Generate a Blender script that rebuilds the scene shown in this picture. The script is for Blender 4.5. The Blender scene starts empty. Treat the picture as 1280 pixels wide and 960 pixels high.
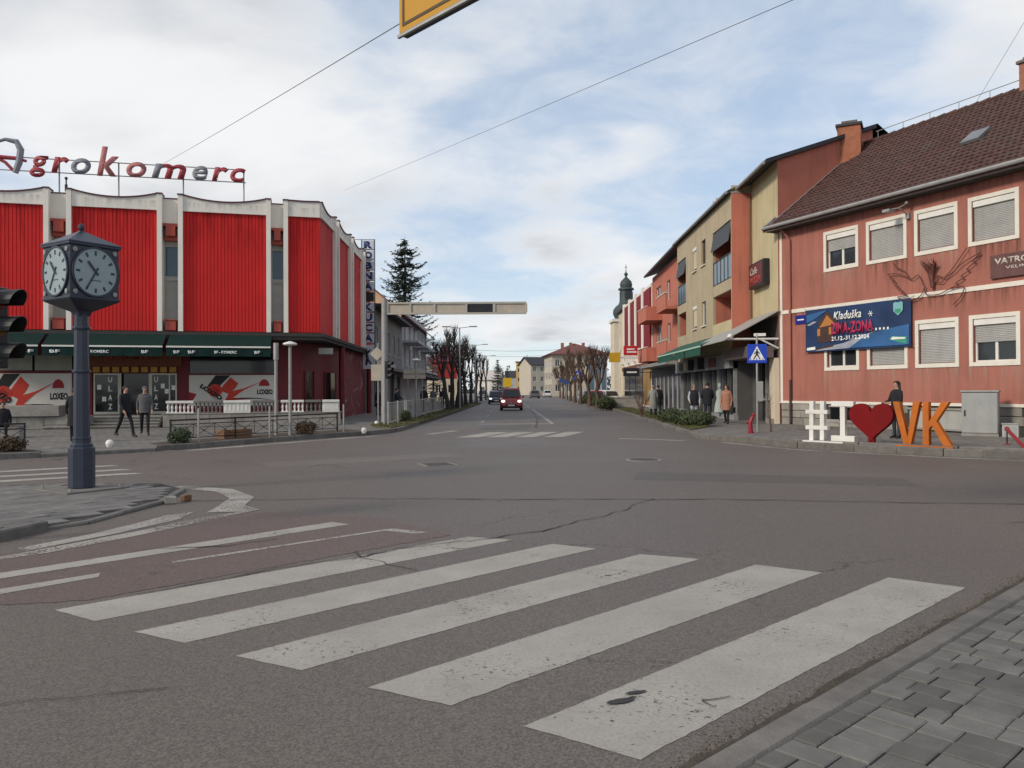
import bpy, bmesh, math, random
from mathutils import Vector, Matrix, noise as mnoise
R = math.radians
random.seed(7)
SC = bpy.context.scene
COL = SC.collection

# ---------------------------------------------------------------- camera
cam_d = bpy.data.cameras.new('camera'); cam = bpy.data.objects.new('camera', cam_d); COL.objects.link(cam)
cam_d.sensor_width = 36.0; cam_d.lens = 28.125; cam_d.clip_end = 5000; cam_d.clip_start = 0.05
_a, _r = math.atan(0.007), R(0.3)
_F = Vector((0, math.cos(_a), math.sin(_a))); _V = Vector((0, -math.sin(_a), math.cos(_a))); _H = Vector((1, 0, 0))
_X = math.cos(_r)*_H - math.sin(_r)*_V; _Y = math.sin(_r)*_H + math.cos(_r)*_V
mw = Matrix((_X, _Y, -_F)).transposed().to_4x4(); mw.translation = (0, 0, 1.65)
cam.matrix_world = mw
SC.camera = cam

# ---------------------------------------------------------------- sky and sun
SUN_AZ, SUN_EL = R(238), R(30)          # compass bearing the light comes from, clockwise from +Y
w = bpy.data.worlds.new('World'); SC.world = w; w.use_nodes = True
nt = w.node_tree; nt.nodes.clear()
def N(t, **k):
    n = nt.nodes.new(t)
    for a, b in k.items(): setattr(n, a, b)
    return n
def L(a, b): nt.links.new(a, b)
def math_node(op, a=None, b=None, c=None, clamp=False):
    n = N('ShaderNodeMath', operation=op, use_clamp=clamp)
    for i, x in enumerate((a, b, c)):
        if x is None: continue
        if isinstance(x, (int, float)): n.inputs[i].default_value = x
        else: L(x, n.inputs[i])
    return n.outputs[0]
def ramp(x, p0, p1, c0=(0,0,0,1), c1=(1,1,1,1), ease='EASE'):
    n = N('ShaderNodeValToRGB'); n.color_ramp.interpolation = ease
    n.color_ramp.elements[0].position = p0; n.color_ramp.elements[0].color = c0
    n.color_ramp.elements[1].position = p1; n.color_ramp.elements[1].color = c1
    L(x, n.inputs[0]); return n.outputs[0]
out = N('ShaderNodeOutputWorld')
sky = N('ShaderNodeTexSky', sky_type='NISHITA', sun_disc=False)
sky.sun_elevation = SUN_EL; sky.sun_rotation = SUN_AZ; sky.air_density = 1.0; sky.dust_density = 0.15; sky.ozone_density = 2.6
bg1 = N('ShaderNodeBackground'); L(sky.outputs[0], bg1.inputs[0]); bg1.inputs[1].default_value = 0.15
tc = N('ShaderNodeTexCoord'); sep = N('ShaderNodeSeparateXYZ'); L(tc.outputs['Generated'], sep.inputs[0])
zz = math_node('ADD', math_node('MAXIMUM', sep.outputs[2], 0.0), 0.16)
px_ = math_node('DIVIDE', sep.outputs[0], zz); py_ = math_node('DIVIDE', sep.outputs[1], zz)
cmb = N('ShaderNodeCombineXYZ'); L(px_, cmb.inputs[0]); L(py_, cmb.inputs[1]); cmb.inputs[2].default_value = 0.0
def nz(scale, det, rough, off, dist=0.0, sx=1.0):
    mp = N('ShaderNodeMapping'); L(cmb.outputs[0], mp.inputs[0]); mp.inputs['Location'].default_value = off; mp.inputs['Scale'].default_value = (1, sx, 1)
    n = N('ShaderNodeTexNoise'); L(mp.outputs[0], n.inputs['Vector'])
    n.inputs['Scale'].default_value = scale; n.inputs['Detail'].default_value = det; n.inputs['Roughness'].default_value = rough; n.inputs['Distortion'].default_value = dist
    return n.outputs[0]
CL = (9.9, 9.2, 0.0)
big = nz(0.62, 8, 0.52, CL, 0.25)
med = nz(1.9, 9, 0.58, (CL[0]+5, CL[1]+2, 0), 0.2)
cov = math_node('ADD', math_node('MULTIPLY', big, 0.72), math_node('MULTIPLY', med, 0.28))
mask = ramp(cov, 0.42, 0.58)
veil = math_node('MAXIMUM', mask, math_node('MULTIPLY', ramp(nz(3.2, 7, 0.62, (1, 9, 0), 0.4), 0.30, 0.85), 0.55))
shade_n = nz(1.15, 7, 0.5, (CL[0]+0.9, CL[1]-0.5, 0), 0.3)
# thick parts are greyer underneath, edges and thin parts whiter
thick = ramp(cov, 0.47, 0.62)
sh = math_node('MULTIPLY', math_node('MULTIPLY', thick, ramp(shade_n, 0.34, 0.66)), 0.9)
# thin high haze whitens the clear parts
hz_ = N('ShaderNodeBackground'); hz_.inputs[0].default_value = (0.60, 0.71, 0.85, 1); hz_.inputs[1].default_value = 0.88
clr = N('ShaderNodeMixShader'); clr.inputs[0].default_value = 0.62; L(bg1.outputs[0], clr.inputs[1]); L(hz_.outputs[0], clr.inputs[2])
ccol = N('ShaderNodeMixRGB'); L(sh, ccol.inputs[0]); ccol.inputs[1].default_value = (0.93, 0.935, 0.945, 1); ccol.inputs[2].default_value = (0.45, 0.49, 0.55, 1)
bg2 = N('ShaderNodeBackground'); L(ccol.outputs[0], bg2.inputs[0]); bg2.inputs[1].default_value = 0.93
mx = N('ShaderNodeMixShader'); L(veil, mx.inputs[0]); L(clr.outputs[0], mx.inputs[1]); L(bg2.outputs[0], mx.inputs[2])
L(mx.outputs[0], out.inputs[0])

sun_d = bpy.data.lights.new('sun', 'SUN'); sun = bpy.data.objects.new('sun', sun_d); COL.objects.link(sun)
sun_d.energy = 2.4; sun_d.angle = R(10); sun_d.color = (1.0, 0.90, 0.77)
_d = Vector((math.sin(SUN_AZ)*math.cos(SUN_EL), math.cos(SUN_AZ)*math.cos(SUN_EL), math.sin(SUN_EL)))
sun.rotation_euler = _d.to_track_quat('Z', 'Y').to_euler()
sun.location = _d*60
SC.view_settings.view_transform = 'Standard'; SC.view_settings.look = 'None'
SC.view_settings.exposure = 0.08; SC.view_settings.gamma = 1.0; SC.view_settings.use_curve_mapping = False

# ---------------------------------------------------------------- helpers
def link(o, parent=None):
    COL.objects.link(o)
    if parent is not None: o.parent = parent
    return o
def tag(o, label=None, cat=None, group=None, kind=None):
    if label: o['label'] = label
    if cat: o['category'] = cat
    if group: o['group'] = group
    if kind: o['kind'] = kind
    return o
def thing(name, label, cat, loc=(0,0,0), rz=0.0, group=None):
    o = bpy.data.objects.new(name, None); o.empty_display_size = 0.2
    link(o); o.location = loc; o.rotation_euler = (0, 0, rz)
    return tag(o, label, cat, group)
def copy_tree(o, parent=None):
    c = o.copy(); link(c)
    if parent is not None: c.parent = parent
    for ch in list(o.children): copy_tree(ch, c)
    return c

class MB:
    def __init__(s): s.v = []; s.f = []; s.m = []
    def add(s, vs, fs, m=0):
        b = len(s.v); s.v += [tuple(p) for p in vs]
        for f in fs: s.f.append(tuple(i+b for i in f)); s.m.append(m)
        return s
    def box(s, x0, x1, y0, y1, z0, z1, m=0):
        return s.add([(x0,y0,z0),(x1,y0,z0),(x1,y1,z0),(x0,y1,z0),(x0,y0,z1),(x1,y0,z1),(x1,y1,z1),(x0,y1,z1)],
              [(0,3,2,1),(4,5,6,7),(0,1,5,4),(1,2,6,5),(2,3,7,6),(3,0,4,7)], m)
    def ngon(s, pts, m=0): return s.add(pts, [tuple(range(len(pts)))], m)
    def prism(s, pts, ax, a, b, m=0):
        n = len(pts)
        def P(p, t): return {'x': (t,p[0],p[1]), 'y': (p[0],t,p[1]), 'z': (p[0],p[1],t)}[ax]
        vs = [P(p, a) for p in pts]+[P(p, b) for p in pts]
        fs = [tuple(range(n))[::-1], tuple(range(n, 2*n))]+[(i,(i+1)%n,n+(i+1)%n,n+i) for i in range(n)]
        return s.add(vs, fs, m)
    def rings(s, rs, m=0, caps=True, closed=False):
        n = len(rs[0]); vs = [p for r in rs for p in r]; fs = []
        for i in range(len(rs)-1):
            for j in range(n): fs.append((i*n+j, i*n+(j+1)%n, (i+1)*n+(j+1)%n, (i+1)*n+j))
        if closed:
            k = len(rs)-1
            for j in range(n): fs.append((k*n+j, k*n+(j+1)%n, (j+1)%n, j))
        elif caps:
            fs.append(tuple(range(n))[::-1]); k = (len(rs)-1)*n; fs.append(tuple(range(k, k+n)))
        return s.add(vs, fs, m)
    def tube(s, path, r, n=6, m=0, caps=True):
        path = [Vector(p) for p in path]; rs = []
        rad = r if isinstance(r, (list, tuple)) else [r]*len(path)
        up = None
        for i, p in enumerate(path):
            d = (path[min(i+1, len(path)-1)]-path[max(i-1, 0)]).normalized()
            if up is None:
                up = Vector((0,0,1)) if abs(d.z) < 0.9 else Vector((1,0,0))
            a = d.cross(up)
            if a.length < 1e-5: a = d.cross(Vector((0,1,0.3)))
            a.normalize(); b = a.cross(d).normalized(); up = b
            rs.append([p+a*math.cos(2*math.pi*k/n)*rad[i]+b*math.sin(2*math.pi*k/n)*rad[i] for k in range(n)])
        return s.rings(rs, m, caps)
    def cyl(s, p, q, r0, r1=None, n=12, m=0): return s.tube([p, q], [r0, r0 if r1 is None else r1], n, m)
    def lathe(s, prof, c=(0,0,0), n=16, m=0, caps=True, sx=1.0, sy=1.0):
        return s.rings([[(c[0]+sx*r*math.cos(2*math.pi*k/n), c[1]+sy*r*math.sin(2*math.pi*k/n), c[2]+z) for k in range(n)] for r, z in prof], m, caps)
    def ball(s, c, rx, ry=None, rz=None, n=10, m=0):
        ry = ry or rx; rz = rz or rx; k = max(5, n*2//3)
        prof = [(max(0.02, math.sin(math.pi*i/k)), -math.cos(math.pi*i/k)) for i in range(k+1)]
        return s.rings([[(c[0]+rx*r*math.cos(2*math.pi*j/n), c[1]+ry*r*math.sin(2*math.pi*j/n), c[2]+rz*z) for j in range(n)] for r, z in prof], m)
    def wall(s, x0, x1, z0, z1, y, holes=(), depth=0.15, m=0, mr=None, thick=0.3):
        """front face at y (outward -y) with real openings and reveals, closed ends"""
        xs = sorted({x0, x1, *[h[0] for h in holes], *[h[1] for h in holes]}); zs = sorted({z0, z1, *[h[2] for h in holes], *[h[3] for h in holes]})
        xs = [x for x in xs if x0-1e-6 <= x <= x1+1e-6]; zs = [z for z in zs if z0-1e-6 <= z <= z1+1e-6]
        for i in range(len(xs)-1):
            for j in range(len(zs)-1):
                cx, cz = (xs[i]+xs[i+1])/2, (zs[j]+zs[j+1])/2
                if any(h[0] < cx < h[1] and h[2] < cz < h[3] for h in holes): continue
                s.ngon([(xs[i],y,zs[j]),(xs[i+1],y,zs[j]),(xs[i+1],y,zs[j+1]),(xs[i],y,zs[j+1])], m)
        mr = m if mr is None else mr
        for a, b, c, d in [h[:4] for h in holes]:
            e = y+depth
            s.ngon([(a,y,c),(a,y,d),(a,e,d),(a,e,c)], mr); s.ngon([(b,y,c),(b,e,c),(b,e,d),(b,y,d)], mr)
            s.ngon([(a,y,d),(b,y,d),(b,e,d),(a,e,d)], mr); s.ngon([(a,y,c),(a,e,c),(b,e,c),(b,y,c)], mr)
        return s
    def build(s, name, mats, parent=None, smooth=False, loc=None, rot=None, bev=0, ang=40, kind=None, label=None):
        me = bpy.data.meshes.new(name); me.from_pydata(s.v, [], s.f)
        mats = mats if isinstance(mats, (list, tuple)) else [mats]
        for m in mats: me.materials.append(m)
        if len(mats) > 1: me.polygons.foreach_set('material_index', s.m)
        if smooth:
            me.polygons.foreach_set('use_smooth', [True]*len(me.polygons)); me.set_sharp_from_angle(angle=R(ang))
        me.validate(); me.update()
        o = bpy.data.objects.new(name, me); link(o, parent)
        if loc is not None: o.location = loc
        if rot is not None: o.rotation_euler = rot if isinstance(rot, (tuple, list)) else (0, 0, rot)
        if bev:
            md = o.modifiers.new('bevel', 'BEVEL'); md.width = bev; md.segments = 2; md.limit_method = 'ANGLE'; md.angle_limit = R(50)
        if kind: o['kind'] = kind
        if label: o['label'] = label
        return o
def inst(name, src, parent=None, loc=(0,0,0), rot=(0,0,0), scale=(1,1,1)):
    o = bpy.data.objects.new(name, src.data if isinstance(src, bpy.types.Object) else src); link(o, parent)
    o.location = loc; o.rotation_euler = rot; o.scale = scale; return o

def text_mesh(body, w=None, h=None, ext=0.01, shear=0.0, bold=0.0, space=1.0, res=2, origin='left'):
    """mesh of lettering lying in the x-z plane, reading along +x, facing -y"""
    cu = bpy.data.curves.new('txt', 'FONT'); cu.body = body; cu.size = 1.0; cu.shear = shear; cu.offset = bold; cu.space_character = space
    cu.extrude = 0.0; cu.resolution_u = res
    ob = bpy.data.objects.new('txt', cu); COL.objects.link(ob)
    dg = bpy.context.evaluated_depsgraph_get(); me = bpy.data.meshes.new_from_object(ob.evaluated_get(dg))
    bpy.data.objects.remove(ob); bpy.data.curves.remove(cu)
    bm = bmesh.new(); bm.from_mesh(me)
    x0 = min(v.co.x for v in bm.verts); x1 = max(v.co.x for v in bm.verts); y0 = min(v.co.y for v in bm.verts); y1 = max(v.co.y for v in bm.verts)
    sx = (w/(x1-x0)) if w else None; sy = (h/(y1-y0)) if h else None
    sx = sx or sy or 1; sy = sy or sx
    ox = x0 if origin == 'left' else (x0+x1)/2; oy = y0 if origin == 'left' else (y0+y1)/2
    for v in bm.verts: v.co = Vector(((v.co.x-ox)*sx, 0, (v.co.y-oy)*sy))
    if ext:
        r = bmesh.ops.extrude_face_region(bm, geom=bm.faces[:])
        for v in [g for g in r['geom'] if isinstance(g, bmesh.types.BMVert)]: v.co.y -= ext
    bmesh.ops.recalc_face_normals(bm, faces=bm.faces[:])
    bm.to_mesh(me); bm.free(); return me
def text(name, body, mat, parent, loc, rot=0.0, **k):
    me = text_mesh(body, **k); me.name = name; me.materials.append(mat)
    o = bpy.data.objects.new(name, me); link(o, parent); o.location = loc; o.rotation_euler = (0, 0, rot); return o

# ---------------------------------------------------------------- materials
def mat(name, col, rough=0.8, var=0.12, scale=3.0, metal=0.0, bump=0.0, bscale=60.0, streak=0.0, rnd=0.0, spec=0.4, grime=0.0, coat=0.0):
    m = bpy.data.materials.new(name); m.use_nodes = True; t = m.node_tree; b = t.nodes['Principled BSDF']
    n = t.nodes.new; l = t.links.new
    b.inputs['Roughness'].default_value = rough; b.inputs['Metallic'].default_value = metal; b.inputs['Specular IOR Level'].default_value = spec
    if coat: b.inputs['Coat Weight'].default_value = coat; b.inputs['Coat Roughness'].default_value = 0.08
    g = n('ShaderNodeNewGeometry'); nzt = n('ShaderNodeTexNoise'); nzt.inputs['Scale'].default_value = scale; nzt.inputs['Detail'].default_value = 8; nzt.inputs['Roughness'].default_value = 0.62
    l(g.outputs['Position'], nzt.inputs['Vector'])
    def mixc(fac, a, bb, mode='MIX'):
        x = n('ShaderNodeMixRGB'); x.blend_type = mode
        if isinstance(fac, float): x.inputs[0].default_value = fac
        else: l(fac, x.inputs[0])
        for i, q in ((1, a), (2, bb)):
            if isinstance(q, tuple): x.inputs[i].default_value = q
            else: l(q, x.inputs[i])
        return x.outputs[0]
    c = lambda k: (max(0, col[0]*k), max(0, col[1]*k), max(0, col[2]*k), 1)
    mr = n('ShaderNodeMapRange'); l(nzt.outputs[0], mr.inputs[0]); mr.inputs[1].default_value = 0.28; mr.inputs[2].default_value = 0.72
    o = mixc(mr.outputs[0], c(1-var), c(1+var))
    if rnd:
        oi = n('ShaderNodeObjectInfo'); mr2 = n('ShaderNodeMapRange'); l(oi.outputs['Random'], mr2.inputs[0]); mr2.inputs[3].default_value = 1-rnd; mr2.inputs[4].default_value = 1+rnd
        x = n('ShaderNodeVectorMath'); x.operation = 'SCALE'; l(o, x.inputs[0]); l(mr2.outputs[0], x.inputs['Scale']); o = x.outputs[0]
    if streak:
        mp = n('ShaderNodeMapping'); mp.inputs['Scale'].default_value = (2.6, 2.6, 0.22); l(g.outputs['Position'], mp.inputs[0])
        n2 = n('ShaderNodeTexNoise'); n2.inputs['Scale'].default_value = 1.6; n2.inputs['Detail'].default_value = 6; l(mp.outputs[0], n2.inputs['Vector'])
        m3 = n('ShaderNodeMapRange'); l(n2.outputs[0], m3.inputs[0]); m3.inputs[1].default_value = 0.48; m3.inputs[2].default_value = 0.75; m3.inputs[4].default_value = streak
        o = mixc(m3.outputs[0], o, (col[0]*0.45, col[1]*0.45+0.01, col[2]*0.45+0.01, 1))
    if grime:
        n4 = n('ShaderNodeTexNoise'); n4.inputs['Scale'].default_value = 0.7; n4.inputs['Detail'].default_value = 10; n4.inputs['Roughness'].default_value = 0.7; l(g.outputs['Position'], n4.inputs['Vector'])
        m5 = n('ShaderNodeMapRange'); l(n4.outputs[0], m5.inputs[0]); m5.inputs[1].default_value = 0.5; m5.inputs[2].default_value = 0.72; m5.inputs[4].default_value = grime
        o = mixc(m5.outputs[0], o, (0.075, 0.066, 0.055, 1))
    l(o, b.inputs['Base Color'])
    if bump:
        n3 = n('ShaderNodeTexNoise'); n3.inputs['Scale'].default_value = bscale; n3.inputs['Detail'].default_value = 5; l(g.outputs['Position'], n3.inputs['Vector'])
        bp = n('ShaderNodeBump'); bp.inputs['Strength'].default_value = bump; bp.inputs['Distance'].default_value = 0.02; l(n3.outputs[0], bp.inputs['Height']); l(bp.outputs[0], b.inputs['Normal'])
    return m
def glow(name, col, s):
    m = bpy.data.materials.new(name); m.use_nodes = True; b = m.node_tree.nodes['Principled BSDF']
    b.inputs['Base Color'].default_value = (*col, 1); b.inputs['Emission Color'].default_value = (*col, 1); b.inputs['Emission Strength'].default_value = s; return m
def glass_mat(name, col, rough=0.06):
    m = bpy.data.materials.new(name); m.use_nodes = True; t = m.node_tree; b = t.nodes['Principled BSDF']
    b.inputs['Base Color'].default_value = (*col, 1); b.inputs['Roughness'].default_value = rough; b.inputs['Specular IOR Level'].default_value = 0.55
    g = t.nodes.new('ShaderNodeNewGeometry'); nn = t.nodes.new('ShaderNodeTexNoise'); nn.inputs['Scale'].default_value = 0.8; t.links.new(g.outputs['Position'], nn.inputs['Vector'])
    bp = t.nodes.new('ShaderNodeBump'); bp.inputs['Strength'].default_value = 0.08; bp.inputs['Distance'].default_value = 0.1; t.links.new(nn.outputs[0], bp.inputs['Height']); t.links.new(bp.outputs[0], b.inputs['Normal'])
    return m

def asphalt_mat(name, col, red=False):
    m = bpy.data.materials.new(name); m.use_nodes = True; t = m.node_tree; b = t.nodes['Principled BSDF']; n = t.nodes.new; l = t.links.new
    g = n('ShaderNodeNewGeometry'); pos = g.outputs['Position']
    def noi(s, d=6, r=0.6, vec=None, dist=0.0):
        x = n('ShaderNodeTexNoise'); x.inputs['Scale'].default_value = s; x.inputs['Detail'].default_value = d; x.inputs['Roughness'].default_value = r; x.inputs['Distortion'].default_value = dist
        l(vec or pos, x.inputs['Vector']); return x
    def mr(x, a, bb, c=0.0, d=1.0):
        q = n('ShaderNodeMapRange'); l(x, q.inputs[0]); q.inputs[1].default_value = a; q.inputs[2].default_value = bb; q.inputs[3].default_value = c; q.inputs[4].default_value = d; return q.outputs[0]
    def mix(f, a, bb, mode='MIX'):
        x = n('ShaderNodeMixRGB'); x.blend_type = mode
        if isinstance(f, float): x.inputs[0].default_value = f
        else: l(f, x.inputs[0])
        for i, q in ((1, a), (2, bb)):
            if isinstance(q, tuple): x.inputs[i].default_value = q
            else: l(q, x.inputs[i])
        return x.outputs[0]
    k = lambda s: (col[0]*s, col[1]*s, col[2]*s, 1)
    big = noi(0.22, 6, 0.55, dist=0.5); c = mix(mr(big.outputs[0], 0.35, 0.68), k(0.74), k(1.16))
    # tyre-worn tracks stretched along the street
    mp = n('ShaderNodeMapping'); mp.inputs['Scale'].default_value = (0.55, 0.03, 1); mp.inputs['Rotation'].default_value = (0, 0, 0.02); l(pos, mp.inputs[0])
    tr = noi(1.0, 4, 0.5, mp.outputs[0]); c = mix(mr(tr.outputs[0], 0.45, 0.7, 0, 0.3), c, k(0.78))
    mid = noi(2.6, 8, 0.7); c = mix(mr(mid.outputs[0], 0.5, 0.75, 0, 0.35), c, k(0.72))
    st = noi(0.75, 4, 0.5, dist=0.3); c = mix(mr(st.outputs[0], 0.66, 0.76, 0, 0.45), c, k(0.45))
    # aggregate
    v = n('ShaderNodeTexVoronoi'); v.inputs['Scale'].default_value = 95; l(pos, v.inputs['Vector'])
    bw = n('ShaderNodeRGBToBW'); l(v.outputs['Color'], bw.inputs[0])
    c = mix(mr(bw.outputs[0], 0.2, 0.85), mix(0.6, c, k(0.4)), mix(0.5, c, k(1.75)))
    fine = noi(310, 2, 0.5); c = mix(mr(fine.outputs[0], 0.35, 0.7, 0, 0.5), c, k(0.5))
    # cracks
    wv = noi(0.9, 6, 0.65); vm = n('ShaderNodeVectorMath'); vm.operation = 'MULTIPLY_ADD'; l(wv.outputs['Color'], vm.inputs[0]); vm.inputs[1].default_value = (1.7, 1.7, 0); l(pos, vm.inputs[2])
    ve = n('ShaderNodeTexVoronoi'); ve.feature = 'DISTANCE_TO_EDGE'; ve.inputs['Scale'].default_value = 0.30; l(vm.outputs[0], ve.inputs['Vector'])
    gate = noi(0.16, 3, 0.5); lim = mr(gate.outputs[0], 0.50, 0.64, 0.0, 0.0055)
    cr = n('ShaderNodeMath'); cr.operation = 'LESS_THAN'; l(ve.outputs['Distance'], cr.inputs[0]); l(lim, cr.inputs[1])
    ve2 = n('ShaderNodeTexVoronoi'); ve2.feature = 'DISTANCE_TO_EDGE'; ve2.inputs['Scale'].default_value = 1.7; l(vm.outputs[0], ve2.inputs['Vector'])
    lim2 = mr(noi(0.35, 3, 0.5).outputs[0], 0.64, 0.74, 0.0, 0.016)
    cr2 = n('ShaderNodeMath'); cr2.operation = 'LESS_THAN'; l(ve2.outputs['Distance'], cr2.inputs[0]); l(lim2, cr2.inputs[1])
    cm = n('ShaderNodeMath'); cm.operation = 'MAXIMUM'; l(cr.outputs[0], cm.inputs[0]); l(cr2.outputs[0], cm.inputs[1])
    cmm = n('ShaderNodeMath'); cmm.operation = 'MULTIPLY'; l(cm.outputs[0], cmm.inputs[0]); cmm.inputs[1].default_value = 0.62
    c = mix(cmm.outputs[0], c, (0.022, 0.019, 0.017, 1))
    l(c, b.inputs['Base Color']); b.inputs['Roughness'].default_value = 0.78; b.inputs['Specular IOR Level'].default_value = 0.35
    l(mr(big.outputs[0], 0.3, 0.7, 0.52, 0.72), b.inputs['Roughness'])
    hh = n('ShaderNodeMath'); hh.operation = 'SUBTRACT'; l(bw.outputs[0], hh.inputs[0]); l(cm.outputs[0], hh.inputs[1])
    bp = n('ShaderNodeBump'); bp.inputs['Strength'].default_value = 0.6; bp.inputs['Distance'].default_value = 0.008; l(hh.outputs[0], bp.inputs['Height']); l(bp.outputs[0], b.inputs['Normal'])
    return m
def paint_mat(name, col, wear=0.5):
    """road paint: real holes worn through to the asphalt below"""
    m = bpy.data.materials.new(name); m.use_nodes = True; t = m.node_tree; b = t.nodes['Principled BSDF']; n = t.nodes.new; l = t.links.new
    g = n('ShaderNodeNewGeometry'); pos = g.outputs['Position']
    def noi(s, d, r, dist=0.0):
        x = n('ShaderNodeTexNoise'); x.inputs['Scale'].default_value = s; x.inputs['Detail'].default_value = d; x.inputs['Roughness'].default_value = r; x.inputs['Distortion'].default_value = dist; l(pos, x.inputs['Vector']); return x.outputs[0]
    def mr(x, a, bb, c=0.0, d=1.0):
        q = n('ShaderNodeMapRange'); l(x, q.inputs[0]); q.inputs[1].default_value = a; q.inputs[2].default_value = bb; q.inputs[3].default_value = c; q.inputs[4].default_value = d; return q.outputs[0]
    mx_ = n('ShaderNodeMixRGB'); l(mr(noi(1.3, 9, 0.7), 0.3, 0.7), mx_.inputs[0]); mx_.inputs[1].default_value = (col[0]*0.72, col[1]*0.71, col[2]*0.69, 1); mx_.inputs[2].default_value = (*col, 1)
    m2 = n('ShaderNodeMixRGB'); l(mr(noi(40, 5, 0.7), 0.48, 0.75, 0, 0.55), m2.inputs[0]); l(mx_.outputs[0], m2.inputs[1]); m2.inputs[2].default_value = (col[0]*0.4, col[1]*0.38, col[2]*0.36, 1)
    l(m2.outputs[0], b.inputs['Base Color']); b.inputs['Roughness'].default_value = 0.75
    fine = noi(26, 8, 0.72, 0.4); big = noi(0.9, 4, 0.6)
    th = n('ShaderNodeMath'); th.operation = 'MULTIPLY_ADD'; l(big, th.inputs[0]); th.inputs[1].default_value = 0.45; l(fine, th.inputs[2])
    a1 = mr(th.outputs[0], 0.50+wear*0.22, 0.53+wear*0.22)
    # fine crazing
    wv = n('ShaderNodeTexNoise'); wv.inputs['Scale'].default_value = 4; wv.inputs['Detail'].default_value = 5; l(pos, wv.inputs['Vector'])
    vm = n('ShaderNodeVectorMath'); vm.operation = 'MULTIPLY_ADD'; l(wv.outputs['Color'], vm.inputs[0]); vm.inputs[1].default_value = (0.5, 0.5, 0); l(pos, vm.inputs[2])
    ve = n('ShaderNodeTexVoronoi'); ve.feature = 'DISTANCE_TO_EDGE'; ve.inputs['Scale'].default_value = 3.2; l(vm.outputs[0], ve.inputs['Vector'])
    cg = mr(noi(0.8, 3, 0.5), 0.54, 0.68, 0.0, 0.011)
    gt = n('ShaderNodeMath'); gt.operation = 'GREATER_THAN'; l(ve.outputs['Distance'], gt.inputs[0]); l(cg, gt.inputs[1])
    al = n('ShaderNodeMath'); al.operation = 'MULTIPLY'; l(a1, al.inputs[0]); l(gt.outputs[0], al.inputs[1])
    l(al.outputs[0], b.inputs['Alpha']); return m
def paving_mat(name, col, bw_, bh, rot=0.0):
    m = mat(name, col, 0.85, 0.15, 2.2, bump=0.25, bscale=70, grime=0.35); t = m.node_tree; n = t.nodes.new; l = t.links.new; b = t.nodes['Principled BSDF']
    src = b.inputs['Base Color'].links[0].from_socket
    g = n('ShaderNodeNewGeometry'); mp = n('ShaderNodeMapping'); mp.inputs['Rotation'].default_value = (0, 0, rot); l(g.outputs['Position'], mp.inputs[0])
    br = n('ShaderNodeTexBrick'); l(mp.outputs[0], br.inputs['Vector']); br.inputs['Scale'].default_value = 1; br.inputs['Brick Width'].default_value = bw_; br.inputs['Row Height'].default_value = bh; br.inputs['Mortar Size'].default_value = 0.012
    br.inputs['Color1'].default_value = (1, 1, 1, 1); br.inputs['Color2'].default_value = (0.72, 0.72, 0.72, 1); br.inputs['Mortar'].default_value = (0.3, 0.3, 0.3, 1)
    x = n('ShaderNodeMixRGB'); x.blend_type = 'MULTIPLY'; x.inputs[0].default_value = 1; l(src, x.inputs[1]); l(br.outputs[0], x.inputs[2]); l(x.outputs[0], b.inputs['Base Color'])
    return m

ASPH = asphalt_mat('asphalt', (0.150, 0.125, 0.108))
ASPH_RED = asphalt_mat('red_asphalt', (0.150, 0.108, 0.093))
PAINT = paint_mat('road_paint', (0.385, 0.358, 0.318), 0.31)
PAINT_OLD = paint_mat('old_road_paint', (0.39, 0.362, 0.325), 0.72)
CONC = mat('concrete', (0.27, 0.25, 0.225), 0.9, 0.2, 4, bump=0.35, bscale=50, grime=0.5)
CONC_D = mat('dark_concrete', (0.15, 0.138, 0.125), 0.9, 0.25, 5, bump=0.35, bscale=60, rnd=0.15, grime=0.4)
PAVER = mat('grey_paver', (0.130, 0.124, 0.113), 0.82, 0.2, 5, bump=0.3, bscale=90, rnd=0.28, grime=0.3)
SLAB = mat('paving_slab', (0.155, 0.145, 0.135), 0.85, 0.2, 4, bump=0.3, bscale=70, rnd=0.2, grime=0.3)
JOINT = mat('joint_sand', (0.05, 0.046, 0.04), 0.95, 0.3, 20)
PLAZA = paving_mat('plaza_paving', (0.20, 0.187, 0.17), 0.4, 0.2, 0.3)
SIDEW = paving_mat('sidewalk_paving', (0.21, 0.195, 0.178), 0.4, 0.2, -0.4)
SOIL = mat('soil', (0.07, 0.052, 0.036), 0.95, 0.4, 6, bump=0.6, bscale=25)
DIRT = mat('verge_dirt', (0.09, 0.075, 0.045), 0.95, 0.35, 3, bump=0.5, bscale=30)
GRASS = mat('winter_grass', (0.10, 0.105, 0.035), 0.9, 0.45, 5)
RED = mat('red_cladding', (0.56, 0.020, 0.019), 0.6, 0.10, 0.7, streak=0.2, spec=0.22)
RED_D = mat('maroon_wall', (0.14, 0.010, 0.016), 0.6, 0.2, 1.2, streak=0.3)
WHITEC = mat('white_concrete', (0.76, 0.72, 0.65), 0.8, 0.06, 1.5, streak=0.16)
GREYC = mat('grey_panel', (0.36, 0.355, 0.33), 0.7, 0.12, 1.5, streak=0.3)
COPING = mat('maroon_coping', (0.10, 0.028, 0.045), 0.6)
BRICKRED = mat('brick_red_metal', (0.36, 0.062, 0.04), 0.55, 0.15, 3)
TERRA = mat('terracotta_render', (0.350, 0.134, 0.100), 0.9, 0.13, 0.7, bump=0.15, bscale=50, streak=0.42)
ORANGE = mat('orange_render', (0.48, 0.160, 0.108), 0.9, 0.09, 0.8, bump=0.1, bscale=50, streak=0.38)
YELLOW = mat('yellow_render', (0.50, 0.425, 0.255), 0.9, 0.1, 0.9, bump=0.1, streak=0.35)
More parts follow.
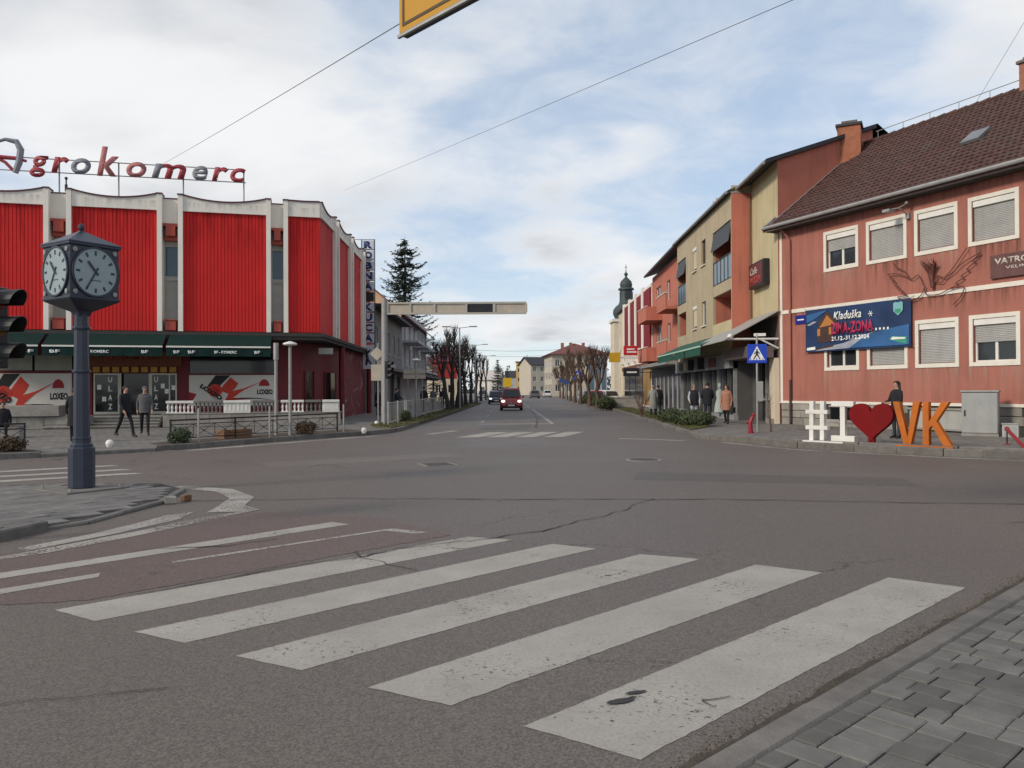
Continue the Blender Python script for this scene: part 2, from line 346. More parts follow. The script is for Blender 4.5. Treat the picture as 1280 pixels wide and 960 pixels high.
BEIGE = mat('beige_render', (0.42, 0.35, 0.235), 0.9, 0.1, 0.9, bump=0.1, streak=0.35)
CREAM = mat('cream_render', (0.62, 0.535, 0.40), 0.9, 0.08, 1.0, streak=0.2)
PEACH = mat('peach_render', (0.62, 0.40, 0.255), 0.9, 0.07, 0.8, streak=0.2)
GREYW = mat('grey_render', (0.205, 0.198, 0.195), 0.9, 0.18, 1.0, streak=0.4)
GREYB = mat('pale_grey_render', (0.40, 0.40, 0.42), 0.9, 0.1, 1.0, streak=0.3)
WHITE = mat('white_paint', (0.70, 0.68, 0.63), 0.6, 0.07, 3, grime=0.18)
TRIM = mat('window_trim', (0.70, 0.655, 0.57), 0.7, 0.06, 3, streak=0.15)
SHUT = mat('roller_shutter', (0.36, 0.355, 0.34), 0.6, 0.1, 2, streak=0.2)
GLASS = glass_mat('window_glass', (0.025, 0.03, 0.035))
GLASS_B = glass_mat('blue_glass', (0.06, 0.10, 0.13))
GLASS_K = glass_mat('dark_shop_glass', (0.012, 0.013, 0.014), 0.1)
TILE = mat('roof_tile', (0.082, 0.040, 0.034), 0.92, 0.55, 5.0, bump=0.3, bscale=30, grime=0.6)
ROOF_D = mat('dark_roof', (0.035, 0.033, 0.04), 0.7, 0.2, 2)
ROOF_R = mat('far_red_roof', (0.16, 0.06, 0.05), 0.9, 0.25, 1.2)
STEEL = mat('galvanised_steel', (0.36, 0.355, 0.34), 0.45, 0.15, 4, metal=0.6)
STEEL_D = mat('dull_steel_post', (0.30, 0.295, 0.285), 0.6, 0.15, 4, metal=0.2)
BLACK = mat('black_iron', (0.018, 0.018, 0.02), 0.5, 0.2, 5)
DARKBLUE = mat('blue_black_iron', (0.030, 0.036, 0.055), 0.42, 0.15, 3)
RUBBER = mat('rubber', (0.015, 0.015, 0.015), 0.8)
DKGREEN = mat('green_awning', (0.005, 0.024, 0.021), 0.85, 0.15, 3, spec=0.2)
WIRE = mat('grey_wire', (0.10, 0.10, 0.11), 0.6)
WOOD = mat('brown_wood', (0.16, 0.09, 0.05), 0.8, 0.25, 6)
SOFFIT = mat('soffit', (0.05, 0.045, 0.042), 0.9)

def stain_mat(name, col, amt=0.5):
    """run-off stain with worn-through alpha, denser at its top"""
    m = bpy.data.materials.new(name); m.use_nodes = True; t = m.node_tree; b = t.nodes['Principled BSDF']; n = t.nodes.new; l = t.links.new
    b.inputs['Base Color'].default_value = (*col, 1); b.inputs['Roughness'].default_value = 0.95; b.inputs['Specular IOR Level'].default_value = 0.1
    tc_ = n('ShaderNodeTexCoord'); g = n('ShaderNodeNewGeometry'); mp = n('ShaderNodeMapping'); mp.inputs['Scale'].default_value = (5, 5, 0.35); l(g.outputs['Position'], mp.inputs[0])
    x = n('ShaderNodeTexNoise'); x.inputs['Scale'].default_value = 1.5; x.inputs['Detail'].default_value = 6; l(mp.outputs[0], x.inputs['Vector'])
    r = n('ShaderNodeMapRange'); l(x.outputs[0], r.inputs[0]); r.inputs[1].default_value = 0.42; r.inputs[2].default_value = 0.72
    sp = n('ShaderNodeSeparateXYZ'); l(tc_.outputs['Generated'], sp.inputs[0]); pw = n('ShaderNodeMath'); pw.operation = 'POWER'; l(sp.outputs[2], pw.inputs[0]); pw.inputs[1].default_value = 1.3
    ml = n('ShaderNodeMath'); ml.operation = 'MULTIPLY'; l(r.outputs[0], ml.inputs[0]); l(pw.outputs[0], ml.inputs[1])
    m2 = n('ShaderNodeMath'); m2.operation = 'MULTIPLY'; l(ml.outputs[0], m2.inputs[0]); m2.inputs[1].default_value = amt; l(m2.outputs[0], b.inputs['Alpha']); return m
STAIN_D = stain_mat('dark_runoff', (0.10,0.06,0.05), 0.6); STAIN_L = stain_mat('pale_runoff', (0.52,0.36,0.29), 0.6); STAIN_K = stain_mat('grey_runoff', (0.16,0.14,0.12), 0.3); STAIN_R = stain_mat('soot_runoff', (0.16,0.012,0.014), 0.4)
def stain(parent, x0, x1, z0, z1, y, m, rot=None):
    MB().ngon([(x0,y,z0),(x1,y,z0),(x1,y,z1),(x0,y,z1)]).build('runoff_stain', m, parent, rot=rot)
# ---------------------------------------------------------------- ground, road, pavements
def sheet(name, pts, z, m, parent=None, kind='structure'):
    mb = MB(); mb.ngon([(x, y, z) for x, y in pts]); return mb.build(name, m, parent, kind=kind)
GROUND = mat('ground_earth', (0.085, 0.08, 0.05), 0.95, 0.3, 0.05)
sheet('ground', [(-2500,-600),(2500,-600),(2500,3500),(-2500,3500)], -0.06, GROUND)
road = sheet('road', [(-90,-14),(90,-14),(90,420),(-90,420)], 0.0, ASPH)

def slab(name, pts, z0, z1, m, parent=None, kind='structure'):
    mb = MB(); mb.prism(pts, 'z', z0, z1); return mb.build(name, m, parent, kind=kind)
_kb = {}
def kerb_mesh(wd, h):
    k = (wd, h)
    if k not in _kb:
        b = 0.018; x = 0.497
        pr = [(-wd/2, -0.05), (-wd/2, h-b), (-wd/2+b, h), (wd/2-b*0.4, h), (wd/2, h-b*0.4), (wd/2, -0.05)]
        mb = MB(); mb.prism(pr, 'x', -x, x)
        me = bpy.data.meshes.new('kerb_stone'); me.from_pydata(mb.v, [], mb.f); me.materials.append(CONC_D); _kb[k] = me
    return _kb[k]
def kerb_run(parent, pts, h=0.12, wd=0.16, piece=1.0, m=None, limit=400):
    """a row of single kerb stones along a polyline; left side of travel is the road side"""
    P = [Vector((x, y, 0)) for x, y in pts]; carry = 0.0; cur = P[0]; k = 0
    seg = []
    for a, b in zip(P[:-1], P[1:]):
        n = max(1, round((b-a).length/piece)); 
        for i in range(n): seg.append((a.lerp(b, i/n), a.lerp(b, (i+1)/n)))
    for a, b in seg[:limit]:
        d = b-a; o = inst('kerb_stone', kerb_mesh(wd, h), parent, ((a.x+b.x)/2, (a.y+b.y)/2, random.uniform(-0.008, 0.006)), (random.uniform(-.012,.012), 0, math.atan2(d.y, d.x)+random.uniform(-.006,.006)), (d.length, 1, 1))

# far-side plaza in front of the department store and along the left of the street
PL_K = [(-34,1.2),(-12.6,19.7),(-11.9,20.15)]
PL_G = [(-11.9,20.15),(-9.85,22.05)]
PL_2 = [(-9.85,22.05),(-8.9,23.7),(-7.8,25.9),(-6.6,27.9),(-5.3,29.5),(-4.75,30.9),(-4.54,32.8),(-4.2,52),(-3.7,92.7)]
plaza = slab('plaza', PL_K+PL_G[1:]+PL_2[1:]+[(-2.6,200),(-2.0,420),(-90,420),(-90,1.2)], -0.05, 0.10, PLAZA)
kerb_run(plaza, [(-20,13.4)]+PL_K[1:], 0.15)
kerb_run(plaza, PL_G, 0.102)
kerb_run(plaza, PL_2, 0.16)
# right-hand pavement
RK1 = [(8.05,67),(7.3,50),(6.67,35.1),(6.35,28.5),(6.27,26.6),(6.42,25.7),(6.8,25.0)]
RK2 = [(6.8,25.0),(7.9,22.0),(8.9,20.75),(10.36,19.2),(11.68,18.25),(17,14.6),(24,10.5)]
rpave = slab('right_pavement', [(26,420),(12.2,190)]+RK1+RK2[1:]+[(60,4),(90,4),(90,420)], -0.05, 0.14, SIDEW)
kerb_run(rpave, RK1, 0.15)
kerb_run(rpave, RK2, 0.185, wd=0.2)
# second low step just behind the kerb under the letters
kerb_run(rpave, [(8.15,23.0),(9.3,21.35),(11.0,19.7),(12.5,18.7),(17.5,15.4)], 0.20, wd=0.28, piece=1.4)

# near pavement with single pavers (bottom right)
ND = Vector((0.733, 0.680, 0)); NI = Vector((0.680, -0.733, 0)); NO = Vector((0.90, 3.47, 0)) - ND*0.02
def near(s, t): p = NO+ND*s+NI*t; return (p.x, p.y)
NP = [near(-9,0.06),near(4.6,0.06),near(6.4,0.5),near(8.6,1.9),near(13,6),near(9,10),near(-9,7)]
npave = slab('near_pavement', NP, -0.05, 0.004, JOINT)
for i in range(-3, 5):
    a = near(i*1.0-0.1, 0); b = near((i+1)*1.0-0.1, 0)
    inst('kerb_stone', kerb_mesh(0.15, 0.035), npave, ((a[0]+b[0])/2, (a[1]+b[1])/2, -0.004), (0.02, random.uniform(-.006,.006), math.atan2(ND.y, ND.x)))
def paver_mesh(lx, ly, h=0.03):
    b = 0.008; mb = MB(); x, y = lx/2-0.0035, ly/2-0.0035
    r = lambda k, z: [(-x+k,-y+k,z),(x-k,-y+k,z),(x-k,y-k,z),(-x+k,y-k,z)]
    mb.rings([r(0,-0.02), r(0,h-b*0.6), r(b,h)], caps=True)
    me = bpy.data.meshes.new('paver'); me.from_pydata(mb.v, [], mb.f); me.materials.append(PAVER); return me
PV = {l: paver_mesh(0.168, l) for l in (0.12, 0.17, 0.235)}
def in_np(p):
    c = False; n = len(NP)
    for i in range(n):
        x1, y1 = NP[i]; x2, y2 = NP[(i+1) % n]
        if (y1 > p[1]) != (y2 > p[1]) and p[0] < (x2-x1)*(p[1]-y1)/(y2-y1)+x1: c = not c
    return c
rest = MB(); cnt = 0
random.seed(11)
for i in range(-52, 76):
    t = 0.085+random.choice((0, 0)); s = i*0.168+0.05
    seqs = random.choice(((0.235,0.12,0.235,0.17),(0.12,0.235,0.17,0.235),(0.17,0.235,0.235,0.12),(0.235,0.17,0.12,0.235)))
    k = 0
    first = True
    while t < 9.5:
        l = seqs[k % 4]; k += 1
        if first and i % 2: l = 0.12; 
        first = False
        x, y = near(s, t+l/2); ang = math.atan2(ND.y, ND.x)
        if not (in_np((x, y)) or (-6 <= i < 28 and t < 1)): t += l; continue
        if y > 2.6 and x < 0.72*y+0.35 and cnt < 290 and -6 <= i < 30:
            o = inst('paver', PV[l], npave, (x, y, random.uniform(-0.004, 0.005)), (random.uniform(-.02,.02), random.uniform(-.02,.02), ang)); cnt += 1
        else:
            c, sn = math.cos(ang), math.sin(ang); hx, hy = 0.0805, l/2-0.0035
            rest.ngon([(x+c*a-sn*b, y+sn*a+c*b, 0.03) for a, b in ((-hx,-hy),(hx,-hy),(hx,hy),(-hx,hy))])
        t += l
rest.build('outer_pavers', PAVER, npave, kind='stuff')
# crumbling dirt strip and loose grit in the gutter beside the near kerb
gr = MB(); random.seed(5)
GUT = mat('gutter_grit', (0.085, 0.068, 0.048), 0.95, 0.5, 30)
for i in range(2600):
    s = random.uniform(-1.0, 6.5); t = -0.10-abs(random.gauss(0, 0.05))*(1.0+0.5*math.sin(s*3))
    x, y = near(s, t); r = random.uniform(0.002, 0.008) if random.random() < 0.93 else random.uniform(0.008, 0.014)
    a = random.uniform(0, 6.28)
    gr.add([(x+r*math.cos(a), y+r*math.sin(a), 0.0), (x+r*math.cos(a+2.1), y+r*math.sin(a+2.1), 0.0), (x+r*math.cos(a+4.2), y+r*math.sin(a+4.2), 0.0), (x, y, r*0.9)], [(0,1,3),(1,2,3),(2,0,3)])
tag(gr.build('gutter_grit', GUT), 'dark grit and dirt lying in the gutter beside near kerb', 'grit', kind='stuff')
# worn gutter strip: ragged sheet of dirtier asphalt along the kerb
gs = MB(); a_ = []; b_ = []; m_ = 90
GDIRT = mat('gutter_dirt', (0.062, 0.050, 0.038), 0.95, 0.4, 14, bump=0.4, bscale=80)
for i in range(m_+1):
    s = -2.5+9.5*i/m_; wv = 0.035+0.11*abs(mnoise.noise(Vector((s*1.1, 3.3, 0))))+0.05*abs(mnoise.noise(Vector((s*6, 1.3, 0))))
    a_.append(near(s, -0.06)); b_.append(near(s, -0.075-wv))
for i in range(m_): gs.ngon([(*a_[i],0.004),(*a_[i+1],0.004),(*b_[i+1],0.004),(*b_[i],0.004)])
gs.build('gutter', GDIRT, npave)

# clock island (left) with single slabs
IS = [(-12,2.5),(-5.72,8.85),(-5.60,9.6),(-5.33,10.0),(-5.27,10.76),(-5.16,11.74),(-5.30,12.43),(-5.45,13.2),(-6.0,13.62),(-7.0,13.66),(-8.3,13.5),(-14,9.8),(-20,3)]
def isz(x): return 0.095 if x < -6.0 else max(0.02, 0.095-(x+6.0)*0.085)
mb = MB(); n_ = len(IS); mb.add([(x,y,-0.03) for x,y in IS]+[(x,y,isz(x)-0.008) for x,y in IS], [(i,(i+1)%n_,n_+(i+1)%n_,n_+i) for i in range(n_)]+[tuple(range(n_,2*n_))])
island = mb.build('clock_island', JOINT, kind='structure')
def inside(p, poly):
    c = False; n = len(poly)
    for i in range(n):
        x1, y1 = poly[i]; x2, y2 = poly[(i+1) % n]
        if (y1 > p[1]) != (y2 > p[1]) and p[0] < (x2-x1)*(p[1]-y1)/(y2-y1)+x1: c = not c
    return c
sm = MB(); x, y = 0.1975, 0.0975; b = 0.004
r_ = lambda k, z: [(-x+k,-y+k,z),(x-k,-y+k,z),(x-k,y-k,z),(-x+k,y-k,z)]
sm.rings([r_(0,-0.03), r_(0,0.0), r_(b,0.006)]); sme = bpy.data.meshes.new('slab'); sme.from_pydata(sm.v, [], sm.f); sme.materials.append(SLAB)
ang = R(62); ca, sa = math.cos(ang), math.sin(ang); cnt = 0; far_ = MB()
cand = []
for i in range(-40, 40):
    for j in range(-70, 70):
        u, v = i*0.4+(0.2 if j % 2 else 0), j*0.2
        X = -7.5+ca*u-sa*v; Y = 11+sa*u+ca*v
        if all(inside((X+ca*du-sa*dv, Y+sa*du+ca*dv), IS) for du in (-.2,.2) for dv in (-.1,.1)): cand.append((X, Y))
cand.sort(key=lambda p: (p[0]/p[1] < -0.70, p[1]))
for X, Y in cand:
    t = math.atan(0.085) if X > -6.0 else 0
    if cnt < 295 and X/Y > -0.72:
        inst('slab', sme, island, (X, Y, isz(X)+random.uniform(-.002,.002)), (Matrix.Rotation(t+random.uniform(-.004,.004), 3, 'Y') @ Matrix.Rotation(ang, 3, 'Z')).to_euler()); cnt += 1
    else:
        far_.ngon([(X+ca*a-sa*b, Y+sa*a+ca*b, isz(X)) for a, b in ((-.19,-.09),(.19,-.09),(.19,.09),(-.19,.09))])
far_.build('outer_slabs', SLAB, island, kind='stuff')
kerb_run(island, [(-8.0,6.55),(-5.72,8.85)], 0.13, 0.14)
kerb_run(island, [(-5.72,8.85),(-5.60,9.55)], 0.125, 0.14)
kerb_run(island, [(-5.60,9.6),(-5.33,10.0),(-5.27,10.76),(-5.16,11.74),(-5.30,12.43),(-5.45,13.2),(-6.0,13.62),(-7.0,13.66),(-8.3,13.5),(-11,11.8)], 0.045, 0.12, piece=0.8)
# broken kerb lumps at the island tip
for (x, y, s, rz) in ((-5.02,11.75,0.085,0.4),(-4.90,12.0,0.07,1.2)):
    mb = MB(); q = []
    for k, (dx, dy, dz) in enumerate([(a,b,c) for c in (0,1) for a,b in ((-1,-.7),(1,-.8),(.8,.9),(-.9,.7))]):
        q.append((dx*s*random.uniform(.8,1.1), dy*s*random.uniform(.8,1.1), dz*s*1.5*random.uniform(.7,1.1)))
    mb.add(q, [(0,3,2,1),(4,5,6,7),(0,1,5,4),(1,2,6,5),(2,3,7,6),(3,0,4,7)])
    o = mb.build('kerb_lump', CONC if s > .08 else WOOD, loc=(x, y, 0.004), rot=rz, bev=0.012)
    tag(o, 'pale broken lump of kerb stone at the clock island tip' if s > .08 else 'dark brown lump lying beside the pale kerb lump', 'stone')

# ---- road paint, each mark a piece of the road
def mark(pts, m=PAINT, z=0.0025, name='crosswalk_stripe', rag=0.0045):
    mb = MB(); P = []
    n = len(pts)
    for i in range(n):
        a = Vector((*pts[i],0)); b = Vector((*pts[(i+1)%n],0)); k = max(1, int((b-a).length/0.05)); k = min(k, 160)
        for j in range(k):
            q = a.lerp(b, j/k); 
            P.append((q.x+random.uniform(-rag,rag), q.y+random.uniform(-rag,rag), z))
    mb.ngon(P); return mb.build(name, m, road)
for q in ([(0.05,3.93),(0.56,3.57),(3.72,6.59),(3.26,6.96)], [(-0.81,4.45),(-0.33,4.19),(2.76,7.15),(2.27,7.49)], [(-1.73,4.99),(-1.25,4.73),(1.81,7.75),(1.27,7.99)],
          [(-2.60,5.50),(-2.15,5.25),(0.86,8.28),(0.42,8.55)], [(-3.47,6.06),(-3.0,5.76),(-0.01,8.79),(-0.5,8.99)]): mark(q)
# red cycle lane with its lines
sheet_red = [(-9,3.0),(-4.0,6.2),(-3.35,6.35),(-0.7,9.1),(-1.7,10.35),(-3.4,10.9),(-4.05,10.25),(-4.6,8.9),(-5.3,8.1),(-9.5,3.6)]
mark(sheet_red, ASPH_RED, 0.003, 'cycle_lane', 0.02)
mark([(-9,2.85),(-4.67,7.29),(-2.26,10.02),(-2.0,9.84),(-4.53,7.07),(-8.85,2.7)], PAINT, 0.006, 'lane_line')
mark([(-8.6,2.35),(-4.29,6.70),(-3.75,7.28),(-3.68,7.12),(-4.16,6.55),(-8.5,2.25)], PAINT, 0.006, 'lane_line')
mark([(-3.3,7.75),(-1.44,9.54),(-0.96,9.26),(-1.15,9.18),(-1.5,9.38),(-3.25,7.68)], PAINT_OLD, 0.006, 'lane_line')
mark([(-6.4,6.6),(-5.12,8.0),(-4.78,8.69),(-4.43,9.41),(-4.11,10.27),(-3.72,10.92),(-4.15,10.85),(-4.2,11.4),(-4.35,12.3),(-4.85,13.1),(-5.79,13.65),(-5.8,13.95),(-4.7,13.45),(-4.0,12.4),(-3.85,11.5),(-3.5,11.1),(-3.95,10.0),(-4.3,9.1),(-4.75,8.2),(-6.3,6.35)][::-1], PAINT_OLD, 0.007, 'edge_line')
mark([(-5.22,8.45),(-4.9,9.2),(-4.7,10.0),(-4.62,10.6),(-4.35,10.95),(-4.3,10.3),(-4.6,9.3),(-5.05,8.3)], PAINT_OLD, 0.005, 'edge_line')
# far zebra over the street and stop line, lane lines
for (u0, u1) in ((-1.95,-1.15),(-0.95,-0.2),(0.05,0.75),(1.05,1.75)):
    mark([(u0,27.7),(u1,27.65),(u1+1.05,31.0),(u0+1.05,31.0)], PAINT, 0.004, 'crosswalk_stripe', 0.02)
mark([(-3.4,29.6),(-2.9,29.6),(-2.1,32.4),(-2.5,32.4)], PAINT_OLD, 0.004, 'crosswalk_stripe')
for (x0, y0) in ((-10.6,16.4),(-9.9,15.5),(-9.3,14.7)):
    mark([(x0-3.4,y0-2.4),(x0+1.9,y0+1.35),(x0+1.6,y0+1.55),(x0-3.7,y0-2.1)], PAINT, 0.004, 'crosswalk_stripe', 0.015)
mark([(-1.7,38.2),(1.95,38.1),(1.95,38.6),(-1.7,38.7)], PAINT, 0.004, 'stop_line')
mark([(1.86,38.6),(2.02,38.6),(1.75,66),(1.60,66)], PAINT, 0.004, 'lane_line')
mark([(1.5,72),(1.64,72),(1.3,110),(1.18,110)], PAINT_OLD, 0.004, 'lane_line')
for k in range(5): mark([(-1.62,40+k*9),(-1.5,40+k*9),(-1.45,43+k*9),(-1.57,43+k*9)], PAINT_OLD, 0.004, 'lane_line')
mark([(-0.4,44.5),(1.4,44.5),(1.4,44.9),(-0.4,44.9)], PAINT_OLD, 0.004, 'lane_line')
mark([(-2.9,37.2),(-1.9,37.2),(-1.9,37.45),(-2.9,37.45)], PAINT_OLD, 0.004, 'lane_line')
mark([(3.6,26.8),(4.6,26.2),(5.6,25.4),(5.3,25.25),(4.4,25.95),(3.5,26.5)], PAINT_OLD, 0.004, 'crosswalk_stripe')
for pts in ([(-13.4,19.55),(-11.2,21.2),(-9.55,22.4),(-9.35,22.25),(-11.0,20.9),(-13.2,19.3)], [(6.5,24.6),(7.6,21.6),(10.2,18.85),(17,14.2),(17,14.0),(10.1,18.65),(7.4,21.5),(6.35,24.45)], [(-9.2,22.3),(-5.0,29.2),(-4.7,29.0),(-8.9,22.1)]):
    mark(pts, PAINT_OLD, 0.004, 'edge_line', 0.03)
# repaired patches of newer and older asphalt
PATCH_D = asphalt_mat('patch_asphalt', (0.118, 0.100, 0.088)); PATCH_L = asphalt_mat('pale_patch_asphalt', (0.178, 0.150, 0.130))
for pts, m_ in (([(2.2,14.6),(6.8,13.4),(7.1,14.6),(2.5,15.9)],PATCH_D),([(-5.2,17.2),(-1.2,19.8),(-1.7,20.9),(-5.9,18.4)],PATCH_L),([(-1.4,33),(0.6,33),(0.9,37.4),(-1.2,37.4)],PATCH_D)):
    mark(pts, m_, 0.0018, 'asphalt_patch', 0.02)
# tar-sealed crack lines
TAR = mat('tar', (0.028, 0.025, 0.023), 0.6, 0.3, 8)
def tar(pts, wd):
    P = []
    for a, b in zip(pts[:-1], pts[1:]):
        for k in range(14): P.append(Vector((a[0]+(b[0]-a[0])*k/14, a[1]+(b[1]-a[1])*k/14, 0)))
    P.append(Vector((*pts[-1], 0))); mb = MB(); Lp = []; Rp = []
    for i, p in enumerate(P):
        d = (P[min(i+1,len(P)-1)]-P[max(i-1,0)]).normalized(); nn = Vector((-d.y, d.x, 0)); wob = 0.09*mnoise.noise(p*1.7)+0.05*mnoise.noise(p*5)
        ww = wd*(0.25+0.9*abs(mnoise.noise(p*2.3+Vector((9,0,0))))); c = p+nn*wob
        Lp.append(c+nn*ww); Rp.append(c-nn*ww)
    for i in range(len(P)-1): mb.ngon([(Rp[i].x,Rp[i].y,.0095),(Rp[i+1].x,Rp[i+1].y,.0095),(Lp[i+1].x,Lp[i+1].y,.0095),(Lp[i].x,Lp[i].y,.0095)])
    mb.build('tar_seam', TAR, road)
tar([(-6.5,11.9),(-2.5,12.2),(0.2,12.0),(3.0,11.9),(7.5,11.2),(12,11.0)], 0.035)
tar([(-3.05,6.5),(-2.2,7.35),(-1.1,8.35),(0.35,9.3),(1.2,10.4),(2.1,12.0)], 0.022)
tar([(-3.9,8.3),(-3.1,8.5),(-2.6,8.9)], 0.02)
tar([(-1.6,8.2),(-1.25,7.6),(-0.9,7.3)], 0.012)
tar([(-3.4,3.9),(-2.7,4.3),(-1.9,4.45)], 0.012)
tar([(1.0,34),(1.4,45),(1.5,60)], 0.09)
tar([(6,9.7),(9,10.6)], 0.02); tar([(1.05,4.15),(1.0,4.22),(1.16,4.27)], 0.012)
# two dark scuffs on the nearest stripe
for (x, y, a, b_) in ((0.56,4.22,.075,.032),(0.66,4.34,.06,.02),(0.63,4.27,.025,.012)):
    mb = MB(); mb.ngon([(x+a*(1+.35*mnoise.noise(Vector((k*.9,x*9,0))))*math.cos(k*.35), y+b_*(1+.5*mnoise.noise(Vector((k*.8,y*9,5))))*math.sin(k*.35)+.35*a*math.cos(k*.35), .0105) for k in range(18)]); mb.build('scuff', TAR, road)
# manholes
IRON = mat('cast_iron', (0.05, 0.045, 0.04), 0.7, 0.3, 12, bump=0.4, bscale=40)
for (x, y, sq) in ((-1.65,17.7,True),(3.05,18.6,False)):
    mb = MB()
    if sq: mb.box(-.36,.36,-.36,.36,0,.008,0); mb.box(-.3,.3,-.3,.3,.0,.012,1)
    else: mb.lathe([(.42,0),(.42,.008),(.36,.008)], n=24, m=0); mb.lathe([(.34,0),(.34,.012)], n=24, m=1)
    o = mb.build('manhole_cover', [CONC, IRON], loc=(x, y, 0.001), rot=0.4)
    tag(o, 'square iron manhole cover in the middle of the junction' if sq else 'round iron manhole cover nearer the right kerb', 'manhole')

# verges and beds
def strip(name, pts, z, m, label, cat, blades=0, bm=None, hgt=0.07):
    mb = MB(); mb.prism(pts, 'z', 0.02, z); o = mb.build(name, m, kind='structure')
    if blades:
        g = MB(); xs = [p[0] for p in pts]; ys = [p[1] for p in pts]; k = 0
        while k < blades:
            x, y = random.uniform(min(xs), max(xs)), min(ys)+(max(ys)-min(ys))*random.random()**1.8
            if not inside((x, y), pts): continue
            if mnoise.noise(Vector((x*.9, y*.5, 0))) < -0.25: k += 1; continue
            h = hgt*random.uniform(.4, 1.2); a = random.uniform(0, 6.28); q = random.uniform(.006, .016)*(1+y/45)
            g.add([(x-q*math.cos(a), y-q*math.sin(a), z-.005), (x+q*math.cos(a), y+q*math.sin(a), z-.005), (x+random.uniform(-.03,.03), y+random.uniform(-.03,.03), z+h)], [(0,1,2)]); k += 1
        tag(g.build('grass', bm or GRASS), label, cat, kind='stuff')
    return o
RV = [(6.42,28.9),(6.85,36),(8.15,66),(9.8,110),(11.2,110),(9.6,66),(8.3,37),(7.75,31.4)]
strip('right_verge', RV, 0.17, DIRT, 'sparse winter grass on the verge along the right kerb', 'grass', 9000)
LV = [(-4.9,32.2),(-4.45,34),(-4.08,52),(-3.6,92),(-5.0,92),(-5.6,52),(-6.2,35),(-5.7,33.2)]
strip('left_verge', LV, 0.165, DIRT, 'thin winter grass on the verge along the left kerb', 'grass', 6000)
B1 = [(-9.75,22.2),(-7.72,26.0),(-6.55,27.95),(-5.35,29.5),(-6.4,31.0),(-8.0,28.7),(-10.35,24.2),(-10.45,22.9)]
bed = slab('planting_bed', B1, 0.02, 0.15, SOIL)
kerb_run(bed, [(-9.75,22.2),(-10.45,22.9),(-10.35,24.2),(-8.0,28.7),(-6.4,31.0)], 0.155, 0.1)
bed2 = slab('left_planting_bed', [(-18,15.3),(-12.6,19.95),(-12.05,20.4),(-12.7,21.1),(-13.6,21.2),(-19,16.6)], 0.02, 0.15, SOIL)
kerb_run(bed2, [(-12.05,20.4),(-12.7,21.1),(-13.6,21.2),(-19,16.6)], 0.155, 0.1)
# ================================================================ buildings
def window(parent, x0, x1, z0, z1, y, depth=0.14, fr=None, gl=None, n=2, rail=False, shut=0.0, trim=0.0, sill=True, trm=None, shm=None, simple=False):
    """window part sitting in an opening whose face is at y: frame (> pane, shutter, sill)"""
    fr = fr or WHITE; gl = gl or GLASS; trm = trm or TRIM; e = 0.06
    mb = MB(); yb = y+depth
    mb.box(x0+.002, x0+e, yb-.05, yb+.02, z0+.002, z1-.002); mb.box(x1-e, x1-.002, yb-.05, yb+.02, z0+.002, z1-.002)
    mb.box(x0+e, x1-e, yb-.05, yb+.02, z0+.002, z0+e); mb.box(x0+e, x1-e, yb-.05, yb+.02, z1-e, z1-.002)
    for k in range(1, n):
        xm = x0+(x1-x0)*k/n; mb.box(xm-.045, xm+.045, yb-.052, yb+.018, z0+e, z1-e)
    if rail: zr = z0+(z1-z0)*0.62; mb.box(x0+e, x1-e, yb-.048, yb+.016, zr-.03, zr+.03)
    if trim:
        t = trim; p = 0.035
        mb.box(x0-t, x0-.001, y-p, y+.03, z0-t, z1+t, 1); mb.box(x1+.001, x1+t, y-p, y+.03, z0-t, z1+t, 1)
        mb.box(x0-.001, x1+.001, y-p, y+.03, z1+.001, z1+t, 1); mb.box(x0-.001, x1+.001, y-p, y+.03, z0-t, z0-.001, 1)
    w = mb.build('window', [fr, trm], parent)
    for k in range(n):
        a = x0+(x1-x0)*k/n+.05; b = x0+(x1-x0)*(k+1)/n-.05
        MB().box(a, b, yb-.008, yb+.002, z0+.05, z1-.05).build('pane', gl, w)
    if shut > 0:
        sb = MB(); zt = z1-e*0.5; zb = zt-(z1-z0-e)*shut; k = max(2, int((zt-zb)/0.055)); h = (zt-zb)/k; yy = yb-.075
        for i in range(k):
            a = zt-i*h; sb.add([(x0+.03,yy,a),(x1-.03,yy,a),(x0+.03,yy-.014,a-h*.5),(x1-.03,yy-.014,a-h*.5),(x0+.03,yy,a-h*.97),(x1-.03,yy,a-h*.97)], [(0,2,3,1),(2,4,5,3)])
        sb.box(x0+.02, x1-.02, y+.004, yb-.05, z1-.20, z1-.004, 1) if shut < 2 else None
        sb.build('shutter', [shm or SHUT, fr], w)
    if sill and not trim: MB().box(x0-.06, x1+.06, y-.09, y+depth-.05, z0-.05, z0-.002).build('sill', trm, w)
    return w

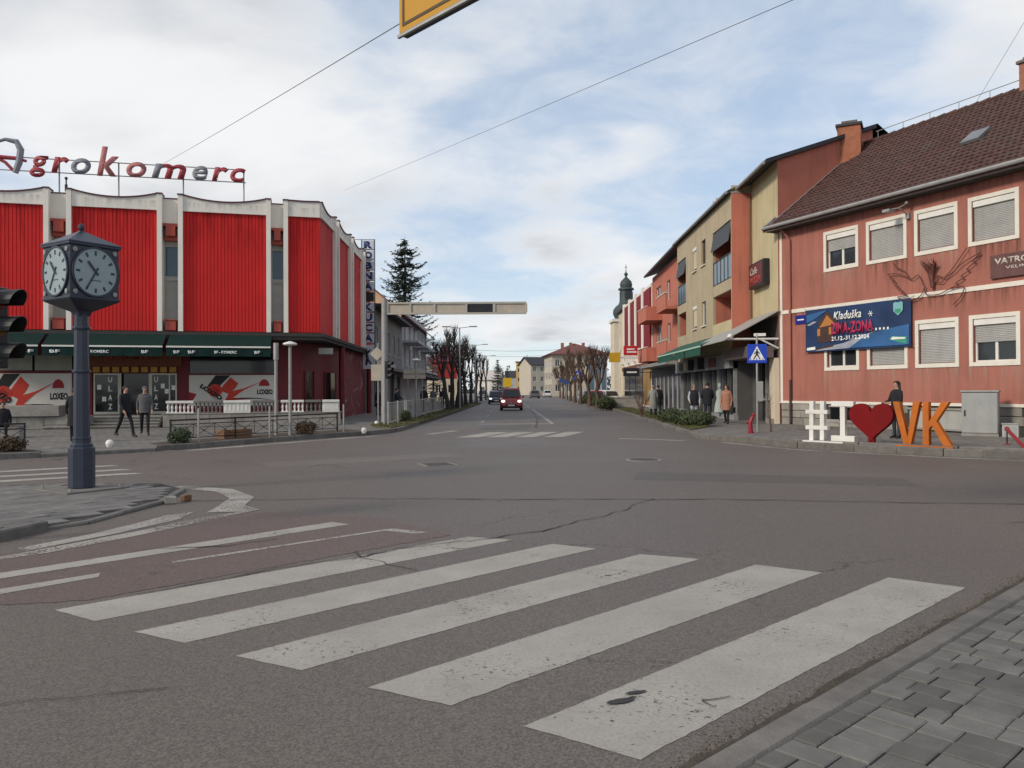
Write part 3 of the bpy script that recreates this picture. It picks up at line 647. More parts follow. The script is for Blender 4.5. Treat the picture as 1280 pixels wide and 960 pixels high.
def scallop(mb, x0, x1, zb, zt, dip, y0, y1, m=0, mc=1, n=14, cop=0.06):
    """parapet panel with a hanging-curve top and a thin coping"""
    fr = [(x0+(x1-x0)*i/n, zt-dip*(1-(2*i/n-1)**2)**1.0) for i in range(n+1)]
    pts = [(x0, zb)]+[(x1, zb)]+fr[::-1]
    mb.prism(pts, 'y', y0, y1, m)
    for (xa, za), (xb, zb_) in zip(fr[:-1], fr[1:]):
        mb.add([(xa,y0-.05,za),(xb,y0-.05,zb_),(xb,y0-.05,zb_+cop),(xa,y0-.05,za+cop),(xa,y1+.05,za),(xb,y1+.05,zb_),(xb,y1+.05,zb_+cop),(xa,y1+.05,za+cop)],
               [(0,1,2,3),(5,4,7,6),(3,2,6,7),(0,4,5,1)], mc)
def cladding(x0, x1, z0, z1, y, pitch=0.15):
    """ribbed sheet"""
    mb = MB(); n = max(1, round((x1-x0)/pitch)); p = (x1-x0)/n; prof = []
    for i in range(n):
        a = x0+i*p; prof += [(a, 0), (a+p*.66, 0), (a+p*.74, .022), (a+p*.92, .022)]
    prof.append((x1, 0))
    for (xa, da), (xb, db) in zip(prof[:-1], prof[1:]): mb.ngon([(xa,y+da,z0),(xb,y+db,z0),(xb,y+db,z1),(xa,y+da,z1)])
    return mb

# ---------------------------------------------------------------- department store on the left
store = thing('department_store', 'red ribbed department store with white scalloped parapet on the left corner', 'building', (-9.11, 38.0, 0), R(14.5))
SIDE = R(91.9-14.5)
ZB, ZC, ZT = 4.40, 9.88, 10.58
def bay_face(panels, slots, rot, lastpil=True):
    for (a, b) in panels:
        cladding(a, b, ZB, ZC, 0.0).build('cladding_panel', RED, store, rot=rot)
        mb = MB(); long = (b-a) > 2.5
        scallop(mb, a, b, ZC-.02, ZT, 0.25 if long else 0.02, -0.10, 0.25, 0, 1, 14 if long else 2)
        mb.build('parapet', [WHITEC, COPING], store, rot=rot)
        stain(store, a+.05, b-.05, ZC, ZT-.3, -.104, STAIN_K, rot); stain(store, a+.05, b-.05, ZC-2.6, ZC-.03, -.006, STAIN_R, rot)
    for (a, b) in slots:                      # a..b incl. both fins
        f = 0.205
        for q in (a, b-f):
            mb = MB(); mb.box(q, q+f, -0.17, 0.5, ZB-.02, ZT); mb.box(q-.03, q+f+.03, -0.21, 0.5, ZT+.001, ZT+.055, 1)
            mb.build('fin', [WHITEC, COPING], store, rot=rot)
        x0, x1 = a+f, b-f
        mb = MB(); mb.box(x0, x1, 0.22, 0.42, 9.32, ZT-.13); mb.box(x0, x1, 0.19, 0.46, ZT-.13, ZT-.08, 1); mb.build('slot_parapet', [WHITEC, COPING], store, rot=rot)
        mb = MB(); mb.wall(x0, x1, ZB, 9.32, 0.5, [(x0+.05, x1-.05, 6.95, 8.3), (x0+.05, x1-.05, 5.35, 6.75)], 0.1); mb.build('slot_wall', GREYC, store, rot=rot)
        MB().box(x0+.05, x1-.05, 0.58, 0.62, 6.95, 8.3).build('window', GLASS_B, store, rot=rot)
        MB().box(x0+.05, x1-.05, 0.56, 0.62, 5.35, 6.75).build('spandrel', GREYC, store, rot=rot)
        mb = MB(); mb.box(x0, x1, 0.05, 0.5, 9.18, 9.31); mb.box(x0+.14, x1-.14, -.02, 0.5, 8.72, 9.179); mb.box(x0+.05, x1-.05, 0.2, .5, 8.55, 8.719); mb.build('brick_red_box', BRICKRED, store, rot=rot, bev=0.01)
        mb = MB(); mb.box(x0+.12, x1-.12, -.06, 0.5, ZB+.02, ZB+.47); mb.box(x0+.08, x1-.08, -.1, 0.5, ZB+.471, ZB+.52); mb.build('brick_red_box', BRICKRED, store, rot=rot, bev=0.01)
bay_face([(-15.23,-11.75),(-10.65,-7.15),(-6.06,-2.43),(-1.45,0.0)], [(-16.3,-15.23),(-11.75,-10.65),(-7.15,-6.06),(-2.43,-1.45)], 0)
bay_face([(0.0,3.2),(4.3,7.8),(8.9,12.4),(13.5,16.6)], [(3.2,4.3),(7.8,8.9),(12.4,13.5)], SIDE)
# body, roof deck and soffit behind the facades
c_, s_ = math.cos(SIDE), math.sin(SIDE)
def sd(s, t): return (c_*s-s_*(t), s_*s+c_*(t))        # side frame -> store frame (t inwards)
core = [(-16.3,0.52),(-0.55,0.52), sd(0.55,0.52), sd(16.6,0.52), sd(16.6,14), (-16.3,15)]
core = [(-16.3,0.63),(0.52*-1.0,0.63), sd(16.6,0.63), sd(16.6,14), (-16.3,15)]
MB().prism(core, 'z', ZB+.01, 10.15).build('core', GREYC, store)
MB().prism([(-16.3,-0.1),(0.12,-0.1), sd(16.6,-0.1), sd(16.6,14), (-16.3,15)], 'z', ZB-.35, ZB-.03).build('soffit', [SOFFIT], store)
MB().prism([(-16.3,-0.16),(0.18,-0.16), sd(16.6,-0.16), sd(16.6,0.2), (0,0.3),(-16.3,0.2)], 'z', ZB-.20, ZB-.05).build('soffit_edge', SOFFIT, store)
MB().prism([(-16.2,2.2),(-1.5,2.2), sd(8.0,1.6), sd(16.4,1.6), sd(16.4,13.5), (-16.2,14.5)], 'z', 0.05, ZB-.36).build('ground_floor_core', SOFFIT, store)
# ground floor
YW = 1.5; GZ = 0.10
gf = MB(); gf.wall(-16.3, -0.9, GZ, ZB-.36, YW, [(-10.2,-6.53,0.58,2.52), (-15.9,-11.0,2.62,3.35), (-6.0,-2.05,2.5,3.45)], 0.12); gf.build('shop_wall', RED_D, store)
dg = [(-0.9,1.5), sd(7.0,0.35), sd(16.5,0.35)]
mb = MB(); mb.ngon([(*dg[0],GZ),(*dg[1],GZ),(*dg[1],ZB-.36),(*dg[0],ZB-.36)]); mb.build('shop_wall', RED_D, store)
# mural
mm = mat('mural', (0.15, 0.012, 0.022), 0.7, 0.4, 1.2); t = mm.node_tree; b = t.nodes['Principled BSDF']; src = b.inputs['Base Color'].links[0].from_socket
g = t.nodes.new('ShaderNodeNewGeometry'); mp = t.nodes.new('ShaderNodeMapping'); mp.inputs['Scale'].default_value = (0.4,0.4,0.9); mp.inputs['Rotation'].default_value = (0.5,0.3,0); nn = t.nodes.new('ShaderNodeTexNoise'); nn.inputs['Scale'].default_value = 0.9; nn.inputs['Detail'].default_value = 5; nn.inputs['Distortion'].default_value = 1.6
t.links.new(g.outputs['Position'], mp.inputs[0]); t.links.new(mp.outputs[0], nn.inputs['Vector'])
mr = t.nodes.new('ShaderNodeMapRange'); mr.inputs[1].default_value = .56; mr.inputs[2].default_value = .66; mr.inputs[4].default_value = .75; t.links.new(nn.outputs[0], mr.inputs[0])
mx_ = t.nodes.new('ShaderNodeMixRGB'); t.links.new(mr.outputs[0], mx_.inputs[0]); t.links.new(src, mx_.inputs[1]); mx_.inputs[2].default_value = (0.30,0.20,0.19,1); t.links.new(mx_.outputs[0], b.inputs['Base Color'])
mb = MB(); mb.ngon([(*dg[1],GZ),(*dg[2],GZ),(*dg[2],ZB-.36),(*dg[1],ZB-.36)]); mb.build('mural_wall', mm, store)
a0 = Vector((*dg[0],0)); a1 = Vector((*dg[1],0)); dd = (a1-a0); an = math.atan2(dd.y, dd.x)
for k, (u, w_, m_) in enumerate(((0.5,.9,GLASS_K),(1.7,1.3,RED_D),(3.3,1.6,GLASS_K))):
    mb = MB(); mb.box(0, w_, -.05, -.005, .15, 2.6, 0); mb.box(-.05, 0, -.07, -.005, .15, 2.65, 1); mb.box(w_, w_+.05, -.07, -.005, .15, 2.65, 1); mb.box(0, w_, -.07, -.005, 2.6, 2.66, 1)
    p = a0+dd.normalized()*u; mb.build('door', [m_, RED_D], store, loc=(p.x, p.y, 0), rot=an)
MB().box(-.35,.35,-.6,.6,3.45,3.75).build('ceiling_unit', GREYC, store, loc=(0.3,2.0,0))
for s in (6.0, 16.3):
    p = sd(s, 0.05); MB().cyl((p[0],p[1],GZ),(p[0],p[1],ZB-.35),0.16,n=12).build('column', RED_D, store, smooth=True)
# upper lights over the left shop window
FROST = mat('frosted_glass', (0.30,0.31,0.255), 0.5, 0.12, 2, streak=0.2)
for i in range(3): MB().box(-15.85+i*1.63,-14.32+i*1.63, YW+.05, YW+.1, 2.64, 3.33).build('frosted_pane', FROST, store)
MB().box(-6.0,-2.05, YW+.08, YW+.12, 2.5, 3.45).build('shop_pane', GLASS_K, store)
# the two printed banners on the shop front
BWHITE = mat('banner_vinyl', (0.60,0.575,0.52), 0.6, 0.06, 2); BRED = mat('banner_red', (0.52,0.04,0.02), 0.6); BBLK = mat('banner_black', (0.012,0.012,0.014), 0.6); BDRED = mat('banner_dark_red', (0.30,0.012,0.02), 0.6); BGREY = mat('banner_grey', (0.42,0.41,0.38), 0.6)
def banner(x0, x1, z0, z1, y, label):
    W, H = x1-x0, z1-z0
    o = MB().box(x0, x1, y-.03, y-.004, z0, z1).build('banner', BWHITE, store, label=label)
    X = lambda u: x0+u*W; Z = lambda v: z0+v*H
    def P(pts, m, k):
        n = len(pts); mb = MB(); mb.prism([(X(a), Z(b)) for a, b in pts], 'y', y-.03-.004*k, y-.029, 0); mb.build('print', m, o)
    P([(0,.05),(0,.45),(.09,.38),(.05,.2)], BDRED, 1)
    P([(.20,.62),(.30,.99),(.47,.99),(.33,.60)], BBLK, 1)
    P([(.38,.64),(.47,.93),(.56,.72),(.52,.55),(.45,.38),(.36,.48)], BRED, 2)
    P([(.12,.60),(.17,.66),(.40,.12),(.34,.02),(.24,.02)], BGREY, 2)
    P([(.04,.18),(.14,.60),(.34,.02),(.10,.02)], BWHITE, 3)
    pts = [(.295+.085*math.cos(k*.5236), .50+.21*math.sin(k*.5236)) for k in range(12)]; P(pts, BRED, 4)
    P([(.40,.14),(.46,.46),(.62,.56),(.84,.80),(.62,.50),(.50,.26),(.70,.22),(.42,.16)], BRED, 3)
    P([(.40,.20),(.60,.26),(.78,.25),(.98,.17),(.78,.22),(.60,.22)], BBLK, 4)
    P([(.35,.06),(.50,.14),(.66,.10),(.55,.07)], BDRED, 3)
    pts = [(.86+.062*math.cos(math.pi*k/10), .64+.22*math.sin(math.pi*k/10)) for k in range(11)]; P(pts, BDRED, 2)
    text('lettering', 'LOXEO', BBLK, o, (X(.775), y-.031, Z(.36)), w=.185*W, h=.17*H, ext=.006, bold=.055)
    lt = text('lettering', 'LOXEO', BBLK, o, (X(.115), y-.05, Z(.60)), w=.29*W, h=.15*H, ext=.006, bold=.055); lt.rotation_euler = (0, R(34), 0)
    sm_ = text('lettering', 'LOXEO', BDRED, o, (X(.255), y-.048, Z(.55)), w=.09*W, h=.10*H, ext=.004, bold=.02); sm_.rotation_euler = (0, R(34), 0)
banner(-15.0, -11.05, 0.62, 2.5, YW, 'white and red vinyl banner left of the entrance')
banner(-6.02, -2.06, 0.95, 2.42, YW, 'white and red vinyl banner right of the entrance')
# glazed entrance
DOORW = mat('cream_door_frame', (0.52,0.50,0.42), 0.5); LETW = mat('white_lettering', (0.75,0.75,0.72), 0.6)
for (a, b, word) in ((-10.15,-9.05,'ULAZ '),(-7.72,-6.56,'ULAZ')):
    mb = MB(); f = .07
    mb.box(a,a+f,YW,YW+.1,.6,2.5); mb.box(b-f,b,YW,YW+.1,.6,2.5); mb.box(a+f,b-f,YW,YW+.1,.6,.72); mb.box(a+f,b-f,YW,YW+.1,2.43,2.5)
    if word == 'ULAZ': mb.box(a+.8,a+.86,YW+.01,YW+.09,.72,2.43)
    d = mb.build('door', DOORW, store); MB().box(a+f,b-f,YW+.04,YW+.06,.72,2.43).build('pane', GLASS_K, d)
    for k, ch in enumerate(word.strip()):
        text('letter', ch, LETW, d, ((a+.62) if word == 'ULAZ ' else a+.16, YW+.035, 2.08-k*.42), h=.27, w=.17, ext=.008, bold=.03)
    for (ux, uz) in (((.15,1.75),(.36,1.2)) if word == 'ULAZ ' else ((.45,1.8),(.62,1.55),(.92,1.72))): MB().box(a+ux, a+ux+.17, YW+.03, YW+.038, uz, uz+.22).build('notice', LETW, d)
MB().box(-9.05,-7.72,YW+.3,YW+.34,.6,2.5).build('inner_pane', GLASS_K, store)
MB().box(-9.045,-8.98,YW,YW+.1,.6,2.5).build('door_jamb', DOORW, store); MB().box(-7.79,-7.725,YW,YW+.1,.6,2.5).build('door_jamb', DOORW, store)
AMBER = mat('amber_box', (0.42,0.22,0.03), 0.6); OCHRE = mat('brown_panel', (0.17,0.065,0.035), 0.8)
for k in range(9): MB().box(-10.15+k*.41,-9.86+k*.41,YW-.12,YW-.005,2.55,2.80).build('amber_box', AMBER, store)
MB().box(-10.3,-6.35,YW-.08,YW-.006,2.83,3.55).build('fascia', OCHRE, store)
text('lettering', 'BF KOMERC', mat('brown_letter',(0.30,0.07,0.05),0.7), store, (-9.65, YW-.082, 3.12), w=2.2, h=.26, ext=.03, bold=.02)
# awnings
def awning(x0, x1, words):
    mb = MB(); yo = -1.25
    mb.add([(x0,-.05,4.28),(x1,-.05,4.28),(x1,yo,3.66),(x0,yo,3.66),(x0,-.05,4.24),(x1,-.05,4.24),(x1,yo,3.62),(x0,yo,3.62)], [(0,3,2,1),(4,5,6,7),(0,1,5,4),(2,3,7,6),(1,2,6,5),(3,0,4,7)])
    o = mb.build('awning', DKGREEN, store)
    MB().box(x0,x1,yo-.045,yo+.02,3.585,3.655).build('front_bar', WHITE, o)
    v = MB(); n = 40
    for i in range(n):
        a, b = x0+(x1-x0)*i/n, x0+(x1-x0)*(i+1)/n; q = lambda x: yo-.012+.012*math.sin(x*9)
        v.ngon([(a,q(a),3.2),(b,q(b),3.2),(b,yo-.012,3.59),(a,yo-.012,3.59)])
    v.build('valance', DKGREEN, o)
    for (tx, tw, body) in words: text('lettering', body, LETW, o, (tx, yo-.03, 3.32), w=tw, h=.13, ext=.006, bold=.03)
    for q in (x0+.15, x1-.15): MB().cyl((q,-.02,3.7),(q,yo+.03,3.6),.022,n=6).build('arm', BLACK, o)
awning(-15.6,-11.65,[(-13.6,.3,'BF'),(-12.3,.5,'BF')]); awning(-11.5,-6.75,[(-9.95,1.05,'BF - KOMERC'),(-7.6,.28,'BF'),(-11.2,.4,'BF')]); awning(-6.6,-2.2,[(-6.3,.26,'BF'),(-4.6,.95,'BF - KOMERC'),(-2.9,.25,'BF'),(-5.7,.3,'BF')])
# entrance steps and terrace
for k in range(4):
    q = MB(); q.box(-11.2,-6.75,-1.6+k*.34-.86,YW,GZ+k*.12,GZ+k*.12+.075); q.box(-11.2,-6.75,-1.6+k*.34-.92,YW,GZ+k*.12+.0755,GZ+(k+1)*.12-.002); q.build('step', [CONC], store)
TO = (-15.0, 34.24)
terr = thing('terrace_wall', 'low concrete terrace wall with white and grey balustrade in front of store', 'wall', (TO[0], TO[1], 0), R(14.5))
mb = MB(); mb.box(0.05,7.5,0,.25,GZ,.66); mb.box(0.05,7.5,.25,3.2,GZ,.57); mb.box(0.0,7.55,-.04,.30,.661,.70); mb.build('wall', CONC, terr, bev=.01)
for k in range(8): MB().box(k*.93+.08,k*.93+.98,-.02,-.001,GZ+.02,.64).build('panel', CONC, terr, bev=.006)
bal = MB(); bal.lathe([(.035,.0),(.05,.02),(.03,.08),(.055,.2),(.05,.26),(.028,.34),(.045,.38),(.045,.4)], n=8)
bm_ = {}
for nm, m_ in (('w', WHITE), ('g', CONC_D)):
    me = bpy.data.meshes.new('baluster'); me.from_pydata(bal.v, [], bal.f); me.materials.append(m_); bm_[nm] = me
for (a, b, k) in ((.16,1.28,'w'),(1.30,2.42,'g'),(2.5,3.62,'s'),(3.7,4.82,'g'),(4.9,5.9,'w'),(5.95,6.65,'g'),(6.7,7.45,'s')):
    m_ = WHITE if k in 'ws' else CONC_D
    MB().box(a,b,.02,.24,1.13,1.24).build('top_rail', m_, terr, bev=.015)
    MB().box(a,b,.05,.21,.70,.745).build('bottom_rail', m_, terr, bev=.008)
    if k == 's': 
        MB().box(a,b,.08,.18,.746,1.129).build('solid_panel', WHITE, terr, bev=.02)
        for j in range(6): MB().box(a+.06+j*(b-a-.1)/6, a+.06+j*(b-a-.1)/6+.09, .065,.079,.78,1.1).build('pilaster', WHITE, terr, bev=.01)
    else:
        n_ = int((b-a)/.155)
        for j in range(n_): inst('baluster', bm_[k], terr, (a+.08+j*(b-a-.14)/(n_-1), .13, .735))
# block wall with heavy cap to the left of the steps, urn on it
blk = thing('block_wall', 'heavy grey block planter wall with thick cap left of the store steps', 'wall', (-22.2, 32.4, 0), R(14.5))
MB().box(0,3.9,0,1.1,GZ,.62).build('base', CONC, blk, bev=.01); MB().box(-.1,3.5,-.12,1.2,.64,1.09).build('cap', CONC, blk, bev=.02)
for k in range(4): MB().box(k*.97+.03,k*.97+.94,-.02,-.001,GZ+.02,.6).build('panel', CONC, blk, bev=.006)
urn = MB(); urn.lathe([(.16,0),(.18,.05),(.08,.12),(.09,.2),(.22,.42),(.2,.5),(.26,.62),(.24,.66),(.1,.6)], n=14)
tag(urn.build('stone_urn', CONC_D, smooth=True, loc=(-18.0,33.55,.64)), 'weathered stone urn at the end of the block wall', 'urn')
MB().box(-.3,.3,-.3,.3,0,.54).build('urn_plinth', CONC, bpy.data.objects['stone_urn'], loc=(0,0,-.54))

# ---- roof sign
PINK = mat('faded_red_letter', (0.35,0.045,0.06), 0.6, 0.25, 4); PALE = mat('faded_pink_letter', (0.42,0.15,0.15), 0.6, 0.25, 4); GRYL = mat('bare_grey_letter', (0.22,0.23,0.26), 0.6, 0.25, 6)
sign = thing('roof_sign', 'faded red and grey script letters on a steel frame above the store roof', 'sign', (-9.36, 38.97, 0), R(14.5))
mb = MB(); mb.tube([(-16,0.05,11.56),(-3.4,0.05,11.60)], .025, 6); mb.tube([(-16,0.05,12.16),(-3.4,0.05,12.20)], .025, 6); mb.build('rail', STEEL_D, sign)
for x in (-14.9,-11.45,-8.98,-6.2,-3.5): MB().cyl((x,.09,10.1),(x,.09,12.2),.035,n=6).build('post', STEEL_D, sign)
for (ch, xa, xb, za, zb_, m_) in (('g',-12.6,-11.85,11.30,12.26,PINK),('r',-11.72,-11.0,11.56,12.26,PINK),('o',-10.92,-10.12,11.54,12.26,GRYL),('k',-9.85,-8.95,11.52,12.86,PALE),('o',-8.62,-7.78,11.54,12.24,PALE),
                                  ('e',-5.78,-5.10,11.58,12.24,GRYL),('r',-4.92,-4.18,11.58,12.24,PINK),('c',-4.10,-3.42,11.58,12.24,PINK)):
    text('letter', ch, m_, sign, (xa, 0.0, za), w=xb-xa, h=zb_-za, ext=.12, shear=.2, bold=.022, res=4)
lm = text('letter', 'm', PINK, sign, (-7.55, 0.0, 11.56), w=1.5, h=.68, ext=.12, shear=.2, bold=.022, res=4)
lm.data.materials.append(GRYL)
for p in lm.data.polygons:
    if p.center.x < 0.55: p.material_index = 1
A = MB(); A.tube([(-14.7,0,11.5),(-14.5,0,12.2),(-14.1,0,12.72),(-13.6,0,12.92),(-13.15,0,12.85),(-12.98,0,12.5),(-13.05,0,11.9),(-13.2,0,11.45)], [.05,.06,.07,.08,.13,.15,.15,.13], 8, 0)
A.tube([(-14.5,0,11.95),(-13.9,0,12.12),(-13.2,0,12.1),(-12.75,0,12.0)], [.06,.10,.09,.06], 8, 1); A.tube([(-14.0,0,12.1),(-13.6,0,11.9),(-13.25,0,11.52)], .07, 8, 1)
A.build('letter', [GRYL, PINK], sign)
rod = MB(); rod.cyl((0,0,0),(0,0,.75),.03,n=6); rod.cyl((0,0,.2),(0,0,.5),.06,n=6); rod.ball((0,0,.78),.07)
tag(rod.build('roof_aerial', BLACK, loc=(-20.05,36.0,10.5)), 'short black aerial on the store parapet', 'aerial')
# ---- vertical projecting sign at the far corner of the store
vs = thing('vertical_sign', 'tall projecting sign of blue letters in square boxes at the store corner', 'sign', (-9.75, 52.2, 0), R(1))
SIGNW = mat('sign_box_white', (0.50,0.53,0.58), 0.6, 0.1, 4); NAVY = mat('navy_letter', (0.02,0.03,0.13), 0.5)
z = 11.45; step = .735
mb = MB()
for x in (-.02,.82): mb.box(x-.03,x+.03,-.03,.03,3.9,11.52)
for k in range(12): mb.box(-.6,.82,-.02,.02,11.5-k*step*0.92-.015,11.5-k*step*0.92+.015)
mb.box(-.62,-.58,-.02,.02,4.4,11.5); mb.build('frame', BLACK, vs)
for k, ch in enumerate('ROBNA KUCA'):
    zt = 11.46-k*step*.92
    bx_ = MB().box(.04,.76,-.05,.1,zt-.60,zt-.02).build('letter_box', SIGNW if ch != ' ' else BLACK, vs)
    if ch != ' ': text('letter', ch, NAVY, bx_, (.13,-.052,zt-.55), w=.54, h=.48, ext=.01, bold=.05)
MB().box(.04,.78,-.05,.1,3.05,4.60).build('emblem_box', SIGNW, vs)
mb = MB(); mb.tube([(.25,-.06,3.3),(.35,-.06,3.7),(.3,-.06,4.1),(.55,-.06,4.3)], [.06,.1,.09,.04], 6); mb.tube([(.36,-.06,3.7),(.6,-.06,3.35)], [.07,.05], 6); mb.build('emblem', BLACK, vs)

# ---------------------------------------------------------------- terracotta fire station on the right
fire = thing('terracotta_house', 'two storey terracotta house with dark tiled roof and shuttered windows on right', 'building', (11.45, 34.0, 0), math.atan2(-.912, .41))
LEN = 19.0; wz = [(2.55,4.0),(4.63,6.13),(6.70,8.10),(8.73,10.16),(11.0,12.4),(13.2,14.6),(15.4,16.8)]
holes = [(a,b,6.37,7.70) for a, b in wz]+[(a,b,2.46,3.86) for a, b in wz]
mb = MB(); mb.wall(0, LEN, 1.12, 8.62, 0, holes, 0.16); mb.ngon([(0,0,0),(0,0,8.62),(0,5,12.6),(0,10,8.62),(0,10,0)]); mb.ngon([(LEN,0,0),(LEN,10,0),(LEN,10,8.62),(LEN,5,12.6),(LEN,0,8.62)]); mb.build('wall', TERRA, fire)
MB().box(-.02,LEN,-.035,.05,4.78,4.93).build('string_course', TRIM, fire); MB().box(-.03,LEN,-.05,.05,1.02,1.12).build('plinth_band', TRIM, fire)
MB().box(-.05,.10,-.02,.02,1.1,8.6).build('corner_strip', TRIM, fire)
for i, (a, b) in enumerate(wz):
    up = [.5,1.0,.98,1.0,1.0,.6,1.0][i]; lo = [0,1.0,1.0,.55,1.0,1.0,.4][i]
    window(fire, a, b, 6.37, 7.70, 0, .16, n=2, shut=up, trim=.13)
    window(fire, a, b, 2.46, 3.86, 0, .16, n=2, shut=lo, trim=.13)
for i, (a, b) in enumerate(wz):
    stain(fire, a-.16, b+.16, 5.05, 6.23, -.004, STAIN_D if i % 2 else STAIN_L); stain(fire, a-.2, b+.2, 1.15, 2.32, -.004, STAIN_L)
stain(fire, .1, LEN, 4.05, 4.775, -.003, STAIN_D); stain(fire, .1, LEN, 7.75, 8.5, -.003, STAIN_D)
# plinth of single stone blocks
STONE = mat('plinth_stone', (0.27,0.25,0.22), 0.9, 0.18, 4, bump=.4, bscale=30, rnd=.2, grime=.4)
MB().box(0,LEN,.03,.06,0,1.02).build('plinth_core', JOINT, fire)
random.seed(3)
pm_ = {}
bh = [(0.1,.42),(.425,.72),(.725,1.015)]
bw = [(2.7,4.1,.35,.9),(6.3,8.3,.25,.88),(10.7,12.2,.3,.9)]
for r, (z0, z1) in enumerate(bh):
    x = 0.0+(-.3 if r % 2 else 0)
    while x < LEN:
        l = random.choice((.62,.78,.95)); a, b = max(0, x), min(LEN, x+l); x += l
        if b-a < .1 or any(not (b <= q[0] or a >= q[1]) and z1 > q[2]+.1 and z0 < q[3]-.1 for q in bw): continue
        key = (round(b-a, 2), r)
        if key not in pm_:
            k = MB(); w2, h2 = (b-a)/2-.008, (z1-z0)/2-.006; q = lambda e, y: [(-w2+e,y,-h2+e),(w2-e,y,-h2+e),(w2-e,y,h2-e),(-w2+e,y,h2-e)]
            k.rings([q(0,.05), q(0,0), q(.018,-.02)]); me = bpy.data.meshes.new('stone_block'); me.from_pydata(k.v, [], k.f); me.materials.append(STONE); pm_[key] = me
        inst('stone_block', pm_[key], fire, ((a+b)/2, random.uniform(-.006,.012), (z0+z1)/2))
for i, q in enumerate(bw):
    f = MB(); f.box(q[0],q[1],.0,.05,q[2],q[3]); f.build('basement_panel' if i else 'basement_window', GREYC if i else GLASS_K, fire)
    f = MB(); f.box(q[0]-.06,q[1]+.06,-.05,.02,q[3],q[3]+.07); f.box(q[0]-.06,q[1]+.06,-.05,.02,q[2]-.06,q[2]); f.build('basement_lintel', CONC, fire)
# roof: rows of overlapping tiles as real relief
EZ, RZ, OV = 8.48, 12.62, 0.55; sl = math.hypot(5+OV, RZ-EZ); ux, uz_ = (5+OV)/sl, (RZ-EZ)/sl
roof = MB().add([(-.35,-OV,EZ-.02),(LEN,-OV,EZ-.02),(LEN,5,RZ-.02),(-.35,5,RZ-.02),(-.35,10+OV,EZ-.02),(LEN,10+OV,EZ-.02),(-.35,-OV,EZ-.16),(LEN,-OV,EZ-.16),(LEN,5,RZ-.18),(-.35,5,RZ-.18),(-.35,10+OV,EZ-.16),(LEN,10+OV,EZ-.16)],
      [(0,1,2,3),(3,2,5,4),(7,6,9,8),(8,9,10,11),(0,6,7,1),(0,3,9,6),(3,4,10,9),(1,7,8,2),(2,8,11,5)]).build('roof', TILE, fire)
tl = MB(); rows = 23; tw = .235; dl = sl/rows; random.seed(9)
nt_ = int((LEN+.35)/tw)
for r in range(rows):
    for i in range(nt_):
        x0 = -.35+i*tw+(tw/2 if r % 2 else 0); s0 = r*dl-.03+random.uniform(-.012,.012); s1 = s0+dl+.05; lift = .045+random.uniform(-.006,.012); tl_ = random.uniform(-.008,.008)
        vs_ = []
        for (s, l) in ((s0, lift), (s1, .012)):
            for k in range(5):
                q = k/4; xx = x0+q*(tw-.008); hh = l+.028*math.sin(math.pi*q)+tl_*(q-.5)
                vs_.append((xx, -OV+ux*s-uz_*hh, EZ+uz_*s+ux*hh))
        for k in range(5):
            q = k/4; xx = x0+q*(tw-.008); vs_.append((xx, -OV+ux*s0, EZ+uz_*s0-.0))
        tl.add(vs_, [(k,k+1,k+6,k+5) for k in range(4)]+[(10+k,11+k,1+k,k) for k in range(4)])
tl.build('roof_tiles', TILE, roof, kind='stuff')
rd = MB()
for i in range(40): x = -.35+i*.48; rd.tube([(x,5,RZ+.02),(x+.5,5,RZ+.045)], [.12,.135], 8)
rd.build('ridge_tiles', TILE, roof)
vg = MB(); vg.add([(-.42,-OV-.02,EZ-.2),(-.36,-OV-.02,EZ-.2),(-.36,5,RZ-.2),(-.42,5,RZ-.2),(-.42,-OV-.02,EZ+.06),(-.36,-OV-.02,EZ+.06),(-.36,5,RZ+.06),(-.42,5,RZ+.06)], [(0,3,2,1),(4,5,6,7),(0,1,5,4),(3,0,4,7),(1,2,6,5),(2,3,7,6)]); vg.build('verge_board', ROOF_D, roof)
vt = MB(); vt.tube([(-.30,-OV,EZ+.07),(-.30,5,RZ+.07)], .035, 6); vt.tube([(-.02,-OV,EZ+.09),(-.02,4.9,RZ+.05)], .02, 6); vt.build('verge_flashing', STEEL, roof)
gt = MB(); gt.tube([(-.42,-OV-.06,EZ-.03),(LEN,-OV-.06,EZ-.03)], .075, 8); gt.build('gutter', STEEL_D, fire, smooth=True)
MB().box(-.3,LEN,-OV,.0,EZ-.2,EZ-.165).build('soffit_board', SOFFIT, fire)
rl = MB(); rl.tube([(.6,5,RZ+.42),(LEN,5,RZ+.42)], .018, 5)
for k in range(14): rl.cyl((.7+k*1.3,5,RZ+.05),(.7+k*1.3,5,RZ+.42),.014,n=5)
rl.build('lightning_rail', STEEL_D, roof)
sk = MB(); y_, z_ = -OV+ux*3.55, EZ+uz_*3.55
def rp(x, s, h): return (x, -OV+ux*s-uz_*h, EZ+uz_*s+ux*h)
sk.add([rp(7.15,2.75,.06),rp(7.85,2.75,.06),rp(7.85,3.55,.06),rp(7.15,3.55,.06),rp(7.15,2.75,.16),rp(7.85,2.75,.16),rp(7.85,3.55,.16),rp(7.15,3.55,.16)], [(4,5,6,7),(0,1,5,4),(1,2,6,5),(2,3,7,6),(3,0,4,7)])
sk.build('skylight', mat('skylight_cover',(0.16,0.16,0.17),.35), roof)
BRICK = mat('chimney_brick', (0.30,0.13,0.09), .9, .3, 6, bump=.4)
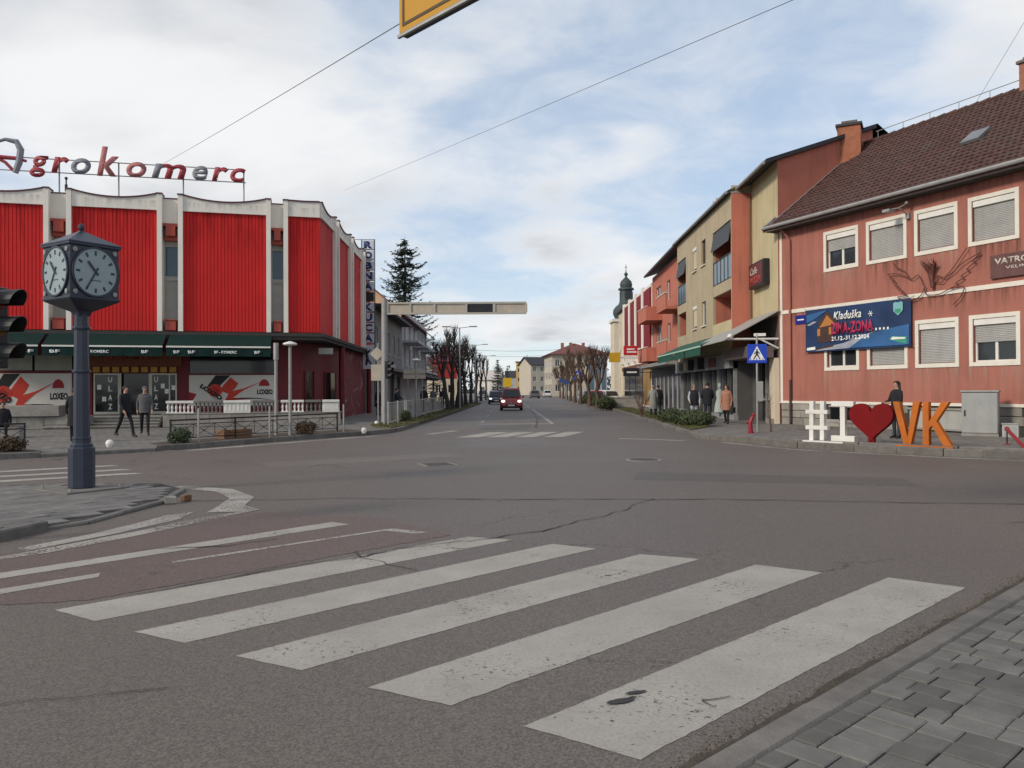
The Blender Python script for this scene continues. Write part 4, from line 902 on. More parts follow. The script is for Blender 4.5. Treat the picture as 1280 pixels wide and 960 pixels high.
def chimney(par, x, y, z0, z1, wx, wy, m_):
    c = MB(); c.box(x-wx,x+wx,y-wy,y+wy,z0,z1-.18); ch = c.build('chimney', m_, par)
    c = MB(); c.box(x-wx-.08,x+wx+.08,y-wy-.08,y+wy+.08,z1-.179,z1-.06); c.box(x-wx*.8,x+wx*.8,y-wy*.8,y+wy*.8,z1-.06,z1+.06); c.build('chimney_cap', CONC_D, ch, bev=.02)
chimney(roof, 7.55, 5.2, 12.0, 13.75, .42, .35, BRICK)
dp = MB(); dp.tube([(.35,-OV,EZ-.05),(.45,-.25,8.2),(.62,-.09,7.85),(.62,-.09,.2)], .05, 8); dp.build('downpipe', TERRA, fire, smooth=True)
dp = MB(); dp.tube([(.62,-.09,2.0),(.62,-.09,.15)], .053, 8); dp.build('downpipe_foot', BLACK, fire, smooth=True)
lm_ = MB(); lm_.tube([(6.35,0,7.7),(6.35,-.5,7.95)], .025, 6); lm_.box(5.85,6.15,-.75,-.45,7.86,7.95); lm_.tube([(6.0,-.6,7.95),(6.35,-.5,7.95),(6.5,-.3,8.1)], .018, 5); lm_.ball((6.5,-.3,8.12),.06); lm_.box(6.28,6.42,-.1,-.002,7.6,7.8)
lm_.build('wall_lamp', STEEL_D, fire)
# street name plate, name board
pl = MB().box(.87,1.45,-.03,-.003,4.28,4.65).build('street_plate', mat('plate_blue',(0.015,0.02,0.20),.4), fire)
MB().box(.98,1.34,-.034,-.031,4.44,4.49).build('plate_line', LETW, pl)
BRN = mat('brown_board', (0.12,0.055,0.05), .5, .2, 3); CRL = mat('board_lettering', (0.55,0.47,0.42), .6)
nb = thing('name_board', 'brown board with pale capital letters on the terracotta wall', 'sign', (11.45+.41*9.39, 34-.912*9.39, 0), math.atan2(-.912,.41))
MB().box(0,3.2,-.09,-.004,5.08,5.82).build('board', BRN, nb, bev=.01)
text('lettering', 'VATROGASNI DOM', CRL, nb, (.15,-.092,5.5), w=2.9, h=.2, ext=.012, bold=.025)
text('lettering', 'VELIKA KLADUŠA', CRL, nb, (.5,-.092,5.33), w=2.1, h=.12, ext=.01, bold=.01)
# wire phoenix above the string course
FX = mat('rusty_wire', (0.13,0.045,0.035), .7, .3, 10)
fx = thing('wire_bird_sculpture', 'rusty wire outline of a spread winged bird fixed to the terracotta wall', 'sculpture', (11.45, 34.0, 0), math.atan2(-.912,.41))
def wire(pts, r=.017, nm='wire', par=fx): 
    P = [Vector((x, -.12, z)) for x, z in pts]; C = []
    for i in range(len(P)-1):
        p0, p1, p2, p3 = P[max(i-1,0)], P[i], P[i+1], P[min(i+2,len(P)-1)]
        for k in range(5):
            t_ = k/5; C.append(0.5*((2*p1)+(p2-p0)*t_+(2*p0-5*p1+4*p2-p3)*t_*t_+(3*p1-p0-3*p2+p3)*t_**3))
    C.append(P[-1]); mb = MB(); mb.tube(C, r, 5); return mb.build(nm, FX, par)
wl = [(7.0,5.15),(6.8,5.55),(6.5,5.45),(6.25,5.75),(5.9,5.95),(5.75,6.15)]
wire(wl, nm='left_wing')
wire([(5.52,5.75),(5.9,5.72),(6.2,5.62),(6.5,5.45)], nm='left_wing'); wire([(5.52,5.75),(5.7,5.62),(5.62,5.58),(5.85,5.45),(5.75,5.4),(6.0,5.25),(5.92,5.2),(6.2,5.05),(6.1,5.0),(6.35,4.9),(5.95,4.88),(6.2,4.75),(6.6,4.72),(6.9,4.85),(7.05,5.15)], nm='left_wing')
wire([(7.55,5.45),(7.8,5.35),(8.1,5.6),(8.4,5.95),(8.62,6.2)], nm='right_wing'); wire([(7.8,5.3),(8.15,5.5),(8.5,5.75),(9.1,5.98),(8.8,5.75),(8.9,5.72),(8.6,5.5),(8.7,5.47),(8.4,5.3),(8.5,5.25),(8.2,5.1),(8.3,5.05),(8.0,4.95)], nm='right_wing')
wire([(7.05,5.15),(7.1,4.85),(7.6,4.8),(7.95,4.92),(8.5,4.95),(8.35,4.6),(8.1,4.4)], nm='body_outline'); wire([(7.5,5.5),(7.4,5.2),(7.35,4.95)], nm='body_outline'); wire([(7.55,5.45),(7.45,5.25),(7.7,5.2),(7.8,5.3)], nm='body_outline')
random.seed(4); nb_ = MB()
for k in range(34):
    a = random.uniform(-1.1,1.1); nb_.tube([(7.3+random.uniform(-.05,.05),-.12,5.45),(7.3+math.sin(a)*.25,-.12-random.uniform(0,.15),5.8),(7.3+math.sin(a)*random.uniform(.25,.45),-.15-random.uniform(-.03,.2),5.8+math.cos(a)*random.uniform(.05,.3))],[.025,.018,.007],4)
nb_.tube([(7.35,-.12,5.05),(7.3,-.12,5.5)],[.06,.1],6); nb_.build('twig_crest', FX, fx)
# event banner
BNAVY = mat('banner_navy', (0.012,0.035,0.10), .6, .35, .8); BBLUE = mat('banner_blue', (0.03,0.11,0.27), .6, .3, 1.2); BMAG = mat('banner_magenta', (0.35,0.02,0.075), .6); BSNOW = mat('banner_snow', (0.30,0.32,0.38), .6, .2, 3); BORG = mat('banner_orange', (0.42,0.17,0.04), .6); BBRN = mat('banner_brown', (0.06,0.03,0.025), .6); BGRN = mat('banner_green', (0.05,0.28,0.17), .6); BCY = mat('banner_cyan', (0.20,0.42,0.45), .6)
eb = thing('event_banner', 'dark blue printed event banner with cabin and dates hung on the terracotta wall', 'banner', (11.45+.41*1.53, 34-.912*1.53, 0), math.atan2(-.912,.41))
W, H, Z0, yb = 4.95, 1.70, 3.10, -.10
g_ = MB(); nx, ny = 22, 8
for i in range(nx):
    for j in range(ny):
        q = lambda a, b: (a*W/nx, yb-.025+.02*math.sin(a*1.1)*math.sin(b*.8)-.012*math.sin(a*.45), Z0+b*H/ny)
        g_.ngon([q(i,j),q(i+1,j),q(i+1,j+1),q(i,j+1)])
        g_.ngon([(a,b+.012,c) for a,b,c in (q(i,j),q(i,j+1),q(i+1,j+1),q(i+1,j))])
bs = g_.build('cloth', BNAVY, eb, smooth=True)
def BP(pts, m, k=1): MB().prism([(a*W, Z0+b*H) for a, b in pts], 'y', yb-.055-.003*k, yb-.05, 0).build('print', m, bs)
BP([(.45,.04),(.99,.04),(.99,.46),(.80,.40),(.62,.30),(.5,.18)], BBLUE, 0)
BP([(.10,.02),(.45,.04),(.62,.30),(.72,.38),(.58,.30),(.40,.16),(.22,.10)], BSNOW, 1)
BP([(.02,.70),(.13,.80),(.24,.95),(.12,.92),(.02,.88)], BBLUE, 1)
BP([(.13,.62),(.235,.93),(.345,.66),(.30,.66),(.235,.84),(.17,.60)], BBRN, 3); BP([(.16,.62),(.235,.85),(.305,.66),(.305,.60),(.16,.56)], BORG, 2)
BP([(.14,.20),(.14,.56),(.30,.60),(.30,.22)], BBRN, 2); BP([(.135,.36),(.135,.53),(.165,.535),(.165,.365)], BORG, 4); BP([(.255,.38),(.255,.55),(.28,.555),(.28,.385)], BORG, 4)
BP([(.02,.64),(.09,.72),(.13,.70),(.05,.62)], BSNOW, 2)
text('lettering', 'Kladuška', LETW, bs, (.30*W, yb-.058, Z0+.70*H), w=1.35, h=.32, ext=.004, shear=.25, bold=.015)
for k in range(3):
    mb = MB(); a = math.pi*k/3; mb.tube([(.66*W-.11*math.cos(a),yb-.062,Z0+.76*H-.11*math.sin(a)),(.66*W+.11*math.cos(a),yb-.062,Z0+.76*H+.11*math.sin(a))],.014,4); mb.build('snowflake', LETW, bs)
text('lettering', 'ZIMA-ZONA', BMAG, bs, (.27*W, yb-.058, Z0+.37*H), w=2.05, h=.46, ext=.004, bold=.045)
text('lettering', '21.12.-31.12.2024', LETW, bs, (.28*W, yb-.058, Z0+.225*H), w=1.8, h=.17, ext=.004, bold=.03)
text('lettering', 'PREDSTAVE', LETW, bs, (.60*W, yb-.058, Z0+.40*H), w=.85, h=.09, ext=.003) if False else None
for k in range(6): MB().box((.63+k*.035)*W,(.645+k*.035)*W,yb-.06,yb-.055,Z0+.39*H,Z0+.44*H).build('small_print', LETW, bs)
BP([(.86,.92),(.875,.95),(.90,.93),(.925,.95),(.94,.92),(.94,.76),(.90,.66),(.86,.76)], BCY, 1); BP([(.875,.80),(.925,.80),(.925,.74),(.90,.70),(.875,.74)], BGRN, 2)
BP([(.82,.18),(.84,.23),(.97,.21),(.97,.06),(.90,.10)], BGRN, 1); BP([(.835,.16),(.85,.22),(.96,.19),(.96,.165)], LETW, 2)
BP([(.02,.04),(.02,.10),(.11,.12),(.11,.05)], LETW, 1); BP([(.12,.08),(.30,.15),(.30,.10),(.12,.04)], BBRN, 3)
for (a, b) in ((0,0),(1,0),(0,1),(1,1)): MB().tube([(a*W, yb-.02, Z0+b*H),(a*W+(.12 if a else -.12), -.0, Z0+b*H+(.1 if b else -.1))], .008, 4).build('tie_cord', BLACK, eb)
# ---------------------------------------------------------------- right side of the street
SR = math.atan2(-1.0, -0.02)
def railing(par, x0, x1, y0, y1, z0, z1, m=BLACK, bars=6, glassm=None, nm='balcony_railing'):
    mb = MB(); mb.box(x0,x1,y0-.02,y0+.02,z1-.05,z1); mb.box(x0,x1,y0-.015,y0+.015,z0+.03,z0+.07)
    for k in range(bars+1):
        x = x0+(x1-x0)*k/bars; mb.box(x-.018,x+.018,y0-.012,y0+.012,z0+.07,z1-.05)
    if glassm: mb.box(x0+.02,x1-.02,y0+.013,y0+.03,z0+.08,z1-.06,1)
    return mb.build(nm, [m, glassm] if glassm else m, par)
apt = thing('beige_apartment_house', 'beige and yellow apartment house with orange flank and roofed shop canopy', 'building', (11.35, 34.0, 0), SR)
YB = -0.95; E0 = 11.42; FASK = mat('inner_dark_wall', (0.09,0.088,0.085), .9)
mb = MB(); mb.wall(-4, 0, 4.75, E0, 0, [], .5); mb.build('yellow_wall', YELLOW, apt)
mb = MB(); mb.wall(-4, 0, .1, 4.75, 0, [(-3.4,-.9,.15,3.0)], .5); mb.build('shop_wall', mat('dark_shop_wall',(0.10,0.098,0.095),.8,.2,2), apt)
mb = MB(); mb.ngon([(0,0,.1),(-.43*5.6,.904*5.6,.1),(-.43*5.6,.904*5.6,13.6),(0,0,E0)]); mb.build('gable_wall', ORANGE, apt)
h1 = [(-7.85,-4.12,6.95,9.75),(-7.85,-4.12,3.95,6.4),(-17.7,-15.0,6.95,9.75),(-17.7,-15.0,3.95,6.4)]
hw = [(-10.6,-9.55,8.45,9.85),(-13.0,-11.9,8.45,9.85),(-10.6,-9.55,5.1,6.45),(-13.0,-11.9,5.1,6.45)]
mb = MB(); mb.wall(-17.8, -4, 3.35, E0-.25, YB, hw, .14)
mb2 = MB(); mb2.wall(-17.8, -4, 3.35, E0-.25, YB, h1+hw, .14); 
def wallx(holes_a, holes_b):
    w1 = MB(); w1.wall(-17.8, -4, 3.35, E0-.2, YB, holes_a+holes_b, .14); return w1
wallx(h1, hw).build('beige_wall', BEIGE, apt)
MB().ngon([(-4,YB,3.35),(-4,.0,3.35),(-4,.0,10.95),(-4,YB,10.95)]).build('orange_flank', ORANGE, apt)
MB().ngon([(-4,YB+.26,.1),(-4,.0,.1),(-4,.0,3.35),(-4,YB+.26,3.35)]).build('lower_flank', FASK, apt)
MB().box(-17.75,-4.05,1.6,9,.1,10.6).build('core', FASK, apt); MB().prism([(-4.05,.6),(-.5,.6),(-3.6,7.5),(-4.05,7.5)], 'z', .1, 11.0).build('core', FASK, apt)
MB().box(-4.02,-3.98,YB-.02,0.0,10.951,11.02).build('flank_capping', STEEL_D, apt)
MB().ngon([(-4,YB,11.0),(-4,.0,11.0),(-4,.0,E0-.1),(-4,YB,E0-.1)]).build('upper_flank', BEIGE, apt)
for (a, b, c, d) in hw: window(apt, a, b, c, d, YB, .14, n=1, fr=WOOD if (a, c) in ((-10.6,8.45),) else WHITE, shut=.9 if a < -12 else 0, shm=CREAM)
GRN = mat('balcony_glazing', (0.16,0.21,0.25), .3, .1)
for i, (a, b, c, d) in enumerate(h1):
    bx_ = MB(); bx_.box(a,b,YB+.15,YB+2.4,c-.08,c); bx_.build('balcony_slab', ORANGE, apt)
    bk = MB(); bk.wall(a, b, c, d, YB+2.4, [], .1); bk.ngon([(a,YB+.14,c),(a,YB+.14,d),(a,YB+2.4,d),(a,YB+2.4,c)]); bk.ngon([(b,YB+.14,c),(b,YB+2.4,c),(b,YB+2.4,d),(b,YB+.14,d)]); bk.ngon([(a,YB+.14,d),(a,YB+2.4,d),(b,YB+2.4,d),(b,YB+.14,d)][::-1]); bk.build('balcony_recess', ORANGE, apt)
    window(apt, a+1.2, a+2.1, c+.1, d-.3, YB+2.32, .06, n=1, sill=False)
    if i % 2 == 0: railing(apt, a, b, YB+.03, 0, c, c+1.25, BLACK, 5, GRN)
    else: MB().box(a,b,YB-.03,YB+.06,c-.15,c+1.0).build('balcony_parapet', YELLOW if i == 1 else BEIGE, apt)
    if i % 2 == 0: # little awning over the balcony
        aw = MB(); aw.add([(a,YB+.05,d-.02),(b,YB+.05,d-.02),(b,YB-.12,d-1.0),(a,YB-.12,d-1.0),(a,YB+.05,d-.05),(b,YB+.05,d-.05),(b,YB-.12,d-1.03),(a,YB-.12,d-1.03)],[(0,3,2,1),(4,5,6,7),(2,3,7,6),(1,2,6,5),(3,0,4,7)]); aw.build('balcony_awning', BLACK, apt)
# roof
def pt(x, y): return (x, y, E0+.40*y)
rf = MB()
for (xa, xb, ye) in ((-4.0,None,-.62),(-17.95,-4.0,-1.12)):
    if xb is None: top = [pt(xa,ye),pt(.2-.476*ye,ye),pt(.2-.476*5.2,5.2),pt(xa,5.2)]
    else: top = [pt(xa,ye),pt(xb,ye),pt(xb,5.2),pt(xa,5.2)]
    rf.ngon([(x,y,z+.12) for x,y,z in top]); rf.ngon([(x,y,z-.06) for x,y,z in top[::-1]])
    for p, q in zip(top, top[1:]+top[:1]): rf.ngon([(p[0],p[1],p[2]-.06),(q[0],q[1],q[2]-.06),(q[0],q[1],q[2]+.12),(p[0],p[1],p[2]+.12)])
r2 = [(-17.95,5.2,13.6),(-2.2,5.2,13.6),(-7,12,10.9),(-17.95,12,10.9)]; rf.ngon(r2)
roof2 = rf.build('roof', ROOF_D, apt)
MB().tube([(-17.9,-1.2,10.98),(-4,-1.2,10.98)], .07, 8).build('gutter', STEEL_D, apt); MB().tube([(-4,-.7,11.15),(.4,-.7,11.15)], .07, 8).build('gutter', STEEL_D, apt)
MB().tube([(-3.85,-.55,11.05),(-3.88,-.1,10.7),(-3.88,-.08,3.2)], .045, 6).build('downpipe', WOOD, apt)
mb = MB(); mb.box(-.75,.55,-.4,.55,10,13.25); ch = mb.build('chimney', mat('weathered_orange_brick',(0.34,0.125,0.07),.9,.3,3,bump=.3,streak=.5), apt, loc=(-1.9,3.75,0), rot=R(-26)); 
MB().box(-.82,.62,-.47,.62,13.251,13.36).build('chimney_cap', ROOF_D, ch); MB().box(-.5,.3,-.25,.4,13.36,13.55).build('chimney_pot', CONC_D, ch)
for q in (-13.2,-14.0): MB().cyl((q,.6,11.6),(q,.6,12.9),.12,n=8).build('flue', STEEL, roof2)
# sign on the yellow wall
sb = thing('wall_sign', 'dark red framed box sign with worn lettering on the yellow wall', 'sign', (11.35, 34.0, 0), SR)
SBR = mat('sign_dark_red', (0.12,0.02,0.02), .5, .3, 5)
MB().box(-3.45,-1.15,-.3,-.02,6.25,7.38).build('box', BLACK, sb, bev=.02); MB().box(-3.35,-1.25,-.32,-.301,6.35,7.28).build('face', SBR, sb)
text('lettering', 'Caffe', CRL, sb, (-3.1,-.322,6.85), w=1.1, h=.3, ext=.01, shear=.3); text('lettering', 'PIZZA', mat('sign_red_letter',(0.42,0.06,0.05),.6), sb, (-3.1,-.322,6.45), w=1.6, h=.28, ext=.01, bold=.02)
# shop canopy with sheet roof, bracket frame and shop fronts
cn = MB(); SHEET = mat('grey_sheet_roof', (0.33,0.32,0.30), .5, .15, 2, streak=.3)
cn.add([(-6.2,0,4.98),(.12,0,4.98),(.12,-2.35,3.72),(-6.2,-2.35,3.72),(-6.2,0,4.93),(.12,0,4.93),(.12,-2.35,3.67),(-6.2,-2.35,3.67)], [(0,3,2,1),(4,5,6,7),(0,1,5,4),(2,3,7,6),(1,2,6,5),(3,0,4,7)])
can = cn.build('canopy', SHEET, apt)
fb = MB(); fb.tube([(.0,-.02,3.75),(.0,-2.2,3.75)], .05, 6); fb.build('canopy_beam', WHITE, can); MB().tube([(.0,-.02,3.35),(.0,-.8,3.75)], .04, 6).build('canopy_brace', WHITE, can); MB().ball((.0,-2.05,3.85),.13).build('canopy_lamp', WHITE, can)
MB().box(-3.9,-.02,-1.35,-.2,2.95,3.45).build('canopy_box', mat('grey_brown_box',(0.13,0.10,0.095),.7,.15,2), apt, bev=.02)
MB().box(-.75,.0,-.18,.02,.12,2.94).build('pilaster', CREAM, apt); MB().box(-.6,-.12,-.42,-.2,.1,.35).build('pilaster_foot', CONC, apt)
MB().box(-3.4,-.9,.28,.34,.15,3.0).build('shop_glass', GLASS_K, apt)
mb = MB(); mb.box(-2.3,-2.2,.1,.28,.15,3.0); mb.box(-3.4,-.9,.1,.28,1.1,1.2); mb.build('shop_frame', STEEL_D, apt)
FAS = mat('grey_fascia', (0.25,0.255,0.26), .6, .1, 2, streak=.25); SHF = mat('shopfront_frame', (0.09,0.095,0.10), .5)
MB().box(-17.8,-4.0,YB-.16,YB+.05,2.62,3.34).build('fascia', FAS, apt)
sg = MB(); sg.wall(-17.8,-4.0,.1,2.62,YB+.25,[],.1); sg.build('shop_glass', GLASS_K, apt)
for k in range(13):
    x = -4.15-k*1.1; MB().box(x-.05,x+.05,YB+.08,YB+.25,.1,2.62).build('mullion', SHF if k % 3 else STEEL_D, apt)
MB().box(-17.8,-4.0,YB+.06,YB+.26,.1,.38).build('stall_riser', FAS, apt)
PALEG = mat('pale_mannequin', (0.35,0.40,0.38), .7)
mq = MB(); mq.lathe([(.12,.4),(.30,.45),(.26,.8),(.17,1.15),(.21,1.4),(.18,1.55),(.05,1.62),(.05,1.68),(.09,1.75),(.09,1.86),(.03,1.93)], n=12); mq.build('window_display', PALEG, apt, loc=(-6.6,YB+.02,0), smooth=True)
for (x, w_, nm, m_) in ((-16.4,.9,'fascia_sign',BLACK),(-14.9,.7,'fascia_panel',CREAM),(-8.2,1.6,'fascia_panel',SBR)): MB().box(x,x+w_,YB-.2,YB-.161,2.75,3.22).build(nm, m_, apt)
for x in (-9.6,-12.2): MB().box(x,x+.18,YB-.5,YB-.161,2.7,3.3).build('spot_lamp', BLACK, apt)
ga = MB(); yo = YB-1.5
ga.add([(-16.6,YB-.02,4.35),(-4.05,YB-.02,4.35),(-4.05,yo,3.72),(-16.6,yo,3.72),(-16.6,YB-.02,4.31),(-4.05,YB-.02,4.31),(-4.05,yo,3.68),(-16.6,yo,3.68)], [(0,3,2,1),(4,5,6,7),(2,3,7,6),(1,2,6,5),(3,0,4,7)])
gaw = ga.build('awning', mat('bright_green_awning',(0.008,0.075,0.048),.7,.15,3), apt); MB().box(-16.6,-4.05,yo-.05,yo+.02,3.62,3.70).build('front_bar', mat('pale_green_bar',(0.35,0.55,0.45),.6), gaw)
for (a, b) in ((-16.6,-11.2),(-10.9,-8.0),(-7.7,-4.05)): MB().box(a,b,yo-.015,yo-.005,3.25,3.62).build('valance', gaw.data.materials[0], gaw)

# orange house with balconies
orh = thing('orange_balcony_house', 'orange house with jutting balconies and dark blue shop front', 'building', (11.35, 34.0, 0), SR)
YO = -.45; xs0, xs1 = -31.4, -17.82
hs = [(-20.2,-18.6,4.3,6.5),(-20.2,-18.6,7.4,9.6),(-24.5,-23.2,5.0,6.4),(-24.5,-23.2,8.1,9.5),(-29.5,-27.2,4.3,6.6),(-29.5,-27.2,7.4,9.6)]
mb = MB(); mb.wall(xs0, xs1, 3.5, 10.7, YO, hs, .14); mb.ngon([(xs1,YO,3.5),(xs1,6,3.5),(xs1,6,10.7),(xs1,YO,10.7)]); mb.build('wall', ORANGE, orh)
for h in hs: window(orh, *h, YO, .14, n=2 if h[1]-h[0] > 1.4 else 1, sill=False)
for (a, b, z) in ((-21.6,-18.0,6.85),(-21.6,-18.0,3.75),(-31.0,-26.6,6.85),(-31.0,-26.6,3.75)):
    q = MB(); q.box(a,b,YO-1.25,YO-.002,z,z+.22); bl = q.build('balcony', ORANGE, orh, bev=.02)
    MB().box(a,b,YO-1.25,YO-1.13,z+.221,z+1.05).build('parapet', ORANGE, bl); MB().box(b-.12,b,YO-1.129,YO,z+.221,z+1.05).build('parapet', ORANGE, bl) if a < -25 else railing(bl, a+.1, b, YO-1.1, 0, z+.25, z+1.25, STEEL_D, 9)
    MB().box(a-.03,b+.03,YO-1.29,YO-1.10,z+1.051,z+1.10).build('capping', TRIM, bl)
rr = MB(); rr.add([(xs0,-1.15,10.70),(xs1,-1.15,10.88),(xs1,5,12.9),(xs0,5,12.7),(xs0,-1.15,10.86),(xs1,-1.15,11.04),(xs1,5,13.1),(xs0,5,12.9),(xs1,12,10.5),(xs0,12,10.5)], [(0,3,2,1),(4,5,6,7),(0,1,5,4),(1,2,6,5),(0,4,7,3),(7,6,8,9)]); rr.build('roof', ROOF_D, orh)
MB().box(xs0+.1,xs1-.1,.0,8,.1,10.4).build('core', FASK, orh)
DKB = mat('dark_blue_shopfront', (0.028,0.038,0.065), .5, .25, 2)
MB().box(xs0,xs1,YO-.1,YO+.2,.1,3.5).build('shop_front', DKB, orh)
for k in range(7): MB().box(-19.3-k*1.75,-18.3-k*1.75,YO-.13,YO-.101,.3,2.5).build('shop_pane', GLASS_K, orh); MB().box(-18.25-k*1.75,-18.1-k*1.75,YO-.17,YO-.101,.1,2.6).build('shop_post', GREYB, orh)
MB().box(xs0,xs1,YO-1.3,YO-.101,3.25,3.48).build('shop_canopy', STEEL_D, orh)
rs = thing('red_projecting_sign', 'small red box sign jutting from the orange house', 'sign', (9.6, 63.0, 4.3))
MB().box(-.8,.3,-.08,.08,0,.75).build('box', mat('sign_red',(0.5,0.02,0.03),.5), rs, bev=.03); MB().box(-.55,.2,-.1,-.081,.2,.32).build('lettering', LETW, rs); MB().box(-.55,.05,-.1,-.081,.42,.54).build('lettering', LETW, rs); MB().box(-.85,.35,-.1,.1,-.28,-.05).build('light_box', WHITE, rs); MB().cyl((.3,0,.4),(1.3,0,.4),.03,n=6).build('bracket', BLACK, rs)
bs2 = thing('black_projecting_sign', 'black box sign with small white lettering jutting over the pavement', 'sign', (9.3, 60.0, 2.6))
MB().box(-.95,.25,-.08,.08,0,.62).build('box', BLACK, bs2, bev=.02); MB().box(-.7,.05,-.095,-.081,.25,.36).build('lettering', LETW, bs2); MB().cyl((.25,0,.3),(1.6,0,.3),.03,n=6).build('bracket', BLACK, bs2)
ys = thing('yellow_projecting_sign', 'yellow square sign above the shop beside black sign', 'sign', (9.0, 70.0, 4.0))
MB().box(-.5,.5,-.06,.06,0,.85).build('box', mat('sign_yellow',(0.55,0.33,0.02),.5), ys, bev=.02); MB().cyl((.5,0,.4),(1.9,0,.4),.03,n=6).build('bracket', BLACK, ys)

# red and white striped building, cream house, church tower
rwb = thing('red_striped_building', 'building with tall dark red panels between white pillars farther along', 'building', (11.35, 34.0, 0), SR)
x1, x0 = -31.45, -49.5; YR = -.65
MB().box(x0,x1,YR+.1,8,.1,10.3).build('core', WHITEC, rwb); n = 4; p = (x1-x0)/n
for k in range(n):
    a = x1-(k+1)*p; MB().box(a+1.0,a+p,YR-.02,YR+.1,4.6,10.0).build('red_panel', mat('dark_red_panel',(0.20,0.012,0.02),.7,.1,2,spec=.2), rwb); MB().box(a,a+1.0,YR-.10,YR+.1,3.9,10.4).build('pillar', WHITEC, rwb); MB().box(a-.1,a+.8,YR-.40,YR-.101,4.2,5.2).build('pillar_box', WHITEC, rwb)
    MB().box(a+.3,a+p-.3,YR+.02,YR+.12,.3,3.4).build('shop_pane', [mat('ochre_shop',(0.35,0.2,0.06),.5), GLASS_K][k % 2] if k < 2 else GLASS_K, rwb)
MB().box(x0,x1,YR-.2,YR+.1,3.45,3.85).build('fascia', OCHRE, rwb)
def block(name, label, loc, rz, w, d, h, wm, rm, rise, cols, rows, ww=1.0, wh=1.3, z0=.9, fl=3.0, ov=.4, hip=False, cat='building', group=None, flank=0):
    o = thing(name, label, cat, loc, rz, group)
    hs = []; 
    for r in range(rows):
        for c in range(cols):
            cx = (c+.5)*w/cols; z = z0+r*fl
            if z+wh < h-.2: hs.append((cx-ww/2, cx+ww/2, z, z+wh))
    q = MB(); q.wall(0, w, 0, h, 0, hs, .15)
    q.ngon([(0,0,0),(0,0,h),(0,d,h),(0,d,0)]); q.ngon([(w,0,0),(w,d,0),(w,d,h),(w,0,h)]); q.ngon([(0,d,0),(0,d,h),(w,d,h),(w,d,0)])
    if not hip: q.ngon([(0,0,h),(0,d/2,h+rise),(0,d,h)]); q.ngon([(w,0,h),(w,d,h),(w,d/2,h+rise)])
    q.build('wall', wm, o)
    for hh in hs:
        f = MB(); a, b, c, e = hh; f.box(a,b,.1,.14,c,c+.07); f.box(a,b,.1,.14,e-.07,e); f.box(a,a+.07,.1,.14,c+.07,e-.07); f.box(b-.07,b,.1,.14,c+.07,e-.07); f.box((a+b)/2-.04,(a+b)/2+.04,.1,.14,c+.07,e-.07)
        wn = f.build('window', WHITE, o); MB().box(a+.05,b-.05,.15,.17,c+.05,e-.05).build('pane', GLASS, wn)
    for k in range(flank):
        for r in range(rows):
            z = z0+r*fl; y = (k+.5)*d/flank
            f = MB(); f.box(-.03,-.002,y-ww/2,y+ww/2,z,z+wh); f.build('window', GLASS, o)
    e = ov; rr = rise*(e/(d/2))
    if rise <= .05: rf = MB().box(-e,w+e,-e,d+e,h+.002,h+.25)
    elif hip:
        i = min(d/2, w/2-.2); rf = MB().add([(-e,-e,h),(w+e,-e,h),(w+e,d+e,h),(-e,d+e,h),(i,d/2,h+rise),(w-i,d/2,h+rise),(-e,-e,h-.15),(w+e,-e,h-.15),(w+e,d+e,h-.15),(-e,d+e,h-.15)], [(0,1,5,4),(1,2,5),(2,3,4,5),(3,0,4),(0,6,7,1),(1,7,8,2),(2,8,9,3),(3,9,6,0),(6,9,8,7)])
    else: rf = MB().add([(-e,-e,h-rr),(w+e,-e,h-rr),(w+e,d/2,h+rise+.05),(-e,d/2,h+rise+.05),(w+e,d+e,h-rr),(-e,d+e,h-rr),(-e,-e,h-rr-.15),(w+e,-e,h-rr-.15),(w+e,d/2,h+rise-.1),(-e,d/2,h+rise-.1),(w+e,d+e,h-rr-.15),(-e,d+e,h-rr-.15)], [(0,1,2,3),(3,2,4,5),(0,6,7,1),(0,3,9,6),(3,5,11,9),(1,7,8,2),(2,8,10,4),(7,6,9,8),(8,9,11,10)])
    rfo = rf.build('roof', rm, o)
    return o, rfo
block('cream_house', 'narrow cream house with cornices beyond the red striped building', (12.5, 93.5, 0), SR, 9.5, 9, 10.4, CREAM, ROOF_D, .0, 3, 3, .9, 1.7, 1.2, 3.2, .3, flank=3)
ct = thing('church_tower', 'dark onion domed church spire rising behind the cream house', 'church', (17.2, 120.0, 0))
MB().box(-2.1,2.1,-2.1,2.1,0,11.6).build('tower', CREAM, ct); MB().box(-2.35,2.35,-2.35,2.35,11.601,12.0).build('cornice', TRIM, ct)
COPPER = mat('dark_copper', (0.045,0.06,0.06), .6, .2, 3)
dm = MB(); dm.lathe([(1.7,12.2),(2.0,12.9),(1.95,13.5),(1.6,14.0),(1.15,14.35),(1.0,14.8),(.92,16.4),(1.2,16.5),(1.15,16.75),(.85,16.9),(.95,17.3),(.8,17.8),(.4,18.2),(.16,18.45),(.15,18.6),(.3,18.8),(.26,19.0),(.08,19.2),(.05,19.5)], n=16); dm.build('spire', COPPER, ct, smooth=True)
mb = MB(); mb.box(-.04,.04,-.04,.04,19.4,20.3); mb.box(-.2,.2,-.035,.035,19.9,19.97); mb.build('cross', COPPER, ct)
for k in range(4):
    a = k*math.pi/2; MB().box(-.28,.28,-.98,-.90,15.0,16.2).build('lantern_opening', GLASS_K, ct, rot=a)

